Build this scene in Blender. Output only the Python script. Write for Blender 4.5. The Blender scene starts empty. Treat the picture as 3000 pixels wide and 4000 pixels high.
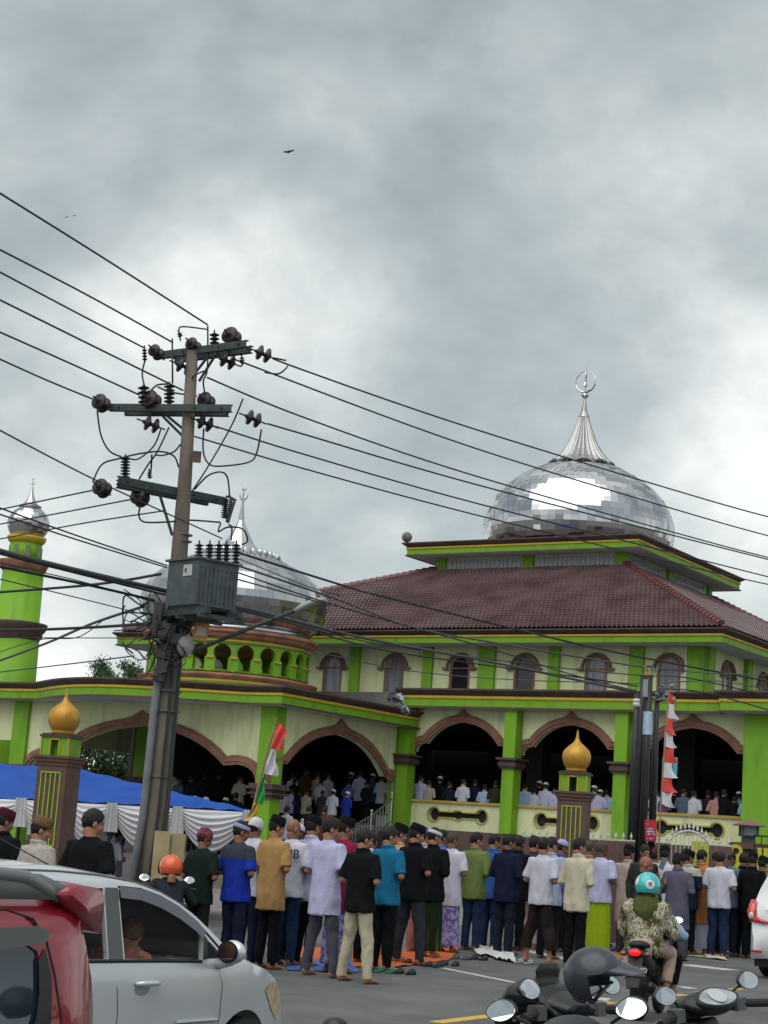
import bpy, bmesh, math, random
import numpy as np
from mathutils import Vector, Matrix, noise, Euler
random.seed(7)
PI = math.pi
sc = bpy.context.scene
# ---------------------------------------------------------------- camera
FPX, ROLL, PITCH, YAW, EYE = 6800.0, math.radians(4.0), math.radians(10.72), math.radians(33.3), 1.65
fw = Vector((0, math.cos(PITCH), math.sin(PITCH)))
up0 = Vector((0, -math.sin(PITCH), math.cos(PITCH))); rt0 = Vector((1, 0, 0))
RT = rt0 * math.cos(ROLL) + up0 * math.sin(ROLL)
UP = up0 * math.cos(ROLL) - rt0 * math.sin(ROLL)
CAM = Vector((0, 0, EYE))
cam = bpy.data.cameras.new('camera'); camo = bpy.data.objects.new('camera', cam)
sc.collection.objects.link(camo); sc.camera = camo
camo.matrix_world = Matrix(((RT.x, UP.x, -fw.x, CAM.x), (RT.y, UP.y, -fw.y, CAM.y), (RT.z, UP.z, -fw.z, CAM.z), (0, 0, 0, 1)))
cam.lens = FPX / 4000 * 36; cam.sensor_width = 36; cam.sensor_fit = 'AUTO'
cam.clip_start = 0.1; cam.clip_end = 5000
sc.render.resolution_x = 768; sc.render.resolution_y = 1024
# ---------------------------------------------------------------- world
SUN_EL, SUN_AZ = math.radians(58), math.radians(-150)   # azimuth from +Y clockwise: behind the camera, to the left
w = bpy.data.worlds.new('World'); sc.world = w; w.use_nodes = True
nt = w.node_tree; nt.nodes.clear()
def N(t, **k):
    n = nt.nodes.new(t)
    for a, b in k.items(): setattr(n, a, b)
    return n
L = lambda a, b: nt.links.new(a, b)
sky = N('ShaderNodeTexSky', sky_type='NISHITA', sun_disc=False, sun_elevation=SUN_EL, sun_rotation=SUN_AZ)
tc = N('ShaderNodeTexCoord'); sep = N('ShaderNodeSeparateXYZ'); L(tc.outputs['Generated'], sep.inputs[0])
def M1(op, a, b=None, c=None, clamp=False):
    n = N('ShaderNodeMath', operation=op, use_clamp=clamp)
    for i, v in enumerate((a, b, c)):
        if v is None: continue
        if isinstance(v, (int, float)): n.inputs[i].default_value = v
        else: L(v, n.inputs[i])
    return n.outputs[0]
zc = M1('MAXIMUM', sep.outputs[2], 0.0)
comb = N('ShaderNodeCombineXYZ'); L(sep.outputs[0], comb.inputs[0]); L(sep.outputs[1], comb.inputs[1]); L(M1('MULTIPLY', sep.outputs[2], 1.45), comb.inputs[2])
def noise_n(scale, detail, rough, dist, off=(0, 0, 0)):
    mp = N('ShaderNodeMapping'); mp.inputs['Location'].default_value = off; L(comb.outputs[0], mp.inputs[0])
    n = N('ShaderNodeTexNoise'); n.inputs['Scale'].default_value = scale; n.inputs['Detail'].default_value = detail
    n.inputs['Roughness'].default_value = rough; n.inputs['Distortion'].default_value = dist
    L(mp.outputs[0], n.inputs['Vector']); return n.outputs['Fac']
n1 = noise_n(4.2, 8, 0.53, 0.15, (7.45, 2.1, 1.3))
n2 = noise_n(1.9, 3, 0.5, 0.2, (0.2, 5.7, 3))
n3 = noise_n(15.0, 6, 0.6, 0.3, (1.0, 5.0, 1))
v = M1('ADD', M1('MULTIPLY', n1, 0.70), M1('MULTIPLY', n2, 0.30)); v = M1('ADD', v, M1('MULTIPLY', n3, 0.11))
# the cloud deck is thinner, so brighter, low over the horizon
low = M1('SUBTRACT', 1.0, M1('MULTIPLY', zc, 2.3), clamp=True)
v = M1('ADD', v, M1('MULTIPLY', low, 0.13))
# an overcast sky is brightest overhead
v = M1('ADD', v, M1('MULTIPLY', M1('MAXIMUM', M1('SUBTRACT', zc, 0.5), 0.0), 0.28))
cr = N('ShaderNodeValToRGB'); L(v, cr.inputs[0])
el = cr.color_ramp.elements
el[0].position = 0.455; el[0].color = (0.23, 0.265, 0.28, 1)
el[1].position = 0.73; el[1].color = (0.74, 0.76, 0.735, 1)
for p, c in ((0.525, (0.295, 0.335, 0.345, 1)), (0.58, (0.365, 0.405, 0.41, 1)), (0.625, (0.45, 0.485, 0.48, 1)), (0.67, (0.56, 0.585, 0.575, 1))):
    e = el.new(p); e.color = c
vm = N('ShaderNodeVectorMath', operation='SCALE'); L(cr.outputs[0], vm.inputs[0]); vm.inputs['Scale'].default_value = 10.0
mx = N('ShaderNodeMix', data_type='RGBA'); mx.inputs['Factor'].default_value = 0.93
L(sky.outputs[0], mx.inputs['A']); L(vm.outputs[0], mx.inputs['B'])
bg = N('ShaderNodeBackground'); bg.inputs['Strength'].default_value = 0.1; L(mx.outputs['Result'], bg.inputs[0])
wo = N('ShaderNodeOutputWorld'); L(bg.outputs[0], wo.inputs[0])
# ---------------------------------------------------------------- sun, exposure
sl = bpy.data.lights.new('sun', 'SUN'); sl.energy = 1.5; sl.angle = math.radians(75); sl.color = (1, .97, .92)
so = bpy.data.objects.new('sun', sl); sc.collection.objects.link(so)
sd = Vector((math.sin(SUN_AZ) * math.cos(SUN_EL), math.cos(SUN_AZ) * math.cos(SUN_EL), math.sin(SUN_EL)))
so.rotation_euler = sd.to_track_quat('Z', 'Y').to_euler()
vs = sc.view_settings; vs.view_transform = 'Standard'; vs.look = 'None'; vs.exposure = 0.55; vs.gamma = 1; vs.use_curve_mapping = False
sc.render.engine = 'CYCLES'; sc.cycles.max_bounces = 6; sc.cycles.diffuse_bounces = 2; sc.cycles.glossy_bounces = 3; sc.cycles.transparent_max_bounces = 6

# ---------------------------------------------------------------- helpers: where a pixel of the photo lies in the scene
def ray(x, y): return RT * ((x - 1500) / FPX) - UP * ((y - 2000) / FPX) + fw
def P(x, y, D): return CAM + ray(x, y) * D                     # point seen at a pixel, D metres deep
def G(x, y, z=0.0):                                            # point seen at a pixel on a level plane
    d = ray(x, y); return CAM + d * ((z - EYE) / d.z)
def px_of(p):
    d = Vector(p) - CAM; w_ = d.dot(fw); return 1500 + FPX * d.dot(RT) / w_, 2000 - FPX * d.dot(UP) / w_, w_
COL = sc.collection
# ---------------------------------------------------------------- materials
def lin(h):
    h = h.lstrip('#'); o = []
    for i in (0, 2, 4):
        c = int(h[i:i + 2], 16) / 255
        o.append(c / 12.92 if c <= 0.04045 else ((c + 0.055) / 1.055) ** 2.4)
    return tuple(o)
_m = {}
def mat(name, c1, c2=None, rough=0.8, metal=0.0, nscale=3.0, ndetail=5, bump=0.0, bscale=30.0, stretch=(1, 1, 1), coat=0.0,
        spec=0.5, emit=None, estr=0.0, alpha=1.0, lo=0.35, hi=0.65, rvar=0.0, trans=0.0, ior=1.45, sheen=0.0):
    if name in _m: return _m[name]
    m = bpy.data.materials.new(name); m.use_nodes = True; t = m.node_tree; b = t.nodes['Principled BSDF']
    c1 = lin(c1) if isinstance(c1, str) else c1
    b.inputs['Base Color'].default_value = (*c1, 1); b.inputs['Roughness'].default_value = rough
    b.inputs['Metallic'].default_value = metal; b.inputs['Specular IOR Level'].default_value = spec
    b.inputs['Coat Weight'].default_value = coat; b.inputs['Coat Roughness'].default_value = 0.04
    b.inputs['Transmission Weight'].default_value = trans; b.inputs['IOR'].default_value = ior
    b.inputs['Sheen Weight'].default_value = sheen
    b.inputs['Alpha'].default_value = alpha
    if emit: b.inputs['Emission Color'].default_value = (*lin(emit), 1); b.inputs['Emission Strength'].default_value = estr
    if c2 or bump or rvar:
        co = t.nodes.new('ShaderNodeTexCoord'); mp = t.nodes.new('ShaderNodeMapping'); mp.inputs['Scale'].default_value = stretch
        t.links.new(co.outputs['Object'], mp.inputs[0])
    if c2 or rvar:
        c2 = c2 or c1
        c2 = lin(c2) if isinstance(c2, str) else c2
        n = t.nodes.new('ShaderNodeTexNoise'); n.inputs['Scale'].default_value = nscale; n.inputs['Detail'].default_value = ndetail
        n.inputs['Roughness'].default_value = 0.6
        t.links.new(mp.outputs[0], n.inputs['Vector'])
        r = t.nodes.new('ShaderNodeValToRGB'); r.color_ramp.elements[0].position = lo; r.color_ramp.elements[1].position = hi
        r.color_ramp.elements[0].color = (*c1, 1); r.color_ramp.elements[1].color = (*c2, 1)
        t.links.new(n.outputs['Fac'], r.inputs[0]); t.links.new(r.outputs[0], b.inputs['Base Color'])
        if rvar:
            q = t.nodes.new('ShaderNodeMapRange'); q.inputs['To Min'].default_value = rough - rvar; q.inputs['To Max'].default_value = rough + rvar
            t.links.new(n.outputs['Fac'], q.inputs[0]); t.links.new(q.outputs[0], b.inputs['Roughness'])
    if bump:
        n = t.nodes.new('ShaderNodeTexNoise'); n.inputs['Scale'].default_value = bscale; n.inputs['Detail'].default_value = 4
        t.links.new(mp.outputs[0], n.inputs['Vector'])
        bp = t.nodes.new('ShaderNodeBump'); bp.inputs['Strength'].default_value = bump; bp.inputs['Distance'].default_value = 0.02
        t.links.new(n.outputs['Fac'], bp.inputs['Height']); t.links.new(bp.outputs[0], b.inputs['Normal'])
    _m[name] = m; return m
# ---------------------------------------------------------------- mesh builder
class MB:
    def __init__(s): s.v = []; s.f = []; s.m = []; s.sm = []; s.cur = 0; s.smooth = False
    def add(s, vs_, fs):
        o = len(s.v); s.v += [Vector(p) for p in vs_]
        for f in fs: s.f.append([o + i for i in f]); s.m.append(s.cur); s.sm.append(s.smooth)
    def box(s, c, d, rot=None, taper=1.0):
        c = Vector(c); hx, hy, hz = d[0] / 2, d[1] / 2, d[2] / 2; pts = []
        for z in (-1, 1):
            k = taper if z > 0 else 1
            for x, y in ((-1, -1), (1, -1), (1, 1), (-1, 1)):
                p = Vector((x * hx * k, y * hy * k, z * hz)); pts.append(c + (rot @ p if rot else p))
        s.add(pts, [(3, 2, 1, 0), (4, 5, 6, 7), (0, 1, 5, 4), (1, 2, 6, 5), (2, 3, 7, 6), (3, 0, 4, 7)])
    def bb(s, x0, x1, y0, y1, z0, z1): s.box(((x0 + x1) / 2, (y0 + y1) / 2, (z0 + z1) / 2), (x1 - x0, y1 - y0, z1 - z0))
    def quad(s, a, b, c, d): s.add([a, b, c, d], [(0, 1, 2, 3)])
    def tube(s, pts, r, n=8, cap=True, ry=None, upv=None):
        pts = [Vector(p) for p in pts]; k = len(pts); o = len(s.v); rs = r if isinstance(r, (list, tuple)) else [r] * k
        rings = []; pu = upv
        for i, p in enumerate(pts):
            t = (pts[min(i + 1, k - 1)] - pts[max(i - 1, 0)])
            t = t.normalized() if t.length > 1e-9 else Vector((0, 0, 1))
            if pu is None: pu = Vector((0, 0, 1)) if abs(t.z) < .9 else Vector((0, 1, 0))
            a = t.cross(pu); a = a.normalized() if a.length > 1e-6 else t.orthogonal().normalized(); b = a.cross(t).normalized(); pu = b
            q = ry[i] if isinstance(ry, (list, tuple)) else (ry or rs[i])
            rings.append([p + a * math.cos(2 * PI * j / n) * rs[i] + b * math.sin(2 * PI * j / n) * q for j in range(n)])
        vv = [x for rg in rings for x in rg]; ff = []
        for i in range(k - 1):
            for j in range(n): ff.append((i * n + j, i * n + (j + 1) % n, (i + 1) * n + (j + 1) % n, (i + 1) * n + j))
        if cap: ff.append(tuple(range(n - 1, -1, -1))); ff.append(tuple((k - 1) * n + j for j in range(n)))
        s.add(vv, ff)
    def lathe(s, prof, n=24, c=(0, 0, 0), fr=None, flute=0, fl_n=0, sq=None):
        c = Vector(c); vv = []; ff = []; k = len(prof)
        for r, z in prof:
            for j in range(n):
                a = 2 * PI * j / n; rr = r
                if flute: rr = r * (1 + flute * (abs(math.cos(a * fl_n / 2)) - .6))
                p = Vector((rr * math.cos(a), rr * math.sin(a), z)); vv.append(c + (fr @ p if fr else p))
        for i in range(k - 1):
            for j in range(n): ff.append((i * n + j, i * n + (j + 1) % n, (i + 1) * n + (j + 1) % n, (i + 1) * n + j))
        ff.append(tuple(range(n - 1, -1, -1))); ff.append(tuple((k - 1) * n + j for j in range(n)))
        s.add(vv, ff)
    def ball(s, c, r, n=16, m=10, fr=None):
        r = (r, r, r) if isinstance(r, (int, float)) else r; c = Vector(c); vv = []; ff = []
        for i in range(m + 1):
            t = PI * i / m
            for j in range(n):
                a = 2 * PI * j / n; st = max(math.sin(t), 1e-3)
                p = Vector((r[0] * st * math.cos(a), r[1] * st * math.sin(a), -r[2] * math.cos(t))); vv.append(c + (fr @ p if fr else p))
        for i in range(m):
            for j in range(n): ff.append((i * n + j, i * n + (j + 1) % n, (i + 1) * n + (j + 1) % n, (i + 1) * n + j))
        ff.append(tuple(range(n - 1, -1, -1))); ff.append(tuple(m * n + j for j in range(n)))
        s.add(vv, ff)
    def prism(s, poly, fr, d):                 # poly: 2-D outline, fr(x, y, t) -> 3-D, t in {0, d}
        n = len(poly); vv = [fr(x, y, 0) for x, y in poly] + [fr(x, y, d) for x, y in poly]
        ff = [tuple(range(n - 1, -1, -1)), tuple(range(n, 2 * n))] + [(i, (i + 1) % n, n + (i + 1) % n, n + i) for i in range(n)]
        s.add(vv, ff)
    def loft(s, rings, cap=True, closed=True):
        n = len(rings[0]); vv = [p for r in rings for p in r]; ff = []
        for i in range(len(rings) - 1):
            for j in range(n if closed else n - 1): ff.append((i * n + j, i * n + (j + 1) % n, (i + 1) * n + (j + 1) % n, (i + 1) * n + j))
        if cap and closed: ff.append(tuple(range(n - 1, -1, -1))); ff.append(tuple((len(rings) - 1) * n + j for j in range(n)))
        s.add(vv, ff)
    def mesh(s, name, mats):
        me = bpy.data.meshes.new(name); me.from_pydata([tuple(p) for p in s.v], [], s.f); me.validate()
        for m in (mats if isinstance(mats, (list, tuple)) else [mats]): me.materials.append(m)
        if len(me.polygons) == len(s.f):
            me.polygons.foreach_set('material_index', s.m); me.polygons.foreach_set('use_smooth', s.sm)
        return me
    def fix(s, me):
        bm = bmesh.new(); bm.from_mesh(me); bmesh.ops.recalc_face_normals(bm, faces=bm.faces); bm.to_mesh(me); bm.free()
    def build(s, name, mats, parent=None, loc=None, recalc=True):
        if parent is None:                      # a top-level mesh: origin at its lowest middle
            if loc is None:
                xs = [p.x for p in s.v]; ys = [p.y for p in s.v]; zs = [p.z for p in s.v]
                loc = Vector(((min(xs) + max(xs)) / 2, (min(ys) + max(ys)) / 2, min(zs)))
            s.v = [p - Vector(loc) for p in s.v]
        me = s.mesh(name, mats)
        if recalc: s.fix(me)
        o = bpy.data.objects.new(name, me); COL.objects.link(o)
        if parent: o.parent = parent
        else: o.location = loc
        return o
def tag(o, label=None, cat=None, group=None, kind=None):
    if label: o['label'] = label
    if cat: o['category'] = cat
    if group: o['group'] = group
    if kind: o['kind'] = kind
    return o
def thing(name, label, cat, loc=(0, 0, 0), rz=0.0, group=None, rot=None, scale=1.0):
    o = bpy.data.objects.new(name, None); o.empty_display_size = .2; COL.objects.link(o); o.location = loc
    o.rotation_euler = rot if rot else (0, 0, rz); o.scale = (scale,) * 3
    return tag(o, label, cat, group)
def inst(name, me, parent, m=None, loc=None, rot=None, scale=None):     # a child sharing mesh data, own material
    o = bpy.data.objects.new(name, me); COL.objects.link(o); o.parent = parent
    if loc: o.location = loc
    if rot: o.rotation_euler = rot
    if scale: o.scale = scale
    if m:
        for i, sl_ in enumerate(o.material_slots):
            if i == 0: sl_.link = 'OBJECT'; sl_.material = m
    return o
def fuse(mb, voxel=.012, smooth=6, name='fused'):                      # one continuous skin out of overlapping closed shapes
    me = mb.mesh(name + '_raw', []); mb.fix(me)
    o = bpy.data.objects.new(name, me); COL.objects.link(o)
    r = o.modifiers.new('r', 'REMESH'); r.mode = 'VOXEL'; r.voxel_size = voxel; r.use_smooth_shade = True
    if smooth: q = o.modifiers.new('s', 'SMOOTH'); q.iterations = smooth; q.factor = .5
    dg = bpy.context.evaluated_depsgraph_get(); ev = o.evaluated_get(dg)
    out = bpy.data.meshes.new_from_object(ev, depsgraph=dg); out.name = name
    bpy.data.objects.remove(o); bpy.data.meshes.remove(me)
    out.polygons.foreach_set('use_smooth', [True] * len(out.polygons)); out.materials.clear(); out.materials.append(None)
    return out
def text_mesh(s, size, m, parent, loc, rot, name='lettering', ext=.002, bold=0.0):
    c = bpy.data.curves.new(name, 'FONT'); c.body = s; c.size = size; c.extrude = ext; c.offset = bold; c.align_x = 'CENTER'; c.align_y = 'CENTER'
    o = bpy.data.objects.new(name, c); COL.objects.link(o); dg = bpy.context.evaluated_depsgraph_get()
    me = bpy.data.meshes.new_from_object(o.evaluated_get(dg), depsgraph=dg); bpy.data.objects.remove(o); bpy.data.curves.remove(c)
    me.materials.clear(); me.materials.append(m)
    q = bpy.data.objects.new(name, me); COL.objects.link(q); q.parent = parent; q.location = loc; q.rotation_euler = rot
    return q
# ================================================================ ground, road, markings
from mathutils.geometry import tessellate_polygon
A2 = Vector((math.cos(YAW), -math.sin(YAW), 0)); B2 = Vector((math.sin(YAW), math.cos(YAW), 0))
def gz(y):                                   # camber: the near lane falls towards the camera
    t = min(max((17.0 - y) / 8.0, 0), 1); return -0.19 * t * t * (3 - 2 * t)
def strip_sheet(mb, x0, x1, ys, dz, xs=None):
    xs = xs or [x0, x1]; n = len(xs)
    vv = [(x, y, gz(y) + dz) for y in ys for x in xs]
    mb.add(vv, [(i * n + j, i * n + j + 1, (i + 1) * n + j + 1, (i + 1) * n + j) for i in range(len(ys) - 1) for j in range(n - 1)])
M_asph = mat('asphalt', (.066, .068, .071), (.14, .141, .142), rough=.88, nscale=.7, ndetail=12, bump=.35, bscale=170, lo=.3, hi=.7)
M_grnd = mat('court_paving', (.13, .125, .115), (.20, .19, .18), rough=.92, nscale=.8, bump=.3, bscale=40)
mb = MB(); strip_sheet(mb, 0, 0, [-400, 2, 6, 8, 9, 10, 11, 12, 13, 14, 15, 16, 17, 18, 30, 60, 120, 2500], -.004, [-2500, -100, -30, 0, 30, 100, 2500])
tag(mb.build('ground', M_grnd, loc=(0, 0, 0)), kind='structure')
# the road runs along B2 (33 degrees right of the view); it is a broad strip
def road_pt(u, v): return B2 * u + A2 * v     # u along the road, v across (negative = far side, left)
mb = MB(); us = [-60 + 2 * i for i in range(80)]; vs_ = [-19.5 + 1.5 * i for i in range(27)]
mb.add([(lambda p: (p.x, p.y, gz(p.y)))(road_pt(u, v)) for u in us for v in vs_],
       [(i * 27 + j, i * 27 + j + 1, (i + 1) * 27 + j + 1, (i + 1) * 27 + j) for i in range(79) for j in range(26)])
tag(mb.build('road', M_asph, loc=(0, 0, 0)), kind='structure')
M_white = mat('road_white', (.50, .50, .48), (.30, .30, .29), rough=.8, nscale=9, lo=.45, hi=.62)
M_yell = mat('road_yellow', (.55, .36, .06), (.33, .24, .08), rough=.8, nscale=9, lo=.45, hi=.65)
def mark(mb, p0, p1, wd):                    # painted line between two ground pixels
    a = G(*p0); b = G(*p1)
    for _ in range(3): a = G(*p0, gz(a.y) + .004); b = G(*p1, gz(b.y) + .004)
    n = int((b - a).length / .5) + 1; d = (b - a).normalized(); s_ = Vector((d.y, -d.x, 0)) * wd / 2
    for i in range(n):
        p, q = a.lerp(b, i / n), a.lerp(b, (i + 1) / n); vv = [p - s_, q - s_, q + s_, p + s_]
        mb.add([(x.x, x.y, gz(x.y) + .004) for x in vv], [(0, 1, 2, 3)])
mb = MB()
for a, b, w_ in (((1700, 3775), (2160, 3868), .13), ((2030, 3708), (2240, 3752), .30), ((2676, 3768), (2861, 3790), .5), ((2660, 3853), (2705, 3862), .2), ((1940, 3905), (2080, 3925), .1), ((2300, 3898), (2380, 3905), .4)):
    mark(mb, a, b, w_)
tag(mb.build('road_marking', M_white, loc=(0, 0, 0)), kind='structure')
mb = MB()
for a, b in (((1700, 3994), (2060, 3950)), ((2310, 3926), (2392, 3914)), ((2560, 3895), (2670, 3884)), ((2728, 3877), (2895, 3862))): mark(mb, a, b, .17)
tag(mb.build('centre_line', M_yell, loc=(0, 0, 0)), kind='structure')
# ================================================================ materials of the mosque
GR = mat('green_paint', (.150, .335, .010), (.085, .20, .014), rough=.6, nscale=2.2, ndetail=12, bump=.12, bscale=14, lo=.5, hi=.78, stretch=(1, 1, .22))
CRM = mat('cream_paint', (.58, .62, .36), (.33, .35, .22), rough=.85, nscale=2.0, ndetail=12, bump=.18, bscale=22, lo=.5, hi=.8, stretch=(1, 1, .2))
BRN = mat('dark_brown_paint', (.055, .032, .032), (.085, .055, .05), rough=.7, nscale=2.5, bump=.2, bscale=25)
TRM = mat('brown_plaster', (.25, .12, .08), (.16, .08, .055), rough=.8, nscale=3, bump=.2, bscale=30)
PNK = mat('salmon_plaster', (.36, .165, .10), (.20, .10, .07), rough=.85, nscale=2.2, bump=.2, bscale=25, lo=.4, hi=.62)
YEL = mat('yellow_paint', (.52, .36, .02), (.40, .29, .03), rough=.65, nscale=2)
SOF = mat('soffit_paint', (.46, .52, .54), (.38, .43, .44), rough=.9, nscale=.7)
STL = mat('polished_steel', (.50, .51, .53), rough=.12, metal=1.0)
STB = mat('steel_backing', (.20, .20, .22), rough=.45, metal=1.0)
STR = mat('stained_steel', (.46, .47, .49), (.11, .10, .11), rough=.2, metal=1.0, nscale=2.0, stretch=(1, 1, .35), lo=.56, hi=.68)
TIL = mat('glazed_tile', (.19, .12, .125), (.10, .055, .056), rough=.3, nscale=.9, ndetail=9, spec=.8, lo=.38, hi=.68, coat=.5)
RDG = mat('ridge_tile', (.15, .045, .048), (.09, .035, .036), rough=.35, nscale=2.5, lo=.4, hi=.65)
GLS = mat('grey_window_glass', (.10, .11, .14), (.21, .22, .25), rough=.22, nscale=5, stretch=(1.5, 1.5, .12), spec=.6)
DGL = mat('dark_window_glass', (.012, .013, .02), rough=.12, spec=.6)
BLK = mat('glass_block', (.34, .39, .42), (.22, .26, .29), rough=.2, nscale=9, spec=.7, bump=.3, bscale=30)
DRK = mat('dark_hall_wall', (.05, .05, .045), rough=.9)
mosque = thing('mosque', 'green and cream mosque with steel domes, a maroon tiled roof and arched verandas', 'mosque', (3.8908, 56, 0), -YAW)
def holed(mb, outer, holes, fr, th):
    loops = [outer] + holes; fl = [p for l in loops for p in l]
    tris = tessellate_polygon([[Vector((x, y, 0)) for x, y in l] for l in loops]); n = len(fl)
    vv = [fr(x, y, 0) for x, y in fl] + [fr(x, y, th) for x, y in fl]
    ff = [tuple(t) for t in tris] + [tuple(n + i for i in reversed(t)) for t in tris]; o = 0
    for l in loops:
        k = len(l); ff += [(o + i, o + (i + 1) % k, n + o + (i + 1) % k, n + o + i) for i in range(k)]; o += k
    mb.add(vv, ff)
def arch_curve(cx, zt, kd, kz, ed, ez, n=10, sym=True, edl=None):
    """right half from the apex (0,zt) to the knee (kd,kz) and the springing (ed,ez)"""
    h = []
    for i in range(n + 1):
        t = i / n; x = kd * t; z = zt - (zt - kz) * (0.10 * (t ** .5) + 0.42 * t ** 2 + 0.48 * t ** 3.2) ; h.append((x, z))
    m = 7
    for i in range(1, m + 1):                # the lobe rises a little from the knee and drops to the springing
        t = i / m; x = kd + (ed - kd) * math.sin(t * PI / 2) ** 1.0
        z = kz + (ed - kd) * .13 * math.sin(t * PI * .8) - (kz - ez) * (1 - math.cos(t * PI / 2)); h.append((x, z))
    l = [(cx - x, z) for x, z in reversed(h)]; r = [(cx + x, z) for x, z in h[1:]]
    return l + r
def arch_panel(name, cx, x0, x1, ztop, cur, fr, th, wd, tip):
    mb = MB(); pts = [(x0, cur[0][1])] + cur + [(x1, cur[-1][1])]
    poly = pts + [(x1, ztop), (x0, ztop)]
    holed(mb, poly, [], fr, th); mb.build(name, CRM, mosque)
    tb = MB(); n = len(cur); nr = []
    for i in range(n):
        a = cur[max(i - 1, 0)]; b = cur[min(i + 1, n - 1)]; dx, dz = b[0] - a[0], b[1] - a[1]; l = math.hypot(dx, dz) or 1; nr.append((-dz / l, dx / l))
    mid = n // 2
    def band(o0, o1, t0):
        rings = []
        for i, (x, z) in enumerate(cur):
            nx, nz = nr[i]; e = tip if i == mid else (tip * .25 if abs(i - mid) == 1 else 0); sg = 1
            p = lambda o: (x + nx * o, z + nz * o + (e if o > wd * .8 else 0))
            a, b = p(o0), p(o1); rings.append([fr(a[0], a[1], t0), fr(b[0], b[1], t0), fr(b[0], b[1], .02), fr(a[0], a[1], .02)])
        tb.loft(rings)
    band(-.02, wd, -.055); band(wd * .28, wd * .72, -.09)
    tb.build('arch_trim', TRM, mosque)
def sweep(mb, path, prof, close=False):      # prof: (offset outwards, z, material of the strip that follows)
    n = len(path); rows = []
    for i in range(n):
        p = Vector(path[i]); a = Vector(path[(i - 1) % n]) if (i or close) else None; b = Vector(path[(i + 1) % n]) if (i < n - 1 or close) else None
        t1 = (p - a).normalized() if a is not None else (b - p).normalized(); t2 = (b - p).normalized() if b is not None else t1
        n1, n2 = Vector((t1.y, -t1.x)), Vector((t2.y, -t2.x)); d = (n1 + n2) / (1 + n1.dot(n2))
        rows.append([(p.x + d.x * o, p.y + d.y * o, z) for o, z, m in prof])
    for k in range(len(prof) - 1):
        mb.cur = prof[k][2]
        for i in range(n if close else n - 1):
            j = (i + 1) % n; mb.add([rows[i][k], rows[j][k], rows[j][k + 1], rows[i][k + 1]], [(0, 1, 2, 3)])
MM = [BRN, GR, YEL, SOF]
def cornice(name, path, z0, h, out, back=0.0, close=False, lipo=.05):
    k = h / .64; mb = MB(); o = out
    prof = [(back, z0 + .03, 3), (o, z0 + .03, 0), (o + lipo, z0, 0), (o + lipo, z0 + .06 * k, 0), (o, z0 + .08 * k, 1), (o, z0 + .31 * k, 2), (o + .04, z0 + .33 * k, 2),
            (o + .04, z0 + .41 * k, 0), (o + .0, z0 + .43 * k, 0), (o + .07, z0 + .5 * k, 0), (o + .16, z0 + .58 * k, 0), (o + .16, z0 + .64 * k, 0), (back, z0 + .66 * k, 0)]
    sweep(mb, path, prof, close); return mb.build(name, MM, mosque, recalc=False)
FRF = lambda b0: (lambda x, z, t: Vector((x, b0 + t, z)))            # a panel facing the street (-b)
FRS = lambda a0: (lambda x, z, t: Vector((a0 - t, x, z)))            # a panel facing the side (+a)
# ---------------------------------------------------------------- ground-floor veranda
FLZ = 2.17
mb = MB(); mb.bb(-15.3, 10.2, -.02, 22, 0, FLZ - .012); mb.build('plinth', mat('plinth_brown', (.085, .05, .045), (.12, .075, .065), rough=.8, nscale=2, bump=.3, bscale=18), mosque)
mb = MB(); mb.bb(-15.2, 10.1, .05, 21.9, FLZ - .01, FLZ); mb.build('veranda_floor', mat('floor_tile', (.12, .12, .12), rough=.5), mosque)
def column(a, wd, b0=-.45, dp=.5, ztop=6.05, cap=4.18, zb=FLZ - .0, capital=True):
    mb = MB(); mb.bb(a - wd / 2, a + wd / 2, b0, b0 + dp, zb, ztop); o = mb.build('column', GR, mosque)
    if capital:
        mb = MB()
        for z0, z1, e in ((cap, cap + .07, .06), (cap + .07, cap + .2, .10), (cap + .2, cap + .27, .07), (cap + .27, cap + .34, .16)):
            mb.bb(a - wd / 2 - e, a + wd / 2 + e, b0 - e, b0 + dp + e, z0, z1)
        mb.build('capital', BRN, o)
    return o
for a in (-2.98, .95, 4.78): column(a, .42)
column(9.45, 1.5, -.5, .8, 6.6, capital=False, zb=0.0)
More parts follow.
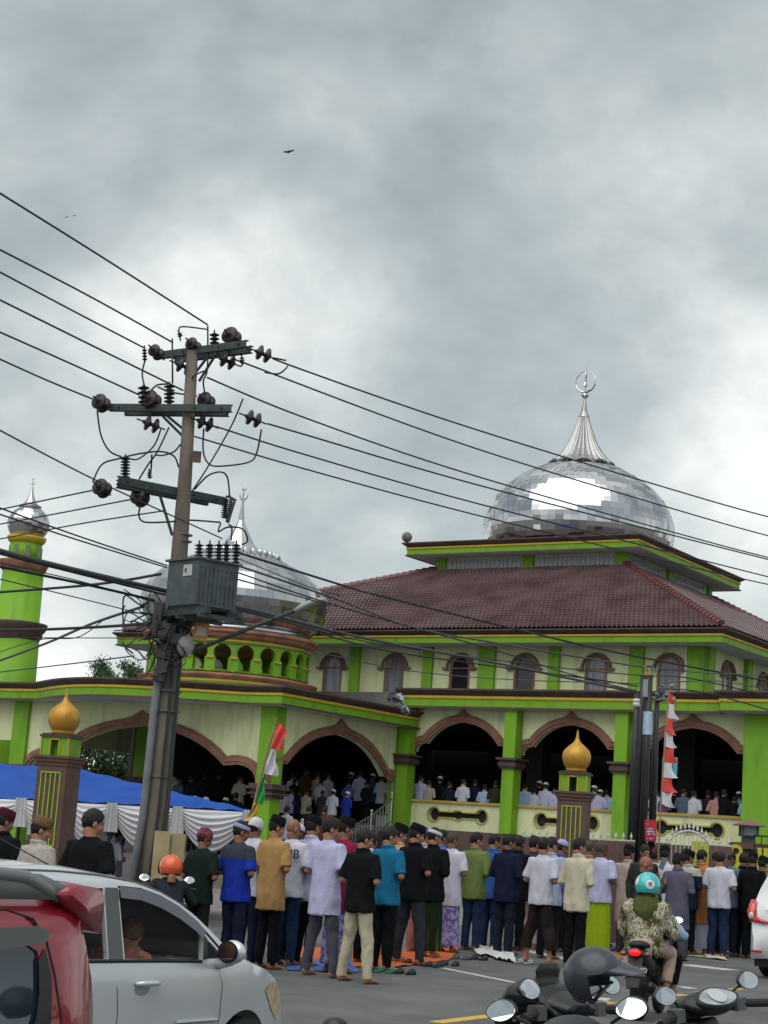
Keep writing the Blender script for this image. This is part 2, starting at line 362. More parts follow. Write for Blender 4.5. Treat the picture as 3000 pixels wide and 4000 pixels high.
for i, (cx, x0, x1) in enumerate(((-1.08, -2.8, .76), (2.87, 1.14, 4.58), (6.9, 4.98, 8.8))):
    w2 = (x1 - x0) / 2; cx = (x0 + x1) / 2
    cur = arch_curve(cx, 5.66, w2 * .77, 4.92, w2 - .02, 4.62)
    arch_panel('arch_panel', cx, x0, x1, 6.05, cur, FRF(0), .22, .24, .16)
    # parapet with its dumb-bell opening
    bx = cx; r = .21; hl = .88; q = []
    for s_ in (1, -1):
        for k in range(17):
            an = (-PI + .37 + (2 * PI - .74) * k / 16) + (0 if s_ > 0 else PI)
            q.append((bx + s_ * hl + r * math.cos(an), 2.66 + r * math.sin(an)))
        q += [(bx + s_ * .18, 2.66 + s_ * .075), (bx + s_ * .1, 2.66 + s_ * .12), (bx - s_ * .1, 2.66 + s_ * .12), (bx - s_ * .18, 2.66 + s_ * .075)]
    mb = MB(); holed(mb, [(x0 - .04, FLZ), (x1 + .04, FLZ), (x1 + .04, 3.02), (x0 - .04, 3.02)], [q], FRF(-.02), .16)
    pp = mb.build('parapet', CRM, mosque)
    tb = MB(); n = len(q); rings = []
    for k in range(n):
        a, b = Vector(q[k - 1]), Vector(q[(k + 1) % n]); d = (b - a).normalized(); o = Vector((d.y, -d.x)) * .045
        rings.append([Vector((q[k][0] + o.x * e, -.02 + t, q[k][1] + o.y * e)) for e, t in ((0, .02), (0, -.035), (1, -.035), (1, .02))])
    rings.append(rings[0]); tb.loft(rings, cap=False); tb.build('opening_trim', mat('ochre_trim', (.36, .29, .07), rough=.7), pp)
    tb = MB(); tb.bb(bx - hl - .2, bx + hl + .2, .15, .17, 2.4, 2.9); tb.build('opening_shade_board', mat('shadow_board', (.02, .02, .02), rough=.9), pp)  # near-black board added behind the opening, standing in for the shade inside
    mb = MB(); mb.bb(x0 - .05, x1 + .05, -.09, .22, 3.02, 3.10); mb.build('coping', mat('ochre_coping', (.42, .29, .05), (.30, .2, .05), rough=.7), mosque)
cornice('cornice', [(-3.3, 0), (8.66, 0), (8.66, -.45), (10.25, -.45), (10.25, 22)], 6.02, .64, .52)
mb = MB(); mb.bb(-15.4, 10.0, .3, 21.5, 6.05, 6.6); mb.build('veranda_roof', mat('roof_concrete', (.16, .16, .15), (.1, .1, .1), rough=.9, nscale=1), mosque)
# hall behind: side, back and inner piers keep it dark
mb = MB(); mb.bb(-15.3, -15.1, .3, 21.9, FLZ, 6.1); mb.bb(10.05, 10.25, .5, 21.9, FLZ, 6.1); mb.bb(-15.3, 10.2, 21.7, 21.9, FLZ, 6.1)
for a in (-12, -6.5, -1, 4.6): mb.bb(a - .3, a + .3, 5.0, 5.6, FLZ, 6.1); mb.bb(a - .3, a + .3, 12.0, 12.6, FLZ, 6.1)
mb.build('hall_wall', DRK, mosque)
mb = MB(); mb.bb(3.9, 4.2, 5.6, 5.62, 4.5, 5.1); mb.bb(3.5, 3.82, 5.6, 5.62, 4.5, 5.1)
mb.build('hall_window', mat('lit_pane', (.1, .2, .25), emit='#4f98ad', estr=.55), mosque)
# ---------------------------------------------------------------- entrance porch
PB, PA, PL = -7.2, -3.2, -15.0
mb = MB(); mb.bb(PL, PA, PB - .05, -.03, 0, .78); mb.build('porch_base', mat('porch_stone', (.17, .16, .15), (.12, .11, .10), rough=.85, nscale=3, bump=.3), mosque)
mb = MB()
for k in range(9): mb.bb(PL + .3, PA - .1, -5.6 + .42 * k, -.035, .78, .78 + (FLZ - .78) * (k + 1) / 9 - .001 * (9 - k))
mb.build('steps', mat('step_stone', (.14, .14, .14), rough=.8), mosque)
def pcol(a0, a1, b0, b1, cap, pt=5.42):
    mb = MB(); mb.bb(a0, a1, b0, b1, .78, pt); o = mb.build('column', GR, mosque); mb = MB()
    for z0, z1, e in ((cap, cap + .1, .08), (cap + .1, cap + .16, .16), (cap + .16, cap + .26, .1), (cap + .26, cap + .34, .2), (cap + .34, cap + .42, .14)):
        mb.bb(a0 - e, a1 + e, b0 - e, b1 + e, z0, z1)
    mb.build('capital', BRN, o)
pcol(-3.75, -3.18, -7.25, -6.75, 2.68); pcol(-13.85, -13.2, -7.25, -6.75, 2.9)
pcol(-13.75, -13.25, -1.2, -.75, 2.9); pcol(-15.3, -14.9, -7.2, -6.8, 2.9)
cur = arch_curve(-8.45, 4.72, 3.4, 3.6, 4.65, 3.0); arch_panel('arch_panel', -8.45, -13.25, -3.7, 5.42, cur, FRF(-7.12), .25, .26, .2)
mb = MB(); mb.bb(-14.95, -13.8, -7.1, -6.9, 4.1, 5.42); mb.bb(-14.95, -14.75, -7.1, -6.9, .78, 4.1); mb.build('wall', CRM, mosque)
cur = arch_curve(-3.72, 4.88, 2.78, 3.74, 3.55, 3.1); arch_panel('arch_panel', -3.72, -6.78, -.42, 5.42, cur, FRS(-3.26), .25, .25, .22)
mb = MB(); mb.bb(-3.5, -3.24, -.42, .0, 0, 5.42); mb.build('pier', GR, mosque)
mb = MB(); mb.bb(-15.1, -14.9, -6.8, -.1, 4.2, 5.42); mb.build('wall', CRM, mosque)
bow = [(-12.4 + 8.3 * i / 20, PB - 1.75 * math.sin(PI * i / 20) ** 1.15) for i in range(21)]
path = [(PL, .0), (PL, PB)] + bow + [(PA, PB), (PA, .0)]
cornice('porch_cornice', path, 5.36, .58, .5)
mb = MB(); mb.prism(path, lambda x, y, t: Vector((x, y, 5.41 + t)), .45); mb.build('porch_roof', SOF, mosque)
mb = MB(); mb.prism(path, lambda x, y, t: Vector((x, y, 5.865 + t)), .03); mb.build('roof_deck', mat('roof_concrete', (.10, .10, .095), (.06, .06, .06), rough=.9, nscale=1), mosque)
# stair rail
mb = MB(); st = mat('rail_steel', (.5, .5, .5), rough=.3, metal=.9)
pts = [(-.95, 3.05), (-2.1, 2.45), (-4.1, 1.72), (-4.9, 1.72)]
for (b0, z0), (b1, z1) in zip(pts, pts[1:]):
    for o in (0, -.72):
        mb.tube([(-2.95, b0, z0 + o), (-2.95, b1, z1 + o)], .03, 6)
    n = max(int(abs(b1 - b0) / .16), 1)
    for k in range(n + 1):
        t = k / n; b = b0 + (b1 - b0) * t; z = z0 + (z1 - z0) * t
        mb.tube([(-2.95, b, z - .72), (-2.95, b, z)], .013, 5)
for b, z in pts: mb.tube([(-2.95, b, z - 1.0), (-2.95, b, z + .12)], .035, 8); mb.ball((-2.95, b, z + .15), .055, 8, 6)
mb.build('stair_rail', st, mosque)
mb = MB(); mb.bb(-3.2, -2.8, -5.2, -.05, 0, 1.0); mb.build('stair_wall', mat('pink_granite', (.24, .19, .18), (.15, .12, .12), rough=.6, nscale=40), mosque)
# ---------------------------------------------------------------- round drum and its dome
DC = Vector((-8.2, -3.3, 0)); NB = 22; RD = 2.65
def cyl(r0): return lambda s_, z, t: DC + Vector((math.sin(s_ / RD) * (r0 - t), -math.cos(s_ / RD) * (r0 - t), z))
mb = MB(); wb = 2 * PI * RD / NB; cp = MB()
for k in range(NB):
    c = wb * k; o = [(c - wb / 2, 6.6), (c, 6.6), (c + wb / 2, 6.6), (c + wb / 2, 7.7), (c, 7.7), (c - wb / 2, 7.7)]
    h = [(c - .20, 6.66), (c + .20, 6.66), (c + .20, 7.04)] + [(c + .285 * math.cos(t), 7.2 + .28 * math.sin(t)) for t in [(-.55 + i * (PI + 1.1) / 12) for i in range(13)]] + [(c - .20, 7.04)]
    holed(mb, o, [h], cyl(RD), .16)
    a = (c + wb / 2) / RD; p = DC + Vector((math.sin(a) * (RD + .01), -math.cos(a) * (RD + .01), 7.05)); cp.box(p, (.25, .08, .06), Matrix.Rotation(a, 3, 'Z'))
dr = mb.build('drum', GR, mosque); cp.build('drum_capital', YEL, dr)
mb = MB(); mb.cur = 0; mb.lathe([(2.3, 5.85), (2.85, 5.85), (2.85, 6.12)], 64, DC); mb.cur = 1; mb.lathe([(2.86, 6.12), (2.86, 6.26)], 64, DC); mb.cur = 2; mb.lathe([(2.88, 6.26), (2.88, 6.34)], 64, DC)
mb.cur = 3; mb.lathe([(2.88, 6.34), (2.92, 6.38), (2.98, 6.46), (2.98, 6.5), (2.5, 6.6)], 64, DC); mb.build('drum_base_moulding', [GR, GR, YEL, PNK], dr)
mb = MB(); mb.cur = 2; mb.lathe([(2.67, 7.56), (2.7, 7.56), (2.7, 7.62), (2.67, 7.62)], 64, DC); mb.cur = 3
mb.lathe([(2.4, 7.66), (2.68, 7.66), (2.78, 7.72), (2.82, 7.8), (2.92, 7.86), (2.92, 7.94), (1.5, 7.96)], 64, DC); mb.build('drum_cornice', [GR, GR, YEL, PNK], dr)
def panel_dome(name, prof, n, c, parent, m, jit, rows=None, back=STB, seed=1):
    rnd = random.Random(seed); mb = MB(); k = len(prof)
    for i in range(k - 1):
        (r0, z0), (r1, z1) = prof[i], prof[i + 1]; sl = Vector((z1 - z0, -(r1 - r0))).normalized()   # outward normal in (r, z)
        off = rnd.random() * .5
        for j in range(n):
            a0, a1 = 2 * PI * (j + off) / n, 2 * PI * (j + off + .985) / n; d = [rnd.uniform(0, jit) for _ in range(2)]; tw = rnd.uniform(-jit, jit) * .7; q = []
            for a, r, z, e in ((a0, r0, z0, d[0] + tw), (a1, r0, z0, d[0] - tw), (a1, r1, z1, d[1] - tw), (a0, r1, z1, d[1] + tw)):
                rr = r + sl.x * e; zz = z + sl.y * e; q.append((c.x + rr * math.cos(a), c.y + rr * math.sin(a), zz))
            mb.add(q, [(0, 1, 2, 3)])
    o = mb.build(name, m, parent, recalc=False)
    bk = MB(); bk.smooth = True; bk.lathe([(max(r - .05, .02), z) for r, z in prof], 48, c); bk.build('dome_backing', back, o)
    return o
def onion(pts, n):                              # smooth profile through control points
    out = []; P_ = [pts[0]] + pts + [pts[-1]]
    for i in range(1, len(P_) - 2):
        for k in range(n):
            t = k / n; p = [.5 * (2 * P_[i][d] + (P_[i + 1][d] - P_[i - 1][d]) * t + (2 * P_[i - 1][d] - 5 * P_[i][d] + 4 * P_[i + 1][d] - P_[i + 2][d]) * t * t + (3 * P_[i][d] - P_[i - 1][d] - 3 * P_[i + 1][d] + P_[i + 2][d]) * t ** 3) for d in (0, 1)]
            out.append(tuple(p))
    return out + [pts[-1]]
mb = MB(); mb.smooth = True; mb.lathe([(2.5, 7.93), (2.62, 7.95), (2.62, 8.14), (2.5, 8.16)], 64, DC); ring = mb.build('steel_ring', STL, mosque)
pr = onion([(2.5, 8.12), (2.84, 8.35), (3.06, 8.8), (3.08, 9.25), (2.78, 9.82), (2.12, 10.32), (1.34, 10.68)], 2)
dd = panel_dome('dome', pr, 44, DC, mosque, STR, .007, seed=4)
mb = MB()
for k in range(34):                             # ring of little arches round the collar
    a = 2 * PI * k / 34; c = DC + Vector((1.34 * math.cos(a), 1.34 * math.sin(a), 10.66)); f = Matrix.Rotation(a, 3, 'Z')
    mb.lathe([(.08, -.02), (.085, .02), (.085, .1), (.06, .16), (.02, .19)], 8, c, f)
mb.cur = 1; mb.lathe([(1.3, 10.58), (1.38, 10.6), (1.38, 10.67), (1.25, 10.7)], 48, DC); mb.build('dome_collar', [STL, STB], dd)
mb = MB(); mb.lathe([(1.22, 10.7), (.98, 10.78), (.72, 10.92), (.5, 11.15), (.33, 11.45), (.2, 11.7), (.1, 11.95), (.06, 12.4), (.035, 12.65)], 16, DC, flute=.06, fl_n=16); mb.build('dome_cap', STL, dd)
def finial(parent, c, z0, s=1.0):
    mb = MB(); mb.smooth = True; mb.tube([c + Vector((0, 0, z0)), c + Vector((0, 0, z0 + .72 * s))], [.025 * s, .008 * s], 6); mb.ball(c + Vector((0, 0, z0 + .02 * s)), .05 * s, 8, 6)
    for zc, r in ((.2, .19), (.46, .09)):
        for pl in (0, PI / 2):
            pts = [c + Vector((math.cos(pl) * r * s * math.sin(t), math.sin(pl) * r * s * math.sin(t), z0 + (zc - math.cos(t) * r * .75) * s)) for t in [-2.2 + 4.4 * i / 14 for i in range(15)]]
            mb.tube(pts, [.004 + .018 * s * math.sin(PI * i / 14) for i in range(15)], 5)
    mb.build('finial', STL, parent)
finial(dd, DC, 12.6, 1.0)
# ---------------------------------------------------------------- upper storey
UB, UR, UL = 2.5, 6.2, -16.7
WX = [-15.8, -13.4, -10.7, -8.02, -5.4, -2.74, -.23, 2.41, 4.97]
SX = [4.35, 7.6, 10.8, 14.0, 17.2]
def win_hole(x): return [(x - .34, 6.72), (x + .34, 6.72)] + [(x + .34 * math.cos(t), 7.70 + .36 * math.sin(t)) for t in [PI * i / 12 for i in range(13)]]
mb = MB(); holed(mb, [(UL, 6.55), (UR, 6.55), (UR, 8.5), (UL, 8.5)], [win_hole(x) for x in WX], FRF(UB), .2); mb.build('wall', CRM, mosque)
mb = MB(); holed(mb, [(UB + .001, 6.55), (20, 6.55), (20, 8.5), (UB + .001, 8.5)], [win_hole(x) for x in SX], FRS(UR + .001), .2); mb.build('wall', CRM, mosque)
mb = MB(); mb.bb(UL + .02, UL + .2, UB + .2, 20, 6.55, 8.5); mb.bb(UL + .3, UR - .3, 19.8, 20, 6.55, 8.5); mb.build('wall', CRM, mosque)
def window(x, fr, dark):
    mb = MB(); w0, w1 = .34, .405; q0 = [(x - .34, 6.7)] + [(x + .34 * math.cos(t), 7.70 + .36 * math.sin(t)) for t in [PI - PI * i / 14 for i in range(15)]] + [(x + .34, 6.7)]
    rings = []
    for i, (px, pz) in enumerate(q0):
        ox = (px - x) / .34 * .06; oz = .06 * max(0, (pz - 7.7)) / .36; rings.append([fr(px, pz, -.03), fr(px + ox, pz + oz, -.03), fr(px + ox, pz + oz, .03), fr(px, pz, .03)])
    mb.loft(rings); mb.box(fr(x, 7.68, .04), (.68, .03, .04) if abs(fr(1, 0, 0).x - fr(0, 0, 0).x) > .5 else (.03, .68, .04)); f = mb.build('window', TRM, mosque)
    mb = MB(); mb.prism(win_hole(x), lambda u, z, t: fr(u, z, .06 + t), .02); mb.build('pane', DGL if dark else GLS, f)
    mb = MB(); rings = []
    for i in range(17):
        t = PI * i / 16; c_, s_ = math.cos(t), math.sin(t)
        rings.append([fr(x + r * c_, 7.68 + r * s_ * 1.0 * (.48 / .52), d) for r, d in ((.45, -.02), (.47, -.13), (.53, -.10), (.58, -.02))])
    mb.loft(rings)
    for sgn in (-1, 1): mb.tube([fr(x + sgn * .44, 7.66, -.06), fr(x + sgn * .6, 7.64, -.06), fr(x + sgn * .68, 7.69, -.06)], [.07, .05, .03], 6)
    mb.build('window_hood', mat('hood_plaster', (.20, .13, .10), (.12, .08, .07), rough=.85, nscale=4), f)
for i, x in enumerate(WX): window(x, FRF(UB), x in (-2.74, -.23))
for x in SX: window(x, FRS(UR), False)
def pil(a0, a1, b0, b1): mb = MB(); mb.bb(a0, a1, b0, b1, 6.56, 8.48); mb.build('pilaster', GR, mosque)
for c, wd in ((-16.4, .5), (-14.6, .4), (-12.1, .4), (-9.5, .4), (-7.02, .4), (-4.0, .38), (-1.65, .62), (.9, .4), (3.87, .5), (5.92, .56)): pil(c - wd / 2, c + wd / 2, UB - .14, UB + .1)
for c, wd in ((2.75, .4), (6.0, .45), (9.2, .45), (12.4, .45), (15.6, .45)): pil(UR - .1, UR + .16, c - wd / 2, c + wd / 2)
mb = MB(); mb.tube([(5.57, UB - .06, 6.7), (5.57, UB - .06, 8.4)], .045, 8); mb.build('drain_pipe', mat('white_pvc', (.6, .62, .64), rough=.4), mosque)
cornice('eaves', [(UL, UB), (UR, UB), (UR, 20.0), (UL, 20.0)], 8.38, .50, .88, close=True)
mb = MB(); mb.bb(UL + .3, UR - .3, UB + .3, 19.7, 8.42, 8.5); mb.build('ceiling', SOF, mosque)
# tiled roof: real corrugations
def tile_roof(name, ll, lr, ur, ul, parent, tw=.17, rows=27):
    ll, lr, ur, ul = map(Vector, (ll, lr, ur, ul)); e = (lr - ll).normalized(); nrm = e.cross((ul - ll)).normalized()
    if nrm.z < 0: nrm = -nrm
    n = int((lr - ll).length / tw) * 5; L_ = (lr - ll).length; vv = []; cnt = n + 1
    for r in range(rows):
        for s_ in (0, 1):
            t = (r + s_) / rows; a = ll.lerp(ul, t); b = lr.lerp(ur, t); x0, x1 = (a - ll).dot(e), (b - ll).dot(e); base = a - e * x0
            for i in range(cnt):
                x = L_ * i / n; ph = ((x / tw) + .5 * (r % 2)) % 1.0; hgt = .06 * abs(math.sin(PI * ph)) + (.085 if s_ == 0 else 0.0)
                xx = min(max(x, x0), x1); vv.append(base + e * xx + nrm * hgt)
    ff = []
    for r in range(2 * rows - 1):
        for i in range(cnt - 1):
            q = (r * cnt + i, r * cnt + i + 1, (r + 1) * cnt + i + 1, (r + 1) * cnt + i)
            if (vv[q[0]] - vv[q[1]]).length > 1e-4 or (vv[q[2]] - vv[q[3]]).length > 1e-4: ff.append(q)
    mb = MB(); mb.add(vv, ff); return mb.build(name, TIL, parent, recalc=False)
EX0, EX1, EY0, EY1, EZ = UL - .98, UR + .98, UB - .98, 20.98, 8.84
KX0, KX1, KY0, KY1, KZ = -6.5, 1.35, 6.65, 14.6, 11.85
tile_roof('roof', (EX0, EY0, EZ), (EX1, EY0, EZ), (KX1, KY0, KZ), (KX0, KY0, KZ), mosque)
tile_roof('roof', (EX1, EY0, EZ), (EX1, EY1, EZ), (KX1, KY1, KZ), (KX1, KY0, KZ), mosque, rows=27)
mb = MB(); mb.quad((EX0, EY0, EZ), (KX0, KY0, KZ), (KX0, KY1, KZ), (EX0, EY1, EZ)); mb.quad((EX0, EY1, EZ), (KX0, KY1, KZ), (KX1, KY1, KZ), (EX1, EY1, EZ)); mb.build('roof', TIL, mosque)
for a, b in (((EX1, EY0, EZ), (KX1, KY0, KZ)), ((EX0, EY0, EZ), (KX0, KY0, KZ)), ((EX1, EY1, EZ), (KX1, KY1, KZ))):
    mb = MB(); a, b = Vector(a), Vector(b); n = int((b - a).length / .26); a = a.lerp(b, .03)
    for k in range(n): p, q = a.lerp(b, k / n), a.lerp(b, (k + 1.12) / n); u_ = Vector((0, 0, .06)); mb.tube([p + u_ + Vector((0, 0, .02)), q + u_], [.145, .115], 9)
    mb.build('ridge_tiles', RDG, mosque)
# ---------------------------------------------------------------- lantern block, its eaves and the great dome
mb = MB(); mb.bb(KX0 + .1, KX1 - .1, KY0 + .1, KY1 - .1, 11.5, 12.4); lan = mb.build('lantern_wall', CRM, mosque)
mb = MB(); mb.bb(KX0 - .08, KX1 + .08, KY0 - .08, KY1 + .08, 11.72, 11.90); mb.build('flashing', mat('pale_flashing', (.42, .48, .36), rough=.8), mosque)
for q in [(a - .22, a + .22, b0, b0 + .32) for a in (KX0 + .2, -2.58, KX1 - .2) for b0 in (KY0 - .02, KY1 - .3)] + [(KX1 - .3, KX1 + .02, 10.4, 10.85)]:
    mb = MB(); mb.bb(*q, 11.82, 12.36); mb.build('lantern_pier', GR, mosque)
for (x0, x1) in ((KX0 + .5, -2.9), (-2.3, KX1 - .5)):
    mb = MB(); n = 17
    for i in range(n):
        for j in (0, 1):
            p = x0 + (x1 - x0) * i / n; mb.bb(p + .015, p + (x1 - x0) / n - .015, KY0 + .06, KY0 + .16, 11.93 + .17 * j, 12.08 + .17 * j)
    w_ = mb.build('glass_block_window', BLK, mosque)
for (x0, x1) in ((KY0 + .4, 10.3), (10.95, KY1 - .5)):
    mb = MB(); n = 17
    for i in range(n):
        for j in (0, 1):
            p = x0 + (x1 - x0) * i / n; mb.bb(KX1 - .16, KX1 - .06, p + .015, p + (x1 - x0) / n - .015, 11.93 + .17 * j, 12.08 + .17 * j)
    mb.build('glass_block_window', BLK, mosque)
cornice('lantern_eaves', [(KX0, KY0), (KX1, KY0), (KX1, KY1), (KX0, KY1)], 12.30, .50, .82, close=True)
mb = MB(); mb.bb(KX0 - .7, KX1 + .7, KY0 - .7, KY1 + .7, 12.38, 12.72); mb.build('lantern_roof', BRN, mosque)
C2 = Vector((-2.58, 10.62, 0))
pr = onion([(3.1, 12.55), (3.42, 13.0), (3.62, 13.55), (3.67, 14.1), (3.5, 14.75), (3.08, 15.4), (2.45, 15.93), (1.7, 16.36), (.9, 16.64)], 3)
big = panel_dome('dome', pr, 78, C2, mosque, STL, .009, seed=9)
mb = MB(); mb.lathe([(1.25, 16.55), (1.26, 16.62), (1.02, 16.82), (.78, 17.1), (.55, 17.5), (.38, 17.95), (.26, 18.3), (.2, 18.55)], 96, C2, flute=.10, fl_n=24)
mb.lathe([(.23, 18.52), (.12, 18.75), (.06, 19.15), (.03, 19.3)], 12, C2); cap = mb.build('dome_cap', mat('brushed_steel', (.36, .355, .36), rough=.34, metal=1.0), big)
mb = MB()
for k in range(12):
    a = 2 * PI * k / 12; t = Matrix.Rotation(a, 3, 'Z'); pts = [C2 + t @ Vector((1.28, .34 * (i / 8 - .5) * 2, 16.50 + .12 * math.sin(PI * i / 8))) for i in range(9)]; mb.tube(pts, .045, 6)
mb.build('dome_collar', mat('tarnished_steel', (.2, .2, .2), rough=.4, metal=.9), big)
mb = MB(); mb.smooth = False
mb.lathe([(.03, 19.25), (.16, 19.4), (.03, 19.55)], 8, C2); mb.tube([C2 + Vector((0, 0, 19.3)), C2 + Vector((0, 0, 20.1)), C2 + Vector((0, 0, 20.72))], [.03, .022, .006], 6)
q = []
for i in range(31):
    t = -PI / 2 + 2 * PI * (i / 30) * .97 + .05; d = A2.x; q.append(C2 + Vector((.43 * math.cos(t), 0, 19.97 + .43 * math.sin(t))))
# the crescent ring faces the street
mb.tube([C2 + Vector(((p - C2).x, 0, p.z)) for p in q], [.012 + .028 * (.5 + .5 * math.cos(2 * PI * i / 30)) for i in range(31)], 6)
mb.lathe([(.02, 19.75), (.09, 19.8), (.035, 19.95), (.05, 20.25), (.02, 20.4)], 6, C2)
mb.build('finial', STL, big)
# finial ball on the lantern's far left corner
mb = MB(); mb.smooth = True; mb.ball((KX0 - .85, KY0 - .85, 13.03), .2, 14, 10); mb.tube([(KX0 - .85, KY0 - .85, 12.7), (KX0 - .85, KY0 - .85, 12.95)], .06, 8); mb.build('corner_ball', mat('weathered_stone', (.2, .19, .17), (.1, .1, .09), rough=.9, nscale=8), mosque)
# ---------------------------------------------------------------- minaret
mn = thing('minaret', 'slim round green minaret with a small steel dome at the left edge', 'minaret', tuple(Vector((3.8908, 56, 0)) + A2 * -21.35))
def lp(name, prof, m, n=40, sm=True): mb = MB(); mb.smooth = sm; mb.lathe(prof, n); return mb.build(name, m, mn)
lp('shaft', [(.98, 0), (.95, 5.9), (.9, 8.4), (.84, 8.4), (.80, 11.1)], GR)
lp('band', [(.9, 8.38), (.92, 8.45), (1.0, 8.55), (1.0, 8.68), (1.1, 8.8), (1.16, 8.98), (1.16, 9.05), (.8, 9.1)], BRN)
lp('band', [(.80, 11.08), (.86, 11.12), (.92, 11.28), (1.0, 11.42), (1.0, 11.48), (.6, 11.5)], PNK)
up_ = lp('upper_shaft', [(.64, 11.48), (.62, 12.25)], GR)
lp('ring', [(.62, 12.2), (.70, 12.26), (.76, 12.38), (.76, 12.46), (.55, 12.5)], YEL)
mb = MB()
for k in range(8):
    a = 2 * PI * k / 8 + .35; mb.box((.635 * math.cos(a), .635 * math.sin(a), 11.86), (.03, .17, .42), Matrix.Rotation(a, 3, 'Z'))
mb.build('window', mat('pale_green_glass', (.12, .2, .10), rough=.3), up_)
dm = panel_dome('dome', onion([(.62, 12.5), (.74, 12.66), (.83, 12.95), (.76, 13.25), (.55, 13.52), (.4, 13.62)], 2), 20, Vector((0, 0, 0)), mn, STL, .006, seed=3)
lp('collar', [(.4, 13.56), (.43, 13.58), (.43, 13.72), (.36, 13.74)], STB)
lp('dome_cap', [(.36, 13.72), (.2, 13.9), (.1, 14.15), (.03, 14.5), (.02, 14.7)], STL, 16)
finial(mn, Vector((0, 0, 0)), 14.55, .6)
# ================================================================ utility pole with its fittings
PY0 = 25.0
def PY(x, y, Y=PY0): d = ray(x, y); return CAM + d * (Y / d.y)      # point of the upright plane Y metres ahead
Z1 = lambda x, y: (x / 1.3825, y / 1.3825 + 1200)
CON = mat('pole_concrete', (.185, .16, .13), (.10, .088, .072), rough=.9, nscale=3, ndetail=9, bump=.3, bscale=60, stretch=(1, 1, .3))
GST = mat('galvanised_grey', (.06, .075, .075), (.035, .045, .045), rough=.6, metal=.3, nscale=6)
CER = mat('brown_ceramic', (.022, .015, .016), rough=.3, spec=.35)
CER2 = mat('black_ceramic', (.012, .013, .017), rough=.3)
WIR = mat('cable_black', (.012, .016, .02), rough=.5)
WIG = mat('cable_grey', (.05, .055, .06), rough=.55)
base = PY(568, 3660); base.z = 0
pole = thing('utility_pole', 'tall concrete power pole with three insulator arms and a grey transformer box', 'power pole', base)
def pb(mb, name, m, parent=None, smooth=False):       # build in the pole's own space
    par = parent or pole; mb.v = [p - base for p in mb.v]
    return mb.build(name, m, par)
mb = MB(); mb.smooth = True; ax = [PY(612, 3150), PY(668, 2600), PY(724, 1851), PY(752, 1372)]; ax = [Vector((base.x, base.y, 0))] + ax
mb.tube(ax, [.20, .185, .15, .10, .084], 20); shaft = pb(mb, 'shaft', CON)
def arm(p0, p1, h=.10, dp=.09, off=0.0):
    z = PY((p0[0] + p1[0]) / 2, (p0[1] + p1[1]) / 2).z; a = G(*p0, z); b = G(*p1, z); d = (b - a).normalized(); s_ = Vector((-d.y, d.x, 0))
    mb = MB(); f = Matrix((d, s_, Vector((0, 0, 1)))).transposed()
    for o in (-.13, .13):
        c = (a + b) / 2 + s_ * o; l = (b - a).length * (1.0 if o < 0 else .86)
        mb.box(c, (l, .012, h), f); mb.box(c + Vector((0, 0, h / 2)) + s_ * .03, (l, .06, .012), f); mb.box(c - Vector((0, 0, h / 2)) + s_ * .03, (l, .06, .012), f)
    for k in (-.42, -.2, .2, .42): mb.tube([(a + b) / 2 + d * k * (b - a).length - s_ * .18, (a + b) / 2 + d * k * (b - a).length + s_ * .18], .014, 6)
    pb(mb, 'crossarm', GST); return a, b
arm(Z1(880, 272), Z1(1360, 208)); arm(Z1(610, 552), Z1(1265, 557)); arm(Z1(615, 938), Z1(1190, 1052), .11)
def discs(p, ax_, r=.11, n=2):
    mb = MB(); mb.smooth = True; ax_ = Vector(ax_).normalized(); f = ax_.to_track_quat('Z', 'Y').to_matrix(); L_ = .13
    for k in range(n):
        o = (k - (n - 1) / 2) * L_; mb.lathe([(.02, o - .07), (.03, o - .05), (.035, o - .02), (r, o + .0), (r, o + .015), (r * .8, o + .03), (.04, o + .035), (.04, o + .06), (.018, o + .07)], 16, p, f)
    mb.tube([p - ax_ * (n * L_ / 2 + .1), p + ax_ * (n * L_ / 2 + .1)], .012, 6); pb(mb, 'disc_insulator', CER)
for x, y, r in ((845, 245, .10), (1045, 208, .10), (1252, 162, .135), (548, 520, .125), (818, 505, .14), (1115, 508, .12), (553, 980, .13), (757, 1030, .13)):
    discs(PY(*Z1(x, y)), (-.42, -.86, .22), r)
for x, y in ((1420, 252), (1226, 290), (990, 318), (1366, 602), (815, 632), (1106, 625)): discs(PY(*Z1(x, y)), (.86, .48, -.18), .115)
def post(a, b, r=.035, n=7, name='post_insulator', m=CER2):
    a, b = PY(*a), PY(*b); ax_ = (b - a); l = ax_.length; f = ax_.normalized().to_track_quat('Z', 'Y').to_matrix(); pr = [(r * .6, 0)]
    for k in range(n): z = l * (k + .5) / n; pr += [(r * .6, z - l * .3 / n), (r * 1.35, z - l * .05 / n), (r * 1.35, z + l * .08 / n), (r * .6, z + l * .3 / n)]
    pr.append((r * .5, l)); mb = MB(); mb.lathe(pr, 14, a, f); mb.tube([b, b + ax_.normalized() * .05], .012, 6); pb(mb, name, m)
for a, b, r, n in (((782, 290), (780, 225), .03, 4), ((778, 525), (776, 425), .065, 4), ((914, 520), (914, 420), .06, 5), ((1158, 205), (1158, 140), .055, 3), ((676, 925), (678, 812), .055, 7), ((1212, 1140), (1222, 1035), .045, 9), ((975, 160), (968, 140), .03, 2), ((1310, 305), (1306, 270), .03, 3), ((810, 925), (806, 890), .03, 3)):
    post(Z1(*a), Z1(*b), r, n)
